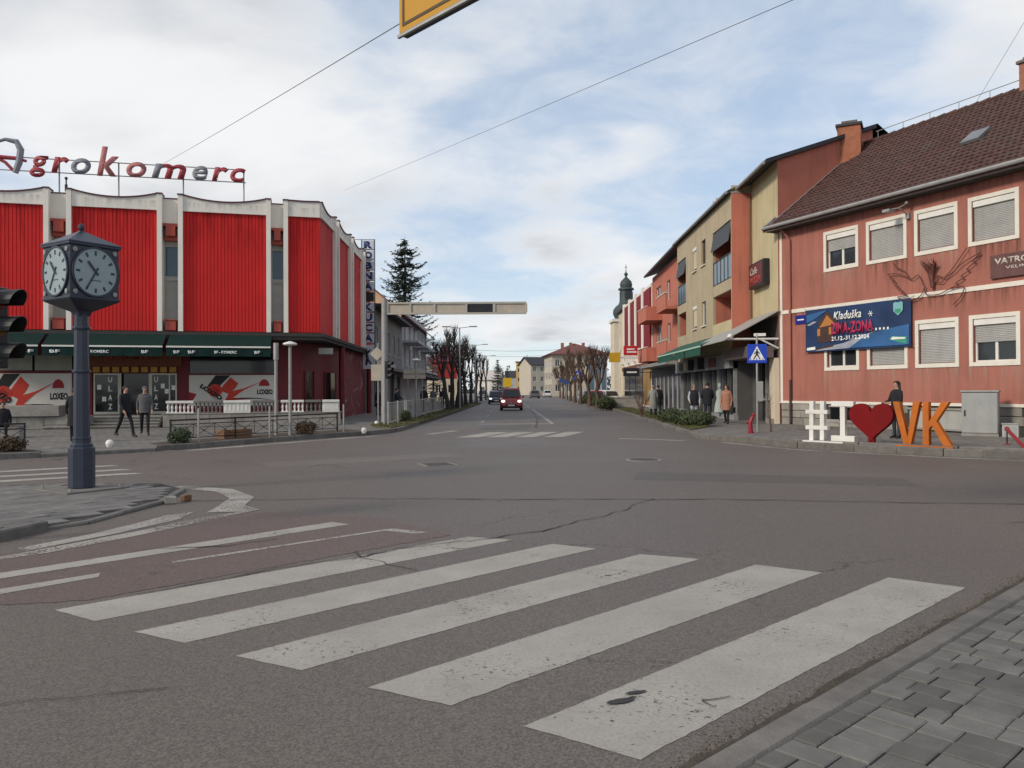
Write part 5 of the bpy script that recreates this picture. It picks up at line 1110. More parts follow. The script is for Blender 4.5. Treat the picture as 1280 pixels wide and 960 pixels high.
# ---------------------------------------------------------------- left side of the street
SL = math.atan2(1.0, -0.02)
ga_ = thing('grey_terrace_house', 'grey two storey house with dark eaves behind the traffic gantry', 'building', (-9.9, 56.0, 0), SL)
hs = [(2.2+k*3.3,3.5+k*3.3,4.6,6.3) for k in range(5)]+[(1.6+k*4.4,4.3+k*4.4,.4,2.9) for k in range(4)]
mb = MB(); mb.wall(.4, 19.0, .1, 7.75, 0, hs, .15); mb.ngon([(.4,0,.1),(.4,0,7.75),(.4,8,7.75),(.4,8,.1)]); mb.build('wall', GREYW, ga_)
for k, h in enumerate(hs): window(ga_, *h, 0, .15, n=2, sill=h[2] > 3, fr=WHITE if h[2] > 3 else SHF, gl=GLASS if h[2] > 3 else GLASS_K)
rr = MB(); rr.add([(-.2,-.9,7.55),(19.1,-.9,7.55),(19.1,6,7.75),(-.2,6,7.75),(-.2,-.9,7.72),(19.1,-.9,7.72),(19.1,6,7.95),(-.2,6,7.95)], [(0,3,2,1),(4,5,6,7),(0,1,5,4),(1,2,6,5),(0,4,7,3),(2,3,7,6)]); rr.build('roof', ROOF_D, ga_)
MB().box(.4,19.0,-.9,-.002,3.15,3.35).build('shop_canopy', CONC_D, ga_)
for k in range(2): MB().box(3+k*7,6+k*7,-.12,-.003,3.36,3.9).build('shop_sign', [CREAM,GREYB,CREAM][k], ga_)
pb = thing('peach_gabled_block', 'taller block with blank peach gable and stacked balconies behind grey house', 'building', (-10.4, 75.2, 0), SL)
hs = [(2+k*4.6,3.6+k*4.6,z,z+2.1) for z in (3.7,6.4) for k in range(6)]
mb = MB(); mb.wall(0, 28, .1, 9.5, 0, hs, .15); mb.build('wall', GREYB, pb)
for h in hs: window(pb, *h, 0, .15, n=2, sill=False)
MB().ngon([(0,0,.1),(0,0,9.0),(0,5.5,13.6),(0,11,9.0),(0,11,.1)]).build('gable', PEACH, pb)
rr = MB(); rr.add([(-.12,-.7,8.55),(28,-.7,8.55),(28,5.5,13.75),(-.12,5.5,13.75),(-.12,11.7,8.55),(28,11.7,8.55),(-.12,-.7,8.4),(28,-.7,8.4),(-.12,5.5,13.6),(-.12,11.7,8.4)], [(0,1,2,3),(3,2,5,4),(0,6,7,1),(0,3,8,6),(3,4,9,8)]); rr.build('roof', ROOF_R, pb)
for z in (3.5,6.2):
    for (a, b) in ((1,8),(10,17),(19,26)):
        bl = MB().box(a,b,-1.5,-.002,z,z+.2).build('balcony', GREYB, pb); railing(bl, a, b, -1.45, 0, z+.2, z+1.15, STEEL_D, 14)
MB().box(0,28,-2.2,-.003,2.9,3.15).build('canopy', ROOF_D, pb)
# red house
block('red_house', 'small house with red upper wall and maroon roof behind left trees', (-11.6, 116, 0), R(2), 3.6, 7, 5.8, CREAM, mat('maroon_roof',(0.13,0.035,0.04),.8,.2), 2.6, 2, 1, .8, 1.2, 1.2, 2.8, .3, hip=True)
MB().box(-.02,3.62,-.06,-.002,3.3,5.75).build('red_upper_wall', mat('red_house_wall',(0.40,0.03,0.03),.8), bpy.data.objects['red_house'])
# far right and end-of-street buildings
big_, bigr = block('large_cream_block', 'large cream block with maroon hipped roof beyond the parked cars', (9.3, 186, 0), R(4), 12.8, 16, 9.9, mat('dull_cream_render',(0.47,0.42,0.345),.9,.1,1,streak=.25), ROOF_R, 2.9, 5, 3, 1.0, 1.6, 1.2, 2.9, .9, hip=True, flank=5)
for (x, y) in ((5,6),(8.2,7),(3.1,7)): MB().box(x,x+.7,y,y+.7,10.8,12.9).build('chimney', BRICK, bigr)
MB().box(8.6,12.9,-.35,-.02,.2,9.4).build('glass_bay', GREYB, big_)
for k in range(3): MB().box(8.8+k*1.4,9.8+k*1.4,-.40,-.351,1.5,8.9).build('bay_pane', GLASS_B, big_)
block('yellow_flats', 'yellow flats with rows of balconies at the end of the street', (1.3, 250, 0), R(-3), 5.4, 12, 10.2, mat('yellow_flats_wall',(0.55,0.40,0.16),.9), ROOF_R, .0, 2, 3, 1.6, 1.2, 1.3, 2.9, .3, flank=3)
block('long_cream_house', 'long cream house between the yellow flats and cream block', (5.6, 236, 0), R(22), 12, 9, 9.2, bpy.data.materials['dull_cream_render'], ROOF_D, 2.2, 5, 3, 1.0, 1.4, 1.2, 2.9, .5)
block('grey_far_house', 'small blue grey house at the far end of the street', (-2.2, 285, 0), 0, 5.5, 8, 6.4, GREYB, ROOF_D, 2.0, 2, 2, 1.0, 1.3, .9, 2.8, .4)
block('white_far_house', 'white far house with pale roof left of the tall spruce', (-9.3, 215, 0), R(-6), 6.0, 9, 4.6, WHITEC, mat('pale_roof',(0.5,0.45,0.42),.8), 2.4, 2, 1, 1.0, 1.4, 1.0, 2.8, .4)
block('pale_corner_house', 'pale low house with red roof beside the cream corner house', (17.2, 128, 0), R(-8), 8, 8, 4.6, CREAM, ROOF_R, 2.4, 3, 1, .9, 1.3, 1.0, 2.8, .4)
block('far_closing_house', 'red roofed house closing the view beyond the junction', (2.5, 330, 0), 0, 14, 9, 7.0, CREAM, ROOF_R, 2.6, 5, 2, 1.0, 1.3, .9, 2.9, .4)
block('far_left_house', 'red roofed house far behind the left row of trees', (-16.5, 165, 0), SL-R(20), 10, 8, 6.2, CREAM, ROOF_R, 2.6, 3, 2, 1.0, 1.3, .9, 2.9, .4, flank=2)
# ================================================================ street furniture
# ---- four-faced street clock
ck = thing('street_clock', 'dark blue four faced street clock on a tall pole on the near island', 'clock', (-6.86, 12.75, .095), R(-33))
DIAL = mat('dial_face', (0.27,0.33,0.34), .35, .06, 6); DIALB = mat('dial_marks', (0.03,0.035,0.05), .5)
mb = MB(); mb.box(-.5,.5,-.5,.5,0,.03); mb.build('base_plate', CONC_D, ck, bev=.008)
def octa(r, z): return [(r*math.cos(math.pi/8+k*math.pi/4), r*math.sin(math.pi/8+k*math.pi/4), z) for k in range(8)]
mb = MB(); mb.rings([octa(.195,.03), octa(.195,.66), octa(.185,.68)]); mb.build('pedestal', DARKBLUE, ck, bev=.012)
mb = MB(); mb.rings([octa(.165,.68), octa(.165,.72), octa(.135,.745), octa(.135,.80), octa(.122,.815), octa(.118,1.55), octa(.108,2.2), octa(.105,2.84)]); mb.build('pole', DARKBLUE, ck)
for z in (.80,1.86,2.55): MB().rings([octa(.135,z), octa(.14,z+.02), octa(.135,z+.045)]).build('collar', DARKBLUE, ck)
mb = MB()
def sq(h, z): return [(-h,-h,z),(h,-h,z),(h,h,z),(-h,h,z)]
mb.rings([sq(.10,2.76), sq(.13,2.83), sq(.43,2.98), sq(.455,3.0), sq(.455,3.035), sq(.44,3.04), sq(.44,3.82), sq(.47,3.83), sq(.47,3.865)]); hd = mb.build('head', DARKBLUE, ck, bev=.006)
mb = MB(); mb.rings([sq(.475,3.866), sq(.475,3.885), sq(.06,4.10), sq(.04,4.12)]); mb.lathe([(.03,4.10),(.035,4.13),(.055,4.16),(.055,4.2),(.02,4.24)], n=10); mb.build('roof', DARKBLUE, ck)
for k in range(4):
    dsc = MB(); dsc.rings([[(.395*math.cos(a*math.pi/18), y, 3.43+.375*math.sin(a*math.pi/18)) for a in range(36)][::1] for y in (-.44,-.462)])
    f = dsc.build('clock_face', DIAL, ck, rot=k*math.pi/2)
    mb = MB()
    rn = []; 
    for (r, y) in ((.385,-.441),(.385,-.475),(.415,-.475),(.415,-.441)): rn.append([(r*math.cos(a*math.pi/18), y, 3.43+r*.95*math.sin(a*math.pi/18)) for a in range(36)])
    mb.rings(rn, closed=True); mb.build('bezel', DARKBLUE, f)
    for h in range(12):
        a = math.pi*h/6; r = .31; big_h = h % 3 == 0
        MB().box(-.017,.017,-.468,-.463,-.035,.035).build('hour_mark', DIALB, f, loc=(r*math.sin(a),0,3.43+r*.95*math.cos(a)), rot=(0,a,0))
    MB().box(-.10,.10,-.467,-.463,3.29,3.302).build('dial_print', DIALB, f)
    mh = MB().add([(-.016,-.472,-.07),(.016,-.472,-.07),(.009,-.472,.30),(-.009,-.472,.30)], [(0,1,2,3)]); m1 = MB().box(-.013,.013,-.476,-.470,-.08,.30).build('minute_hand', DIALB, f, loc=(0,0,3.43), rot=(0,R(212),0))
    MB().box(-.017,.017,-.482,-.4765,-.06,.21).build('hour_hand', DIALB, f, loc=(0,0,3.43), rot=(0,R(318),0))
    for (a, b) in ((-1,-1),(1,-1),(-1,1),(1,1)):
        q = MB(); q.cyl((a*.355,-.44,3.43+b*.325),(a*.355,-.465,3.43+b*.325),.038,n=12); q.cyl((a*.355,-.465,3.43+b*.325),(a*.355,-.47,3.43+b*.325),.018,n=8); q.build('roundel', STEEL_D, f)
for o_ in list(ck.children):
    if o_.name.split('.')[0] in ('head','roof','clock_face'): o_.scale = (.89,.89,1)
for (a, b) in ((-.4,-.4),(.4,-.4),(.4,.4),(-.4,.4)): MB().cyl((a,b,.03),(a,b,.075),.022,n=6).build('anchor_bolt', STEEL_D, ck)

# ---- traffic signals
def signal(name, label, loc, rz, zc, pole_off=.22, ph=None, s=1.0):
    o = thing(name, label, 'traffic light', loc, rz)
    MB().box(-.14*s,.14*s,-.02,.2*s,zc-.46*s,zc+.46*s).build('housing', BLACK, o, bev=.02)
    for k in range(3):
        z = zc+(1-k)*.3*s; ln = MB(); ln.cyl((0,-.03,z),(0,-.021,z),.1*s,n=14); ln.build('lens', [mat('lens_red',(0.08,0.005,0.005),.2), mat('lens_amber',(0.09,0.045,0.003),.2), mat('lens_green',(0.004,0.05,0.03),.2)][k], o)
        v = MB(); n = 10; inn = []
        for i in range(n+1):
            a = math.pi*(-.12+1.24*i/n); inn.append((.125*s*math.cos(a), z+.125*s*math.sin(a)))
        for (xa, za), (xb, zb_) in zip(inn[:-1], inn[1:]):
            f = .30*s
            v.ngon([(xa,-.02,za),(xb,-.02,zb_),(xb,-f+.06*(1-(zb_-z)/(.125*s)),zb_),(xa,-f+.06*(1-(za-z)/(.125*s)),za)])
        vo = v.build('visor', BLACK, o); md = vo.modifiers.new('s', 'SOLIDIFY'); md.thickness = .008
    MB().cyl((pole_off,.12,0),(pole_off,.12,ph or zc+.6),.055,n=10).build('pole', STEEL_D, o, smooth=True)
    MB().box(.0,pole_off,.1,.14,zc+.28,zc+.33).build('bracket', BLACK, o); MB().box(.0,pole_off,.1,.14,zc-.33,zc-.28).build('bracket', BLACK, o)
    return o
signal('traffic_light', 'black traffic light seen side on at the left picture edge', (-5.78, 9.0, .1), R(84), 2.28, pole_off=-.3, ph=3.2)
signal('traffic_light', 'small dark traffic light beside the gantry pole across the junction', (-5.42, 35.2, .1), R(60), 2.45, pole_off=-.16, ph=2.8, s=.85)

# ---- yellow overhead sign at the top of the picture, with its mast beside the near pavement
og = thing('overhead_sign', 'yellow overhead direction sign with dark underside hanging at picture top', 'sign', (-1.11, 8.0, 0), math.atan2(-.72, .69))
YEL = mat('sign_yellow_face', (0.50,0.25,0.012), .4, .06, 2); BRNB = mat('sign_border', (0.08,0.05,0.02), .5)
MB().box(0,2.7,.0,.10,5.2,7.0).build('panel', DARKBLUE, og, bev=.01)
MB().box(.015,2.685,-.012,-.001,5.215,6.985).build('face', YEL, og)
fr = MB(); fr.box(.07,2.63,-.018,-.0125,5.27,5.30); fr.box(.07,.10,-.018,-.0125,5.30,6.9); fr.box(2.60,2.63,-.018,-.0125,5.30,6.9); fr.build('border', BRNB, og)
ar = MB(); ar.prism([(.30,5.62),(.38,5.62),(.40,6.2),(.52,6.2),(.34,6.45),(.16,6.2),(.28,6.2)], 'y', -.02, -.013); ar.build('arrow', DARKBLUE, og)
MB().box(0,2.7,-.03,.0,5.17,5.199).build('lower_lip', STEEL, og)
MB().tube([(.2,.25,6.1),(11.4,.25,6.1)], .1, 10).build('arm', STEEL, og); MB().cyl((11.4,.25,0),(11.4,.25,6.6),.15,.12,n=14).build('mast', STEEL, og)

# ---- gantry across the street seen from behind
gn = thing('sign_gantry', 'grey steel mast with long box frame arm reaching over the street', 'gantry', (-5.78, 36.3, .1))
MB().cyl((0,0,0),(0,0,5.68),.16,.13,n=14).build('mast', STEEL_D, gn, smooth=True); MB().box(-.3,.3,-.3,.3,0,.04).build('foot_plate', STEEL_D, gn)
FR = mat('gantry_frame', (0.40,0.375,0.32), .6, .1, 3); PB = mat('sign_back', (0.42,0.37,0.30), .7, .12, 3)
xs_ = [.15,1.18,2.28,3.72,4.98,6.45]
for z in (5.02,5.50): MB().box(.1,6.45,-.06,.06,z-.04,z+.04).build('rail', FR, gn)
for x in xs_: MB().box(x-.045,x+.045,-.055,.055,5.06,5.46).build('upright', FR, gn)
for k, (a, b) in enumerate(zip(xs_[:-1], xs_[1:])): MB().box(a+.05,b-.05,.0,.04,5.07,5.45).build('panel', BLACK if k == 3 else PB, gn)

# ---- lamps with disc heads, posts
def disc_lamp(label, x, y, h, z0=.1, r=.24):
    o = thing('disc_lamp', label, 'lamp', (x, y, z0)); MB().cyl((0,0,0),(0,0,h-.08),.06,.05,n=10).build('pole', STEEL_D, o, smooth=True)
    mb = MB(); mb.lathe([(.05,h-.1),(r*.9,h-.07),(r,h-.04),(r*.9,h),(r*.4,h+.04),(.03,h+.06)], n=20); mb.build('disc_head', WHITE, o, smooth=True)
disc_lamp('pole lamp with white disc head standing by the black bed railing', -7.53, 27.15, 3.12, .15)
disc_lamp('pole lamp with white disc head near the left verge railing', -5.15, 43.0, 3.2)
pp = thing('grey_post', 'plain grey post with thicker top beside the disc lamp', 'post', (-7.98, 27.05, .15)); MB().cyl((0,0,0),(0,0,2.55),.055,n=10).build('pole', STEEL_D, pp, smooth=True); MB().cyl((0,0,2.551),(0,0,3.12),.085,n=10).build('sleeve', STEEL, pp, smooth=True)
for (x, y, lb) in ((-9.25,23.6,'thin grey post at the left part of the planting bed'),(-7.85,25.9,'thin grey post in the middle of the planting bed'),(-6.15,29.2,'thin grey post at the right end of the planting bed')):
    mb = MB(); mb.lathe([(.035,0),(.03,.05),(.03,.98),(.02,1.02)], n=10); tag(mb.build('thin_post', STEEL_D, smooth=True, loc=(x,y,.13)), lb, 'post', 'thin posts in the bed')
# ---- black crossed railings
def cross_rail(label, a, b, panels, h=.66, z0=.15):
    A = Vector((*a,0)); B = Vector((*b,0)); d = B-A; L_ = d.length
    o = thing('crossed_railing', label, 'railing', (A.x, A.y, z0), math.atan2(d.y, d.x))
    for k in range(panels+1): MB().box(k*L_/panels-.022,k*L_/panels+.022,-.022,.022,0,h+.02).build('post', BLACK, o)
    MB().box(0,L_,-.025,.025,h-.03,h+.015).build('top_rail', BLACK, o); MB().box(0,L_,-.012,.012,h-.15,h-.125).build('mid_rail', BLACK, o); MB().box(0,L_,-.012,.012,.10,.125).build('bottom_rail', BLACK, o)
    sub = panels*3; w_ = L_/sub
    for k in range(sub):
        x = k*w_
        c = MB(); c.tube([(x+.02,0,.12),(x+w_-.02,0,h-.15)], .009, 4); c.tube([(x+.02,0,h-.15),(x+w_-.02,0,.12)], .009, 4); c.box(x+w_-.008,x+w_+.008,-.008,.008,.12,h-.13); c.ball((x+w_/2,0,(h-.03)/2),.028,n=6); c.build('cross', BLACK, o)
cross_rail('long black railing with crosses along the planting bed', (-9.95,23.3), (-6.45,29.5), 3)
cross_rail('black railing with crosses at the left picture edge', (-17.6,17.8), (-13.1,21.5), 3)
# ---- white ball bollards
for (x, y, lb) in ((-11.27,22.4,'white ball bollard at the dropped kerb behind the clock'),(-5.35,28.9,'white ball bollard at the right tip of the planting bed'),(-5.95,35.1,'white ball bollard by the gantry mast foot')):
    mb = MB(); mb.lathe([(.07,0),(.075,.02),(.098,.065),(.105,.11),(.09,.165),(.052,.2),(.015,.21)], n=14); tag(mb.build('ball_bollard', WHITE, smooth=True, loc=(x,y,.1)), lb, 'bollard', 'white ball bollards')
# ---- sign backs by the gantry
sp = thing('sign_post', 'post carrying the backs of a diamond and a square sign', 'sign', (-6.22, 37.2, .1)); MB().cyl((0,0,0),(0,0,3.75),.035,n=8).build('pole', STEEL_D, sp)
MB().box(-.23,.23,-.05,-.036,-.23,.23).build('diamond_plate', PB, sp, loc=(-.05,0,3.25), rot=(0,R(45),0)); MB().box(-.32,.3,-.05,-.036,2.0,2.75).build('square_plate', PB, sp)
dp_ = thing('direction_boards', 'pair of pale direction boards seen from behind on two posts', 'sign', (-5.85, 47.2, .1))
for x in (-.3,.55): MB().cyl((x,.04,0),(x,.04,2.95),.03,n=8).build('post', STEEL_D, dp_)
MB().box(-.55,.75,-.03,.0,2.52,2.76).build('board', PB, dp_); MB().box(-.55,.75,-.03,.0,2.22,2.48).build('board', PB, dp_)
# ---- pedestrian railing panels on the left verge
rl = None; spots = []
for k in range(9):
    y0 = 34.2+k*2.75; spots.append((-4.95-.05*0+.012*k*2-.35, y0))
ord_ = ['first','second','third','fourth','fifth','sixth','seventh','eighth','ninth']
for k, (x, y) in enumerate(spots):
    lb = 'grey pedestrian railing panel on left verge, %s from the gantry' % ord_[k]
    if rl is None:
        rl = thing('pedestrian_railing', lb, 'railing', (x,y,.12), R(90), 'railing panels on the left verge')
        for q in (.05,2.45): MB().cyl((q,0,0),(q,0,1.05),.04,n=8).build('post', STEEL, rl)
        MB().tube([(.05,0,.98),(2.45,0,.98)], .025, 6).build('top_rail', STEEL, rl); MB().tube([(.05,0,.15),(2.45,0,.15)], .02, 6).build('bottom_rail', STEEL, rl)
        for j in range(6): MB().cyl((.42+j*.34,0,.15),(.42+j*.34,0,.98),.008,n=5).build('bar', STEEL, rl)
    else:
        c = copy_tree(rl); c.location = (x,y,.12); c['label'] = lb
# ---- street lights
sl = None
for k, (x, y, h) in enumerate(((-4.3,66,6.7),(-4.2,92,6.6),(-3.9,122,6.6))):
    lb = ['nearest','middle','farthest'][k]+' of the tall twin arm street lights over the left trees'
    if sl is None:
        sl = thing('street_light', lb, 'street light', (x,y,.1), 0, 'twin arm street lights'); MB().cyl((0,0,0),(0,0,h),.08,.05,n=8).build('pole', STEEL_D, sl)
        for s in (-1,1):
            MB().tube([(0,0,h-.05),(s*.9,0,h+.06)], .03, 6).build('arm', STEEL_D, sl); MB().box(min(s*.8,s*1.45),max(s*.8,s*1.45),-.12,.12,h+.03,h+.12).build('luminaire', STEEL_D, sl, bev=.02)
    else:
        c = copy_tree(sl); c.location = (x,y,.1); c['label'] = lb
# ---- pedestrian crossing signs
SBLUE = mat('crossing_blue', (0.012,0.05,0.42), .4)
def cross_sign(label, x, y, z0, zc, s, rz, box=True):
    o = thing('crossing_sign', label, 'sign', (x,y,z0), rz, 'blue crossing signs'); MB().cyl((0,.03,0),(0,.03,zc+s*.5+.35),.038,n=10).build('pole', STEEL, o, smooth=True)
    p = MB().box(-s/2,s/2,-.03,-.005,zc-s/2,zc+s/2).build('plate', SBLUE, o, bev=.008)
    MB().prism([(-s*.40,zc-s*.34),(s*.40,zc-s*.34),(0,zc+s*.40)], 'y', -.034, -.0305).build('triangle', LETW, p)
    mb = MB(); z = zc; y_ = -.038
    for q in ((-s*.20,-s*.34,.05),(s*.20,-s*.34,.05),(0,-s*.34,.035),(-s*.32,-s*.34,.035),(s*.32,-s*.34,.035)): pass
    mb.ball((0,-.037,zc+s*.20),s*.045,.004,s*.045,n=8); mb.prism([(-s*.05,zc+s*.15),(s*.05,zc+s*.15),(s*.06,zc-s*.05),(s*.16,zc-s*.26),(s*.11,zc-s*.28),(0,zc-s*.08),(-s*.13,zc-s*.28),(-s*.18,zc-s*.26),(-s*.06,zc-s*.04)], 'y', -.038, -.0345)
    mb.prism([(-s*.05,zc+s*.13),(-s*.17,zc-s*.02),(-s*.14,zc-s*.04),(-s*.03,zc+s*.08)], 'y', -.038, -.0345); mb.prism([(s*.05,zc+s*.13),(s*.16,zc),(s*.13,zc-s*.02),(s*.03,zc+s*.08)], 'y', -.038, -.0345)
    mb.build('walking_figure', BLACK, p)
    for k in range(5): MB().box(-s*.34+k*s*.155,-s*.30+k*s*.155,-.0365,-.0345,zc-s*.335,zc-s*.24).build('stripe', SBLUE, p)
    if box: MB().box(-.02,.20,-.02,.14,1.05,1.75).build('control_box', STEEL, o, bev=.01); MB().box(-.1,.3,.0,.05,zc+s*.5+.28,zc+s*.5+.38).build('cross_arm', WHITE, o)
cross_sign('blue pedestrian crossing sign on a grey pole before the shop canopy', 8.55, 27.9, .14, 2.72, .66, R(-14))
cross_sign('distant blue crossing sign among the right pollarded trees', 7.05, 86.0, .14, 3.0, .9, 0, False)
for (x, y, w_, h_, z_, lb) in ((7.6,112,.7,.6,2.2,'distant pale blue sign at the far end of right trees'),(7.9,128,.7,.7,2.6,'distant dark blue sign near the yellow flats')):
    o = thing('blue_sign', lb, 'sign', (x,y,.14)); MB().cyl((0,.03,0),(0,.03,z_+h_),.05,n=8).build('pole', STEEL, o); MB().box(-w_/2,w_/2,-.03,0,z_,z_+h_).build('plate', mat('dull_sign_blue',(0.03,0.07,0.22),.6), o)
o = thing('yellow_sign', 'distant yellow direction sign above the red car', 'sign', (-1.0,160,.0)); 
for x in (-.5,.6): MB().cyl((x,.05,0),(x,.05,4.0),.06,n=8).build('post', STEEL_D, o)
MB().box(-.8,.9,-.04,.0,2.2,4.0).build('plate', mat('bright_yellow',(0.55,0.34,0.01),.5), o)
# ---- red kerbside pipe and hydrant
hy = thing('red_standpipe', 'small red standpipe leaning beside the crossing sign pole', 'hydrant', (8.05, 27.0, .14)); REDP = mat('red_paint', (0.26,0.01,0.02), .4, .15, 8)
MB().tube([(0,0,0),(-.02,0,.35),(.04,0,.5),(.08,0,.58)], [.075,.07,.06,.045], 10).build('pipe', REDP, hy, smooth=True); MB().lathe([(.11,0),(.11,.04),(.08,.05)], n=12).build('flange', REDP, hy); MB().lathe([(.03,.0),(.06,.02),(.06,.07),(.02,.1)], c=(.09,0,.57), n=10).build('cap', REDP, hy); MB().cyl((-.02,0,.32),(-.14,0,.36),.03,n=8).build('outlet', REDP, hy)
bp_ = thing('bent_red_rail', 'dark red bent pipe rail rising at the right picture edge', 'rail', (12.98, 21.0, .14)); MB().tube([(.02,.05,.40),(0,0,.42),(-.1,-.28,.34),(-.62,-1.8,-.02)], [.05,.055,.045,.045], 8).build('pipe', REDP, bp_, smooth=True); MB().cyl((.02,.03,0),(.02,.03,.4),.018,n=6).build('support', BLACK, bp_); MB().lathe([(.09,-.0),(.09,.02)], n=10).build('foot', REDP, bp_)
# ---- utility cabinets
FN = math.atan2(-.912,.41)+R(28)
cb = thing('utility_cabinet', 'tall grey steel utility cabinet against the stone plinth', 'cabinet', (14.0, 24.95, .14), FN); CABG = mat('cabinet_grey', (0.31,0.315,0.305), .5, .08, 3, streak=.25, grime=.15)
MB().box(0,1.0,0,.42,.0,.08).build('base', CONC, cb); MB().box(.01,.99,.01,.41,.081,1.36).build('body', CABG, cb, bev=.01); MB().box(.03,.97,-.015,.009,.10,1.33).build('door', CABG, cb, bev=.006); MB().box(-.02,1.02,-.04,.44,1.361,1.41).build('cap', CABG, cb, bev=.008); MB().box(.08,.12,-.04,-.016,.62,.80).build('handle', BLACK, cb); MB().box(.45,.55,-.019,-.0155,.95,1.1).build('warning_label', STEEL_D, cb)
cb2 = thing('small_cabinet', 'low pale grey meter box right of the tall cabinet', 'cabinet', (14.75, 24.1, .14), FN); MB().box(0,.42,0,.25,.0,.38).build('body', mat('meter_grey',(0.40,0.39,0.36),.7,.1,3), cb2, bev=.012); MB().box(-.02,.44,-.02,.27,.381,.42).build('lid', CABG, cb2, bev=.01); MB().box(.05,.37,-.008,-.0005,.04,.34).build('door', CABG, cb2)
# ---- hashtag letters
VK = thing('letter_sign', 'waist high white, red and orange letters spelling #I heart VK', 'sign', (8.4, 22.4, .185), math.atan2(-.74,.672))
HRED = mat('heart_red', (0.17,0.003,0.005), .75, .12, 3, spec=.2, streak=.3); VOR = mat('letter_orange', (0.47,0.125,0.014), .65, .14, 3, spec=.25, grime=.3, streak=.2)
D = .14
q = MB()
for x in (-.04,.27): q.prism([(x-.06,.0),(x+.06,.0),(x+.075,1.10),(x-.045,1.10)], 'y', 0, D)
for z in (.36,.80): q.box(-.20,.44,-.012,D+.012,z-.055,z+.055)
ho = q.build('hash', WHITE, VK, bev=.006)
MB().box(-.24,.50,-.12,.26,-.04,.0).build('hash_base', WHITE, VK)
q = MB(); q.box(.79,.93,0,D,.161,.96); q.box(.55,1.17,-.015,D+.015,.961,1.1); q.box(.55,1.20,-.03,D+.03,.0,.16); q.build('letter_i', WHITE, VK, bev=.006); MB().box(.505,1.30,-.12,.26,-.04,-.001).build('letter_base', WHITE, VK)
hp = []
for k in range(48):
    t = 2*math.pi*k/48; x = 16*math.sin(t)**3; z = 13*math.cos(t)-5*math.cos(2*t)-2*math.cos(3*t)-math.cos(4*t)
    hp.append((1.63+x*.0365, .62+z*.0355))
MB().prism(hp, 'y', -.02, D+.04).build('heart', HRED, VK, bev=.015); MB().box(1.30,2.25,-.12,.26,-.04,.0).build('heart_base', HRED, VK); MB().box(1.55,1.71,.0,.12,.0,.12).build('heart_foot', HRED, VK)
q = MB(); q.prism([(2.20,1.1),(2.36,1.1),(2.56,.20),(2.70,1.1),(2.87,1.1),(2.64,0),(2.46,0)], 'y', 0, D+.04); q.build('letter_v', VOR, VK, bev=.006)
q = MB(); q.prism([(2.93,0),(3.08,0),(3.08,.42),(3.15,.50),(3.42,0),(3.62,0),(3.26,.62),(3.56,1.1),(3.38,1.1),(3.08,.60),(3.08,1.1),(2.93,1.1)], 'y', 0, D+.04); q.build('letter_k', VOR, VK, bev=.006)
MB().box(2.26,3.68,-.12,.26,-.04,-.001).build('letter_base', VOR, VK)
# ---- overhead wires
def wirev(label, pts, r=.012, sag=.4):
    A, B = Vector(pts[0]), Vector(pts[1]); P = []
    for k in range(25): t = k/24; p = A.lerp(B, t); p.z -= sag*4*t*(1-t); P.append(p)
    mb = MB(); mb.tube(P, r, 5); tag(mb.build('overhead_wire', WIRE), label, 'cable')
wirev('overhead cable from the store roof sign up to the yellow sign', ((-16.3,37,12.1),(0.02,7.0,5.46)), .006, .04)
wirev('overhead cable crossing the sky from the store corner to upper right', ((-10.45,50,14.18),(7.84,2.5,5.82)), .006, .05)
wirev('thin cable rising from the terracotta roof ridge at the right', ((17.9,31,12.4),(14.6,20.5,13.3)), .006, .0)
for k, (y, z) in enumerate(((112,7.4),(150,8.2))): wirev('%s thin cable strung across the far street' % ('nearer','farther')[k], ((-8,y,z),(12,y,z+.3)), .02, .5)
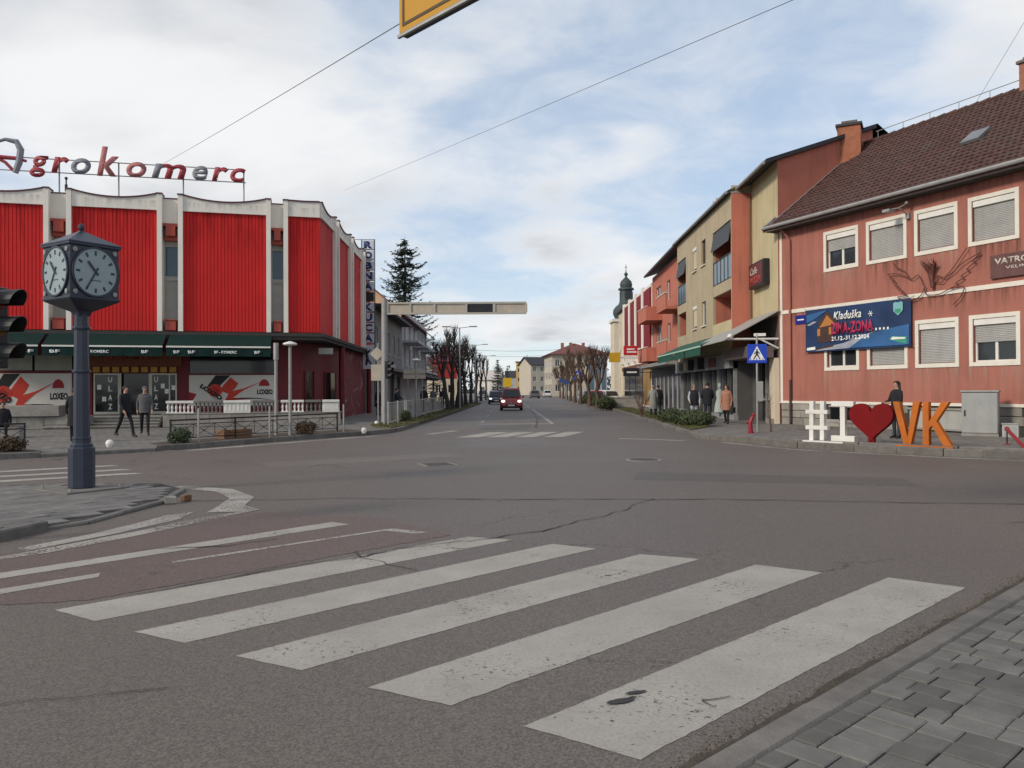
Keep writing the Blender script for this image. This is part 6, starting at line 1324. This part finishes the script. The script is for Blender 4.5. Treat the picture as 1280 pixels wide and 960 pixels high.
# ================================================================ vegetation
BARK = mat('dark_bark', (0.040,0.034,0.032), .95, .3, 8, bump=.6, bscale=18); BARKB = mat('brown_bark', (0.105,0.068,0.048), .95, .3, 8, bump=.6, bscale=18); TWIG = mat('twig', (0.12,0.075,0.055), .95, .3, 8)
NEED = mat('spruce_needles', (0.028,0.045,0.032), .9, .4, 6); NEEDB = mat('blue_spruce', (0.05,0.085,0.075), .9, .4, 4); LEAF = mat('shrub_leaf', (0.045,0.062,0.025), .8, .45, 9); LEAFB = mat('dry_leaf', (0.07,0.045,0.025), .9, .4, 9)
def pollard(name, label, x, y, h, seed, bark, lean=0.0, limbs=5, group=None, r0=.2, z0=.14, fork=.42, spr=(.12,.42)):
    rnd = random.Random(seed); o = thing(name, label, 'tree', (x,y,z0), rnd.uniform(0,6), group)
    tp = [(0,0,-.05)]; zf = h*fork
    for k in range(1,5): tp.append((rnd.uniform(-.07,.07)*k/2+lean*k*.25, rnd.uniform(-.07,.07)*k/2, zf*k/4))
    t = MB(); t.tube(tp, [r0*1.35,r0*1.02,r0*.92,r0*.88,r0*.95], 9); t.build('trunk', bark, o, smooth=True, ang=60)
    c = MB(); base = Vector(tp[-1])
    for i in range(limbs):
        a = 2*math.pi*i/limbs+rnd.uniform(-.4,.4); sp = rnd.uniform(*spr)*h*.35; p = base.copy(); p.z -= rnd.uniform(0,.25); P = [p.copy()]; L_ = (h-zf)*rnd.uniform(.7,1.02)
        for k in range(1,6):
            f = k/5; P.append(base+Vector((math.cos(a)*sp*f**.7+rnd.uniform(-.05,.05), math.sin(a)*sp*f**.7+rnd.uniform(-.05,.05), L_*f)))
        rr = [r0*.58,r0*.46,r0*.36,r0*.3,r0*.26,r0*.2]; c.tube(P, rr, 7)
        # knuckled fists with stubs and twigs
        for kk in (3,4,5,5):
            q = P[kk]
            for m_ in range(3):
                b = rnd.uniform(0,6.28); s_ = rnd.uniform(.12,.3); e = q+Vector((math.cos(b)*s_*.7, math.sin(b)*s_*.7, s_)); c.tube([q,q.lerp(e,.6),e], [r0*.2,r0*.18,r0*.2], 5); c.ball(e, r0*rnd.uniform(.24,.36), n=6)
                for n_ in range(6):
                    g = rnd.uniform(0,6.28); w_ = rnd.uniform(.15,.7); c.tube([e, e+Vector((math.cos(g)*w_*.45, math.sin(g)*w_*.45, w_))], [.014,.005], 3)
    c.build('crown', bark, o, smooth=True, ang=60); return o
G1 = 'pollarded trees on the left verge'; G2 = 'pollarded trees on the right verge'
nm_ = ['nearest','second','third','fourth','fifth','sixth','seventh','eighth','ninth']
for k, (x, y, h) in enumerate(((-4.75,60,5.3),(-4.7,62.5,5.9),(-4.6,67,5.4),(-4.55,71,5.6),(-4.5,78,5.4),(-4.4,86,5.8),(-4.3,96,5.6),(-4.2,108,5.8),(-4.0,124,6.0))):
    pollard('pollarded_tree', '%s dark pollarded tree on the left verge counting from the junction' % nm_[k], x, y, h, 20+k, BARK, [-.9,.1,.3,0,.1,0,0,0,0][k], 4, G1, .17, .15, .5)
for k, (x, y, h) in enumerate(((7.05,66,4.4),(7.15,74,4.9),(7.2,84,5.2),(7.4,94,5.4),(7.6,104,5.2),(7.9,116,5.2),(8.3,130,5.2),(8.9,148,5.4))):
    pollard('pollarded_tree', '%s brown pollarded tree on the right verge counting from the junction' % nm_[k], x, y, h, 50+k, BARKB, 0, 6, G2, .18, .15, .40, (.35,.75))
# concrete planters with clipped hedge between the right trees
def leafball(mb, c, rx, ry, rz, n, s, rnd, m=0):
    for _ in range(n):
        u = Vector((rnd.gauss(0,1), rnd.gauss(0,1), rnd.gauss(0,1))).normalized()*rnd.uniform(.72,1.06); lump = 1+.18*mnoise.noise(u*2.2+Vector(c)); p = Vector((c[0]+u.x*rx*lump, c[1]+u.y*ry*lump, c[2]+u.z*rz*lump))
        if p.z < c[2]-rz*.9: continue
        a = Vector((rnd.gauss(0,1), rnd.gauss(0,1), rnd.gauss(0,1))).normalized(); b = a.cross(u).normalized(); q = s*rnd.uniform(.6,1.4)
        mb.add([p-b*q*.5, p+a*q*.5, p+b*q*.5, p-a*q*.5], [(0,1,2,3)], m)
def bush(name, label, x, y, z, rx, ry, rz, n, s, m, seed, cat='bush', group=None, rot=0):
    rnd = random.Random(seed); o = thing(name, label, cat, (x,y,z), rot, group); mb = MB(); leafball(mb, (0,0,rz*.75), rx, ry, rz, n, s, rnd)
    k = max(1, int(rx/ry)); 
    for i in range(4): leafball(mb, (rnd.uniform(-.6,.6)*rx, rnd.uniform(-.5,.5)*ry, rz*rnd.uniform(.7,1.1)), rx*.45, ry*.5, rz*.55, n//5, s, rnd)
    mb.build('foliage', m, o)
    st = MB()
    for i in range(5): a = rnd.uniform(0,6.28); st.tube([(0,0,-.02),(rx*.3*math.cos(a),ry*.3*math.sin(a),rz*.5),(rx*.6*math.cos(a),ry*.6*math.sin(a),rz*1.0)], [.02,.015,.006], 4)
    st.build('stems', TWIG, o); return o
for k, y in enumerate((62.5,70,79,89,99)):
    bush('clipped_hedge', 'dark clipped hedge block on the right verge, %s from the junction' % nm_[k], 7.35+.04*(y-62), y, .15, .75, 1.4, .55, 900, .12, LEAF, 90+k, 'hedge', 'hedge blocks under the right trees')
bush('spreading_shrub', 'low spreading evergreen shrub on the right verge corner', 7.35, 32.6, .17, .75, 1.5, .36, 2600, .07, LEAF, 31, rot=R(8))
bush('spreading_shrub', 'second low evergreen shrub just behind the verge corner shrub', 7.25, 36.2, .17, .65, 1.3, .34, 1800, .07, LEAF, 32, rot=R(4))
bush('round_bush', 'dark round bush at the left tip of the planting bed', -9.65, 23.2, .15, .34, .34, .26, 900, .05, LEAF, 33); bush('round_bush', 'dry brown bush before the disc lamp in the planting bed', -7.05, 27.4, .15, .36, .36, .26, 800, .05, LEAFB, 34); bush('round_bush', 'small brown bush in the bed at the left picture edge', -12.75, 20.35, .15, .36, .36, .22, 800, .05, LEAFB, 35); bush('round_bush', 'dark green bush under the left verge railing', -5.35, 38.5, .15, .5, .8, .32, 900, .06, LEAF, 36)
pb_ = thing('wooden_planter', 'brown wooden planter box in the bed behind the railing', 'planter', (-9.0,25.0,.12), R(58)); 
for k in range(3): MB().box(0,1.1,0,.4,.02+k*.1,.11+k*.1).build('plank', WOOD, pb_, bev=.006)
# bare shrub and sapling
def twigs(name, label, x, y, z, h, n, seed, spread=.5, trunk=False, m=None, cat='shrub', r=.014):
    rnd = random.Random(seed); o = thing(name, label, cat, (x,y,z)); st = MB()
    for i in range(n):
        a = rnd.uniform(0,6.28); s_ = rnd.uniform(.3,1)*spread*h; P = [Vector((rnd.uniform(-.06,.06),rnd.uniform(-.06,.06),0))]
        for k in range(1,5): f = k/4; P.append(Vector((math.cos(a)*s_*f**1.3, math.sin(a)*s_*f**1.3, h*f*rnd.uniform(.85,1.05))))
        st.tube(P, [r,r*.8,r*.65,r*.5,r*.25], 4)
        for k in range(6):
            q = P[rnd.randint(1,3)].lerp(P[4], rnd.random()); st.tube([q, q+Vector((rnd.uniform(-.2,.2)*h*.6, rnd.uniform(-.2,.2)*h*.6, rnd.uniform(.08,.3)*h))], [r*.4,r*.15], 3)
    st.build('twigs', m or TWIG, o); return o
twigs('bare_shrub', 'bare twiggy shrub on the right verge before the grey coat walker', 6.95, 43.0, .17, 1.15, 22, 41)
twigs('sapling', 'thin bare sapling beside the crossing sign', 8.95, 27.7, .14, 1.3, 5, 42, .22)
def bare_tree(label, x, y, h, seed, m=None, spread=.75):
    rnd = random.Random(seed); o = thing('bare_tree', label, 'tree', (x,y,.1)); tr = MB(); tr.tube([(0,0,-.1),(.05,0,h*.18),(0,.05,h*.36)], [.22,.17,.14], 8); tr.build('trunk', BARKB, o, smooth=True)
    cr = MB()
    def grow(p, d, L_, r, lv):
        e = p+d*L_; mid = p.lerp(e,.5)+Vector((rnd.uniform(-.06,.06),rnd.uniform(-.06,.06),.03))*L_; cr.tube([p,mid,e], [r,r*.8,r*.62], 5 if lv < 2 else 3)
        if lv >= 4: return
        for i in range(3 if lv < 3 else 4):
            nd = (d+Vector((rnd.gauss(0,1),rnd.gauss(0,1),rnd.gauss(.25,.6)))*spread*.75).normalized(); grow(p.lerp(e, rnd.uniform(.55,1)), nd, L_*rnd.uniform(.6,.82), r*.55, lv+1)
    for i in range(5):
        a = i*1.257+rnd.uniform(-.3,.3); grow(Vector((0,.05,h*rnd.uniform(.28,.36))), Vector((math.cos(a)*.5, math.sin(a)*.5, 1)).normalized(), h*.26, .10, 0)
    cr.build('crown', m or TWIG, o)
bare_tree('pale bare tree rising behind the red house', -7.6, 100, 8.4, 3); bare_tree('bare tree in front of the large cream block', 10.8, 160, 7.5, 5)
# conifers
def conifer(name, label, x, y, h, w, seed, m, whorls=26, per=7, sparse=False, dens=26, z0=.05, start=.1, ex=.75, nl=1.0):
    rnd = random.Random(seed); o = thing(name, label, 'tree', (x,y,z0)); t = MB(); t.tube([(0,0,-.1),(0,0,h*.5),(0,0,h)], [h*.017,h*.011,.015], 8); t.build('trunk', BARK, o)
    c = MB()
    for i in range(whorls):
        f = i/(whorls-1); z = h*(start+(.97-start)*f); L_ = w*(1-f)**ex*(.95 if f > .1 else .8)+.12
        for k in range(per):
            a = rnd.uniform(0,6.28); l = L_*rnd.uniform(.45,1.2); z = z+rnd.uniform(-.012,.012)*h; dr = rnd.uniform(.10,.25)*l; up = rnd.uniform(.10,.32)*l; P = []
            for j in range(6):
                s = j/5; P.append(Vector((math.cos(a)*l*s, math.sin(a)*l*s, z-dr*math.sin(s*2.4)+up*s**3)))
            c.tube(P, [.04,.035,.03,.022,.015,.006], 4, 1)
            side = Vector((-math.sin(a), math.cos(a), 0))
            for _ in range(int(dens*l/w)+5):
                s = rnd.uniform(.12,1); j = min(4, int(s*5)); q = P[j].lerp(P[j+1], s*5-j); ln = rnd.uniform(.12,.34)*(1.1-.5*s)*nl*max(.5,w/3); d = (side*rnd.choice((-1,1))*rnd.uniform(.3,1)+Vector((math.cos(a),math.sin(a),0))*rnd.uniform(.2,.9)+Vector((0,0,rnd.uniform(-.8,.35)))).normalized(); wv = d.cross(Vector((rnd.gauss(0,1),rnd.gauss(0,1),rnd.gauss(0,1)))).normalized()*ln*.16
                c.add([q-wv, q+wv, q+d*ln+wv*.2, q+d*ln-wv*.2], [(0,1,2,3)], 0)
    c.build('crown', [m, BARK], o); return o
conifer('tall_conifer', 'tall sparse conifer with drooping boughs above the peach gable', -14.4, 108.0, 22.4, 5.0, 61, NEED, 30, 9, True, 85, start=.34, ex=.5, nl=1.15)
conifer('dark_conifer', 'dark conifer half hidden behind the balcony block corner', -11.0, 112.0, 9.2, 2.4, 62, NEED, 24, 8)
conifer('blue_spruce', 'tall blue green spruce at the end of the street', -3.6, 205.0, 9.4, 3.2, 63, NEEDB, 26, 14, False, 40)
conifer('blue_spruce', 'narrower blue green spruce right beside the tall street end spruce', -1.2, 214.0, 8.2, 1.8, 64, NEEDB, 22, 12, False, 36)
conifer('small_spruce', 'small spruce behind the yellow flats roof', 5.0, 262.0, 13.2, 2.6, 65, NEED, 24, 10)
# tree line closing the horizon
rnd = random.Random(8); tlm = MB()
for k in range(150):
    x = -150+k*2.2+rnd.uniform(-1,1); leafball(tlm, (x, 352+rnd.uniform(-6,6), rnd.uniform(2,4.5)), 3.2, 3, rnd.uniform(4,8.5), 110, .9, rnd)
tag(tlm.build('far_tree_line', mat('far_wood',(0.05,0.06,0.05),.95,.3,.5)), 'far wooded line closing the horizon behind the street', 'trees', kind='stuff')

# ================================================================ vehicles
def car(label, x, y, rz, L_=3.7, W=1.68, H=1.6, paint=None, lights=False, group='cars on and beside the street', name='car'):
    o = thing(name, label, 'car', (x,y,0.0), rz, group); w = W/2; zb = H*.56; hood = L_*.27
    st = [(-.5,.30,.48,.86),(-.49,.24,.60,.95),(-.46,.22,zb*.84,.99),(-.40,.20,zb*.90,1.0),(-.5+hood/L_,.19,zb,1.0),(0,.19,zb,1.0),(.36,.19,zb,1.0),(.46,.22,zb*.99,.98),(.495,.26,zb*.9,.93),(.5,.34,zb*.6,.88)]
    b = MB(); b.rings([[(-w*k*.96,f*L_,zl),(-w*k,f*L_,(zl+zt)*.45),(-w*k*.985,f*L_,zt*.86),(-w*k*.90,f*L_,zt),(0,f*L_,zt+.025),(w*k*.90,f*L_,zt),(w*k*.985,f*L_,zt*.86),(w*k,f*L_,(zl+zt)*.45),(w*k*.96,f*L_,zl)] for f, zl, zt, k in st]); b.build('body', paint, o, smooth=True, ang=35)
    y0, y1, y2, y3 = -.5*L_+hood-.08, -.5*L_+hood+.52, .36*L_, .47*L_; wb, wt = w*.88, w*.74
    c = MB(); lo = [(-wb,y0),(wb,y0),(wb,y3),(-wb,y3)]; up = [(-wt,y1),(wt,y1),(wt,y2),(-wt,y2)]; c.rings([[(a,b_,zb-.02) for a,b_ in lo],[(a,b_,H-.10) for a,b_ in up],[(a*.93,b_*.97+.01,H-.02) for a,b_ in up],[(a*.6,b_*.6+.1,H) for a,b_ in up]]); cab = c.build('cabin', paint, o, smooth=True, ang=35)
    def lerp(p, q, t): return tuple(p[i]+(q[i]-p[i])*t for i in range(3))
    def pane(nm, A, B, C, D_, n, e=.07):
        P = [A,B,C,D_]; cx = tuple(sum(p[i] for p in P)/4 for i in range(3)); P = [tuple(p[i]+(cx[i]-p[i])*e*1.6+n[i]*.012 for i in range(3)) for p in P]; MB().ngon(P).build(nm, GLASS_K, cab)
    Z1, Z2 = zb+.02, H-.11
    pane('windscreen', (-wb,y0,Z1),(wb,y0,Z1),(wt,y1,Z2),(-wt,y1,Z2),(0,-.8,.6)); pane('rear_window', (wb,y3,Z1),(-wb,y3,Z1),(-wt,y2,Z2),(wt,y2,Z2),(0,.8,.5))
    ym, yn = (y0+y3)/2, (y1+y2)/2
    for s in (-1,1):
        pane('side_window', (s*wb,y0,Z1),(s*wb,ym,Z1),(s*wt,yn,Z2),(s*wt,y1,Z2),(s,0,.3),.09); pane('side_window', (s*wb,ym,Z1),(s*wb,y3,Z1),(s*wt,y2,Z2),(s*wt,yn,Z2),(s,0,.3),.09)
        MB().box(min(s*(w*.95),s*(w*1.13)),max(s*(w*.95),s*(w*1.13)),y0+.22,y0+.32,zb-.02,zb+.14).build('mirror', paint, o, bev=.02)
        hl = MB(); hl.ball((s*w*.72,-.485*L_,zb*.74),.16,.06,.10,n=10); hl.build('headlight', glow('headlamp_lit',(1,.93,.82),1.6) if lights else STEEL, o, smooth=True)
        MB().box(min(s*w*.68,s*w*.94),max(s*w*.68,s*w*.94),.475*L_,.499*L_,zb*.62,zb*.9).build('tail_light', REDP, o, bev=.01)
        for yy in (-.5*L_+.72,.5*L_-.68):
            q = MB(); q.rings([[(s*w*.99-s*dx, yy+r*math.cos(a*math.pi/9), .31+r*math.sin(a*math.pi/9)) for a in range(18)] for dx, r in ((-.01,.20),(-.015,.29),(.02,.31),(.18,.31),(.2,.28))]); wh = q.build('wheel', RUBBER, o, smooth=True); q = MB(); q.rings([[(s*w*.99+s*dx, yy+r*math.cos(a*math.pi/7), .31+r*math.sin(a*math.pi/7)) for a in range(14)] for dx, r in ((.012,.20),(.018,.17),(.005,.06),(.02,.02))]); q.build('rim', STEEL, wh)
    f = -.5*L_; MB().box(-w*.5,w*.5,f-.012,f+.05,.40,.50).build('grille', RUBBER, o); MB().box(-.26,.26,f-.03,f-.013,.36,.47).build('number_plate', WHITE, o); MB().box(-w*.86,w*.86,f+.0,f+.1,.20,.34).build('front_bumper', RUBBER, o, bev=.02); MB().box(-w*.8,w*.8,.49*L_,.505*L_,.26,.40).build('rear_bumper', RUBBER, o, bev=.02); MB().box(-.04,.04,f-.02,f+.0,.58,.66).build('badge', STEEL, o)
    return o
CRED = mat('car_red', (0.24,0.006,0.010), .3, .04, 2, coat=.5); CBLUE = mat('car_dark_blue', (0.012,0.018,0.04), .3, .04, 2, coat=.5); CSIL = mat('car_silver', (0.36,0.37,0.38), .35, .04, 2, metal=.4, coat=.4); CWHT = mat('car_white', (0.62,0.62,0.60), .35, .04, 2, coat=.4); CGRY = mat('car_grey', (0.10,0.105,0.11), .35, .04, 2, coat=.4)
car('red hatchback with lit headlamps coming towards the junction', -.06, 64.5, 0, 3.7, 1.78, 1.78, CRED, True); car('dark blue car following behind the red hatchback', -1.85, 92, R(2), 4.2, 1.75, 1.5, CBLUE, True)
car('pale car third in the oncoming queue behind the blue car', -2.75, 122, R(2), 4.3, 1.75, 1.5, CSIL, False)
for k, (x, y, a, m_, lb) in enumerate(((10.7,90,190,CWHT,'white car parked nearest the cream house'),(8.9,95,185,CSIL,'silver car parked beside the white one'),(11.2,104,180,CWHT,'white car parked behind the right hedge blocks'),(11.0,120,178,CGRY,'dark grey car parked behind the pollarded trees'),(4.2,150,182,CGRY,'dark car driving away at the far right lane'),(7.4,168,180,CWHT,'white car parked far along the right side'),(5.6,185,180,CSIL,'silver car farthest along the right side'),(-5.5,150,0,CGRY,'dark car parked far along the left side'))): car(lb, x, y, R(a), 4.3, 1.78, 1.55, m_)
car('red car half hidden behind the right pollarded trees', 8.9, 84.5, R(175), 4.0, 1.75, 1.5, CRED)

# ================================================================ people
SKIN = mat('skin', (0.42,0.24,0.17), .6, .06, 10); 
def cloth(n, c): return mat(n, c, .9, .18, 9, bump=.2, bscale=40)
BLKC = cloth('black_cloth', (0.014,0.014,0.017)); NAVC = cloth('navy_cloth', (0.022,0.026,0.04)); GRYC = cloth('grey_cloth', (0.10,0.10,0.105)); DENM = cloth('dark_denim', (0.03,0.035,0.05)); PCH = cloth('peach_cloth', (0.33,0.155,0.10)); LGC = cloth('light_grey_cloth', (0.26,0.255,0.23)); PALC = cloth('pale_blue_cloth', (0.38,0.40,0.44)); SHOE = mat('shoe_leather', (0.015,0.014,0.014), .5); HBLK = mat('dark_hair', (0.016,0.012,0.011), .7); HGRY = mat('grey_hair', (0.20,0.19,0.18), .8); HBRN = mat('brown_hair', (0.05,0.028,0.018), .7); EYE = mat('eye', (0.02,0.015,0.012), .3)
def person(label, x, y, z, face, top, legs, hair=HBLK, H=1.75, stride=.0, armL=.1, armR=.1, bendL=.25, bendR=.25, coat=0.0, long_hair=False, vest=None, bag=None, seated=False, headturn=0.0, fat=1.0):
    k = H/1.75; o = thing('person', label, 'person', (x,y,z), face); V = []; E_ = []; Rr = []; B = []
    def add(p, r, par=None, tagm=None):
        V.append(Vector(p)*k); Rr.append(((r[0] if isinstance(r, tuple) else r)*k, (r[1] if isinstance(r, tuple) else r)*k)); i = len(V)-1
        if par is not None: E_.append((par, i)); B.append((par, i, tagm))
        return i
    hz = .50 if seated else .93
    pel = add((0,0,hz), (.145*fat,.115*fat)); sp_ = add((0,.005,hz+.2), (.135*fat,.105*fat), pel, 'T'); ch_ = add((0,.0,hz+.40), (.155*fat,.115*fat), sp_, 'T'); nk = add((0,.0,hz+.555), (.055,.055), ch_, 'T'); h1 = add((0,-.012,hz+.62), (.06,.07), nk, 'S'); h2 = add((0,-.018,hz+.70), (.078,.095), h1, 'S'); h3 = add((0,-.005,hz+.785), (.062,.075), h2, 'S'); add((0,-.11,hz+.675), (.012,.012), h2, 'S')
    for s, sw, bd in ((-1,armL,bendL),(1,armR,bendR)):
        sh = add((s*.17,.0,hz+.475), .068, ch_, 'T'); el = add((s*.235, .05-sw*.25, hz+.20), .052, sh, 'A')
        wr = Vector((s*(.235-.18*max(0,bd-.4)), .05-sw*.25-.26*math.sin(bd*1.5+sw*.4), hz+.20-.25*math.cos(bd*1.5)))
        wi = add(wr, .034, el, 'A'); dh = (wr-(V[el]/k)).normalized(); pm = wr+dh*.075; pi_ = add(pm, (.036,.02), wi, 'H')
        sd_ = Vector((0,1,0)) if abs(dh.z) > .5 else Vector((0,0,1))
        for f, ln in ((-.026,.075),(-.009,.085),(.009,.082),(.026,.065)):
            a = pm+dh*.035+sd_*f; fi = add(a, .0095, pi_, 'H'); add(a+dh*ln*.9+Vector((-s*.018,0,0)), .008, fi, 'H')
        th = add(wr+dh*.045+sd_*-.042, .011, pi_, 'H'); add(wr+dh*.10+sd_*-.055, .009, th, 'H')
    for s in (-1,1):
        st = stride*s
        if seated: hp = add((s*.095,-.02,hz-.02), .088, pel, 'L'); kn = add((s*.11,-.42,hz+.0), .066, hp, 'L'); an = add((s*.11,-.42,.09), .048, kn, 'L')
        else: hp = add((s*.09,0,hz-.05), .088*fat, pel, 'L'); kn = add((s*.10,-st*.5-.02,.50), .064, hp, 'L'); an = add((s*.10,-st*.85+(.10 if st < 0 else 0),.095+(.05 if st < -.1 else 0)), .047, kn, 'L')
        ap = V[an]/k; hl_ = add(ap+Vector((0,.035,-.055)), .036, an, 'F'); add(ap+Vector((s*.02,-.165,-.062)), (.038,.03), an, 'F')
    me = bpy.data.meshes.new('body'); me.from_pydata(V, E_, []); ob = bpy.data.objects.new('body', me); COL.objects.link(ob)
    sk = ob.modifiers.new('skin', 'SKIN'); sk.use_smooth_shade = True
    for i, r in enumerate(Rr): me.skin_vertices[0].data[i].radius = r
    me.skin_vertices[0].data[0].use_root = True
    sb_ = ob.modifiers.new('sub', 'SUBSURF'); sb_.levels = 1; sb_.render_levels = 1
    dgp = bpy.context.evaluated_depsgraph_get(); bm2 = bpy.data.meshes.new_from_object(ob.evaluated_get(dgp)); bpy.data.objects.remove(ob)
    mats = [top, legs, SKIN, SHOE, vest or top]; bm2.materials.clear()
    for m_ in mats: bm2.materials.append(m_)
    idx = {'T': 4 if vest else 0, 'A': 0, 'L': 1, 'S': 2, 'H': 2, 'F': 3}
    for p in bm2.polygons:
        c = p.center; best = 9; bt = 'T'
        for a, b, tg in B:
            A_, B_ = V[a], V[b]; ab = B_-A_; t = max(0, min(1, (c-A_).dot(ab)/max(1e-9, ab.length_squared))); d_ = (c-(A_+ab*t)).length-.5*min(Rr[a][1]+(Rr[b][1]-Rr[a][1])*t, .12)
            if d_ < best: best = d_; bt = tg
        if bt == 'T' and c.z < (hz-.02)*k: bt = 'L'
        p.material_index = idx[bt]
    body = bpy.data.objects.new('body', bm2); link(body, o)
    hb = MB(); hc = (0,.012*k,(hz+.715)*k)
    for ring in range(1): pass
    n = 14; rs = []
    for i in range(7):
        ph = R(86-i*18); row = []
        for j in range(n):
            th = 2*math.pi*j/n; fr_ = max(0, -math.sin(th)-.25); lift = fr_*.045*max(0, i-2.5)
            row.append((.092*math.cos(ph)*math.cos(th)*k, hc[1]+.108*math.cos(ph)*math.sin(th)*k, hc[2]+(.098*math.sin(ph)+lift)*k))
        rs.append(row)
    hb.rings(rs); 
    if long_hair: hb.rings([[((.09+q*.01)*k*math.cos(2*math.pi*j/10), (.05+.045*math.sin(2*math.pi*j/10))*k, (hz+.76-q*.09)*k) for j in range(10)] for q in range(5)])
    hb.build('hair', hair, o, smooth=True)
    for s in (-1,1): MB().ball((s*.03*k,-.105*k,(hz+.715)*k),.011*k,n=6).build('eye', EYE, o)
    # jacket or coat hull
    zb = (hz-.12-coat)*k; cs = []
    for (zz, rx, ry) in ((hz+.50,.10,.085),(hz+.47,.185,.12),(hz+.36,.20,.145),(hz+.15,.185*fat,.14*fat),(hz-.02,.19*fat,.145*fat)): cs.append((zz*k, rx*k, ry*k))
    cs.append((zb, (.195+coat*.10)*fat*k, (.15+coat*.10)*fat*k))
    j = MB(); j.rings([[(rx*math.cos(2*math.pi*a/16), ry*math.sin(2*math.pi*a/16), zz+.008*math.sin(a*3)) for a in range(16)] for zz, rx, ry in cs]); j.build('coat' if coat > .2 else 'jacket', vest or top, o, smooth=True)
    c2 = MB(); c2.lathe([(.075*k,(hz+.49)*k),(.085*k,(hz+.545)*k),(.07*k,(hz+.55)*k)], n=12); c2.build('collar', vest or top, o, smooth=True)
    if bag:
        g = MB(); g.box(-.06,.06,-.16,.16,0,.24); bgo = g.build('handbag', bag, o, loc=(.30*k,-.02,.48), bev=.02); MB().tube([(0,-.1,.24),(0,-.05,.45),(0,.05,.45),(0,.1,.24)], .012, 5).build('strap', bag, bgo)
    return o
person('man in black jacket and dark trousers striding past the store steps', -13.05, 27.0, .1, R(62), BLKC, BLKC, H=1.76, stride=.32, armL=.5, armR=-.4, bendL=.3, bendR=.2)
person('man in dark grey jacket walking beside the man in black', -12.9, 28.1, .1, R(25), GRYC, BLKC, HGRY, H=1.74, stride=.25, armL=-.3, armR=.4)
person('person in black mostly hidden behind the street clock pole', -13.5, 24.7, .1, R(200), BLKC, BLKC, H=1.70, stride=.1, coat=.3)
person('person in black coat seated low at the left picture edge', -17.25, 27.1, .1, R(30), BLKC, BLKC, H=1.66, seated=True)
person('dark haired woman in black standing behind the orange V letter', 11.3, 23.5, .14, R(-75), BLKC, DENM, H=1.72, long_hair=True, armL=.5, armR=.5, bendL=.95, bendR=.95)
person('man with pale sleeves and dark vest near the shop front', 7.85, 34.5, .14, R(-10), PALC, PALC, HGRY, H=1.72, vest=BLKC, armL=.3, bendL=.6)
person('man in black jacket and dark jeans with back to the road', 8.4, 34.4, .14, R(165), BLKC, DENM, H=1.80, armL=.4, armR=.4, bendL=.8, bendR=.8)
person('woman in peach coat over black clothes carrying a black handbag', 9.0, 33.6, .14, R(-35), PCH, BLKC, HBRN, H=1.68, coat=.18, bag=BLKC, stride=.12, long_hair=True)
person('walker in long pale grey coat seen from behind on right pavement', 7.75, 44.0, .14, R(175), LGC, BLKC, HGRY, H=1.72, coat=.38, stride=.15)
person('person in black walking ahead of the pale grey coat', 8.25, 45.2, .14, R(175), BLKC, BLKC, H=1.74, coat=.2, stride=.15)
person('person in black standing by the mural wall corner', -8.1, 48.4, .1, R(60), BLKC, BLKC, H=1.72, coat=.25)
person('person in dark jacket reaching towards the verge railing', -6.75, 46.9, .1, R(80), NAVC, BLKC, H=1.68, armL=.9, armR=.9, bendL=.9, bendR=.8)
person('tall person in black with bag on the left pavement', -6.05, 55.0, .1, R(170), BLKC, BLKC, H=1.80, stride=.2, bag=BLKC)
person('hooded person in grey walking behind the left railing', -5.95, 60.5, .1, R(175), GRYC, DENM, H=1.70, stride=.2)
person('person in navy farthest along the left railing', -5.75, 66.0, .1, R(172), NAVC, BLKC, H=1.72, stride=.15)
lw = thing('low_wall', 'low pale concrete wall at the end of the right pavement', 'wall', (8.0,63.5,.14), R(-8)); MB().box(0,2.3,0,.2,0,.8).build('wall', CONC, lw, bev=.01); MB().box(-.04,2.34,-.04,.24,.801,.86).build('coping', CONC, lw)
st_ = thing('stone_bench', 'low stone bench carrying the seated person at left edge', 'bench', (-17.35,27.3,.1), R(30)); MB().box(-.7,.7,-.16,.22,.36,.43).build('seat', CONC, st_, bev=.01); MB().box(-.6,-.45,-.12,.18,0,.359).build('support', CONC, st_); MB().box(.45,.6,-.12,.18,0,.359).build('support', CONC, st_)
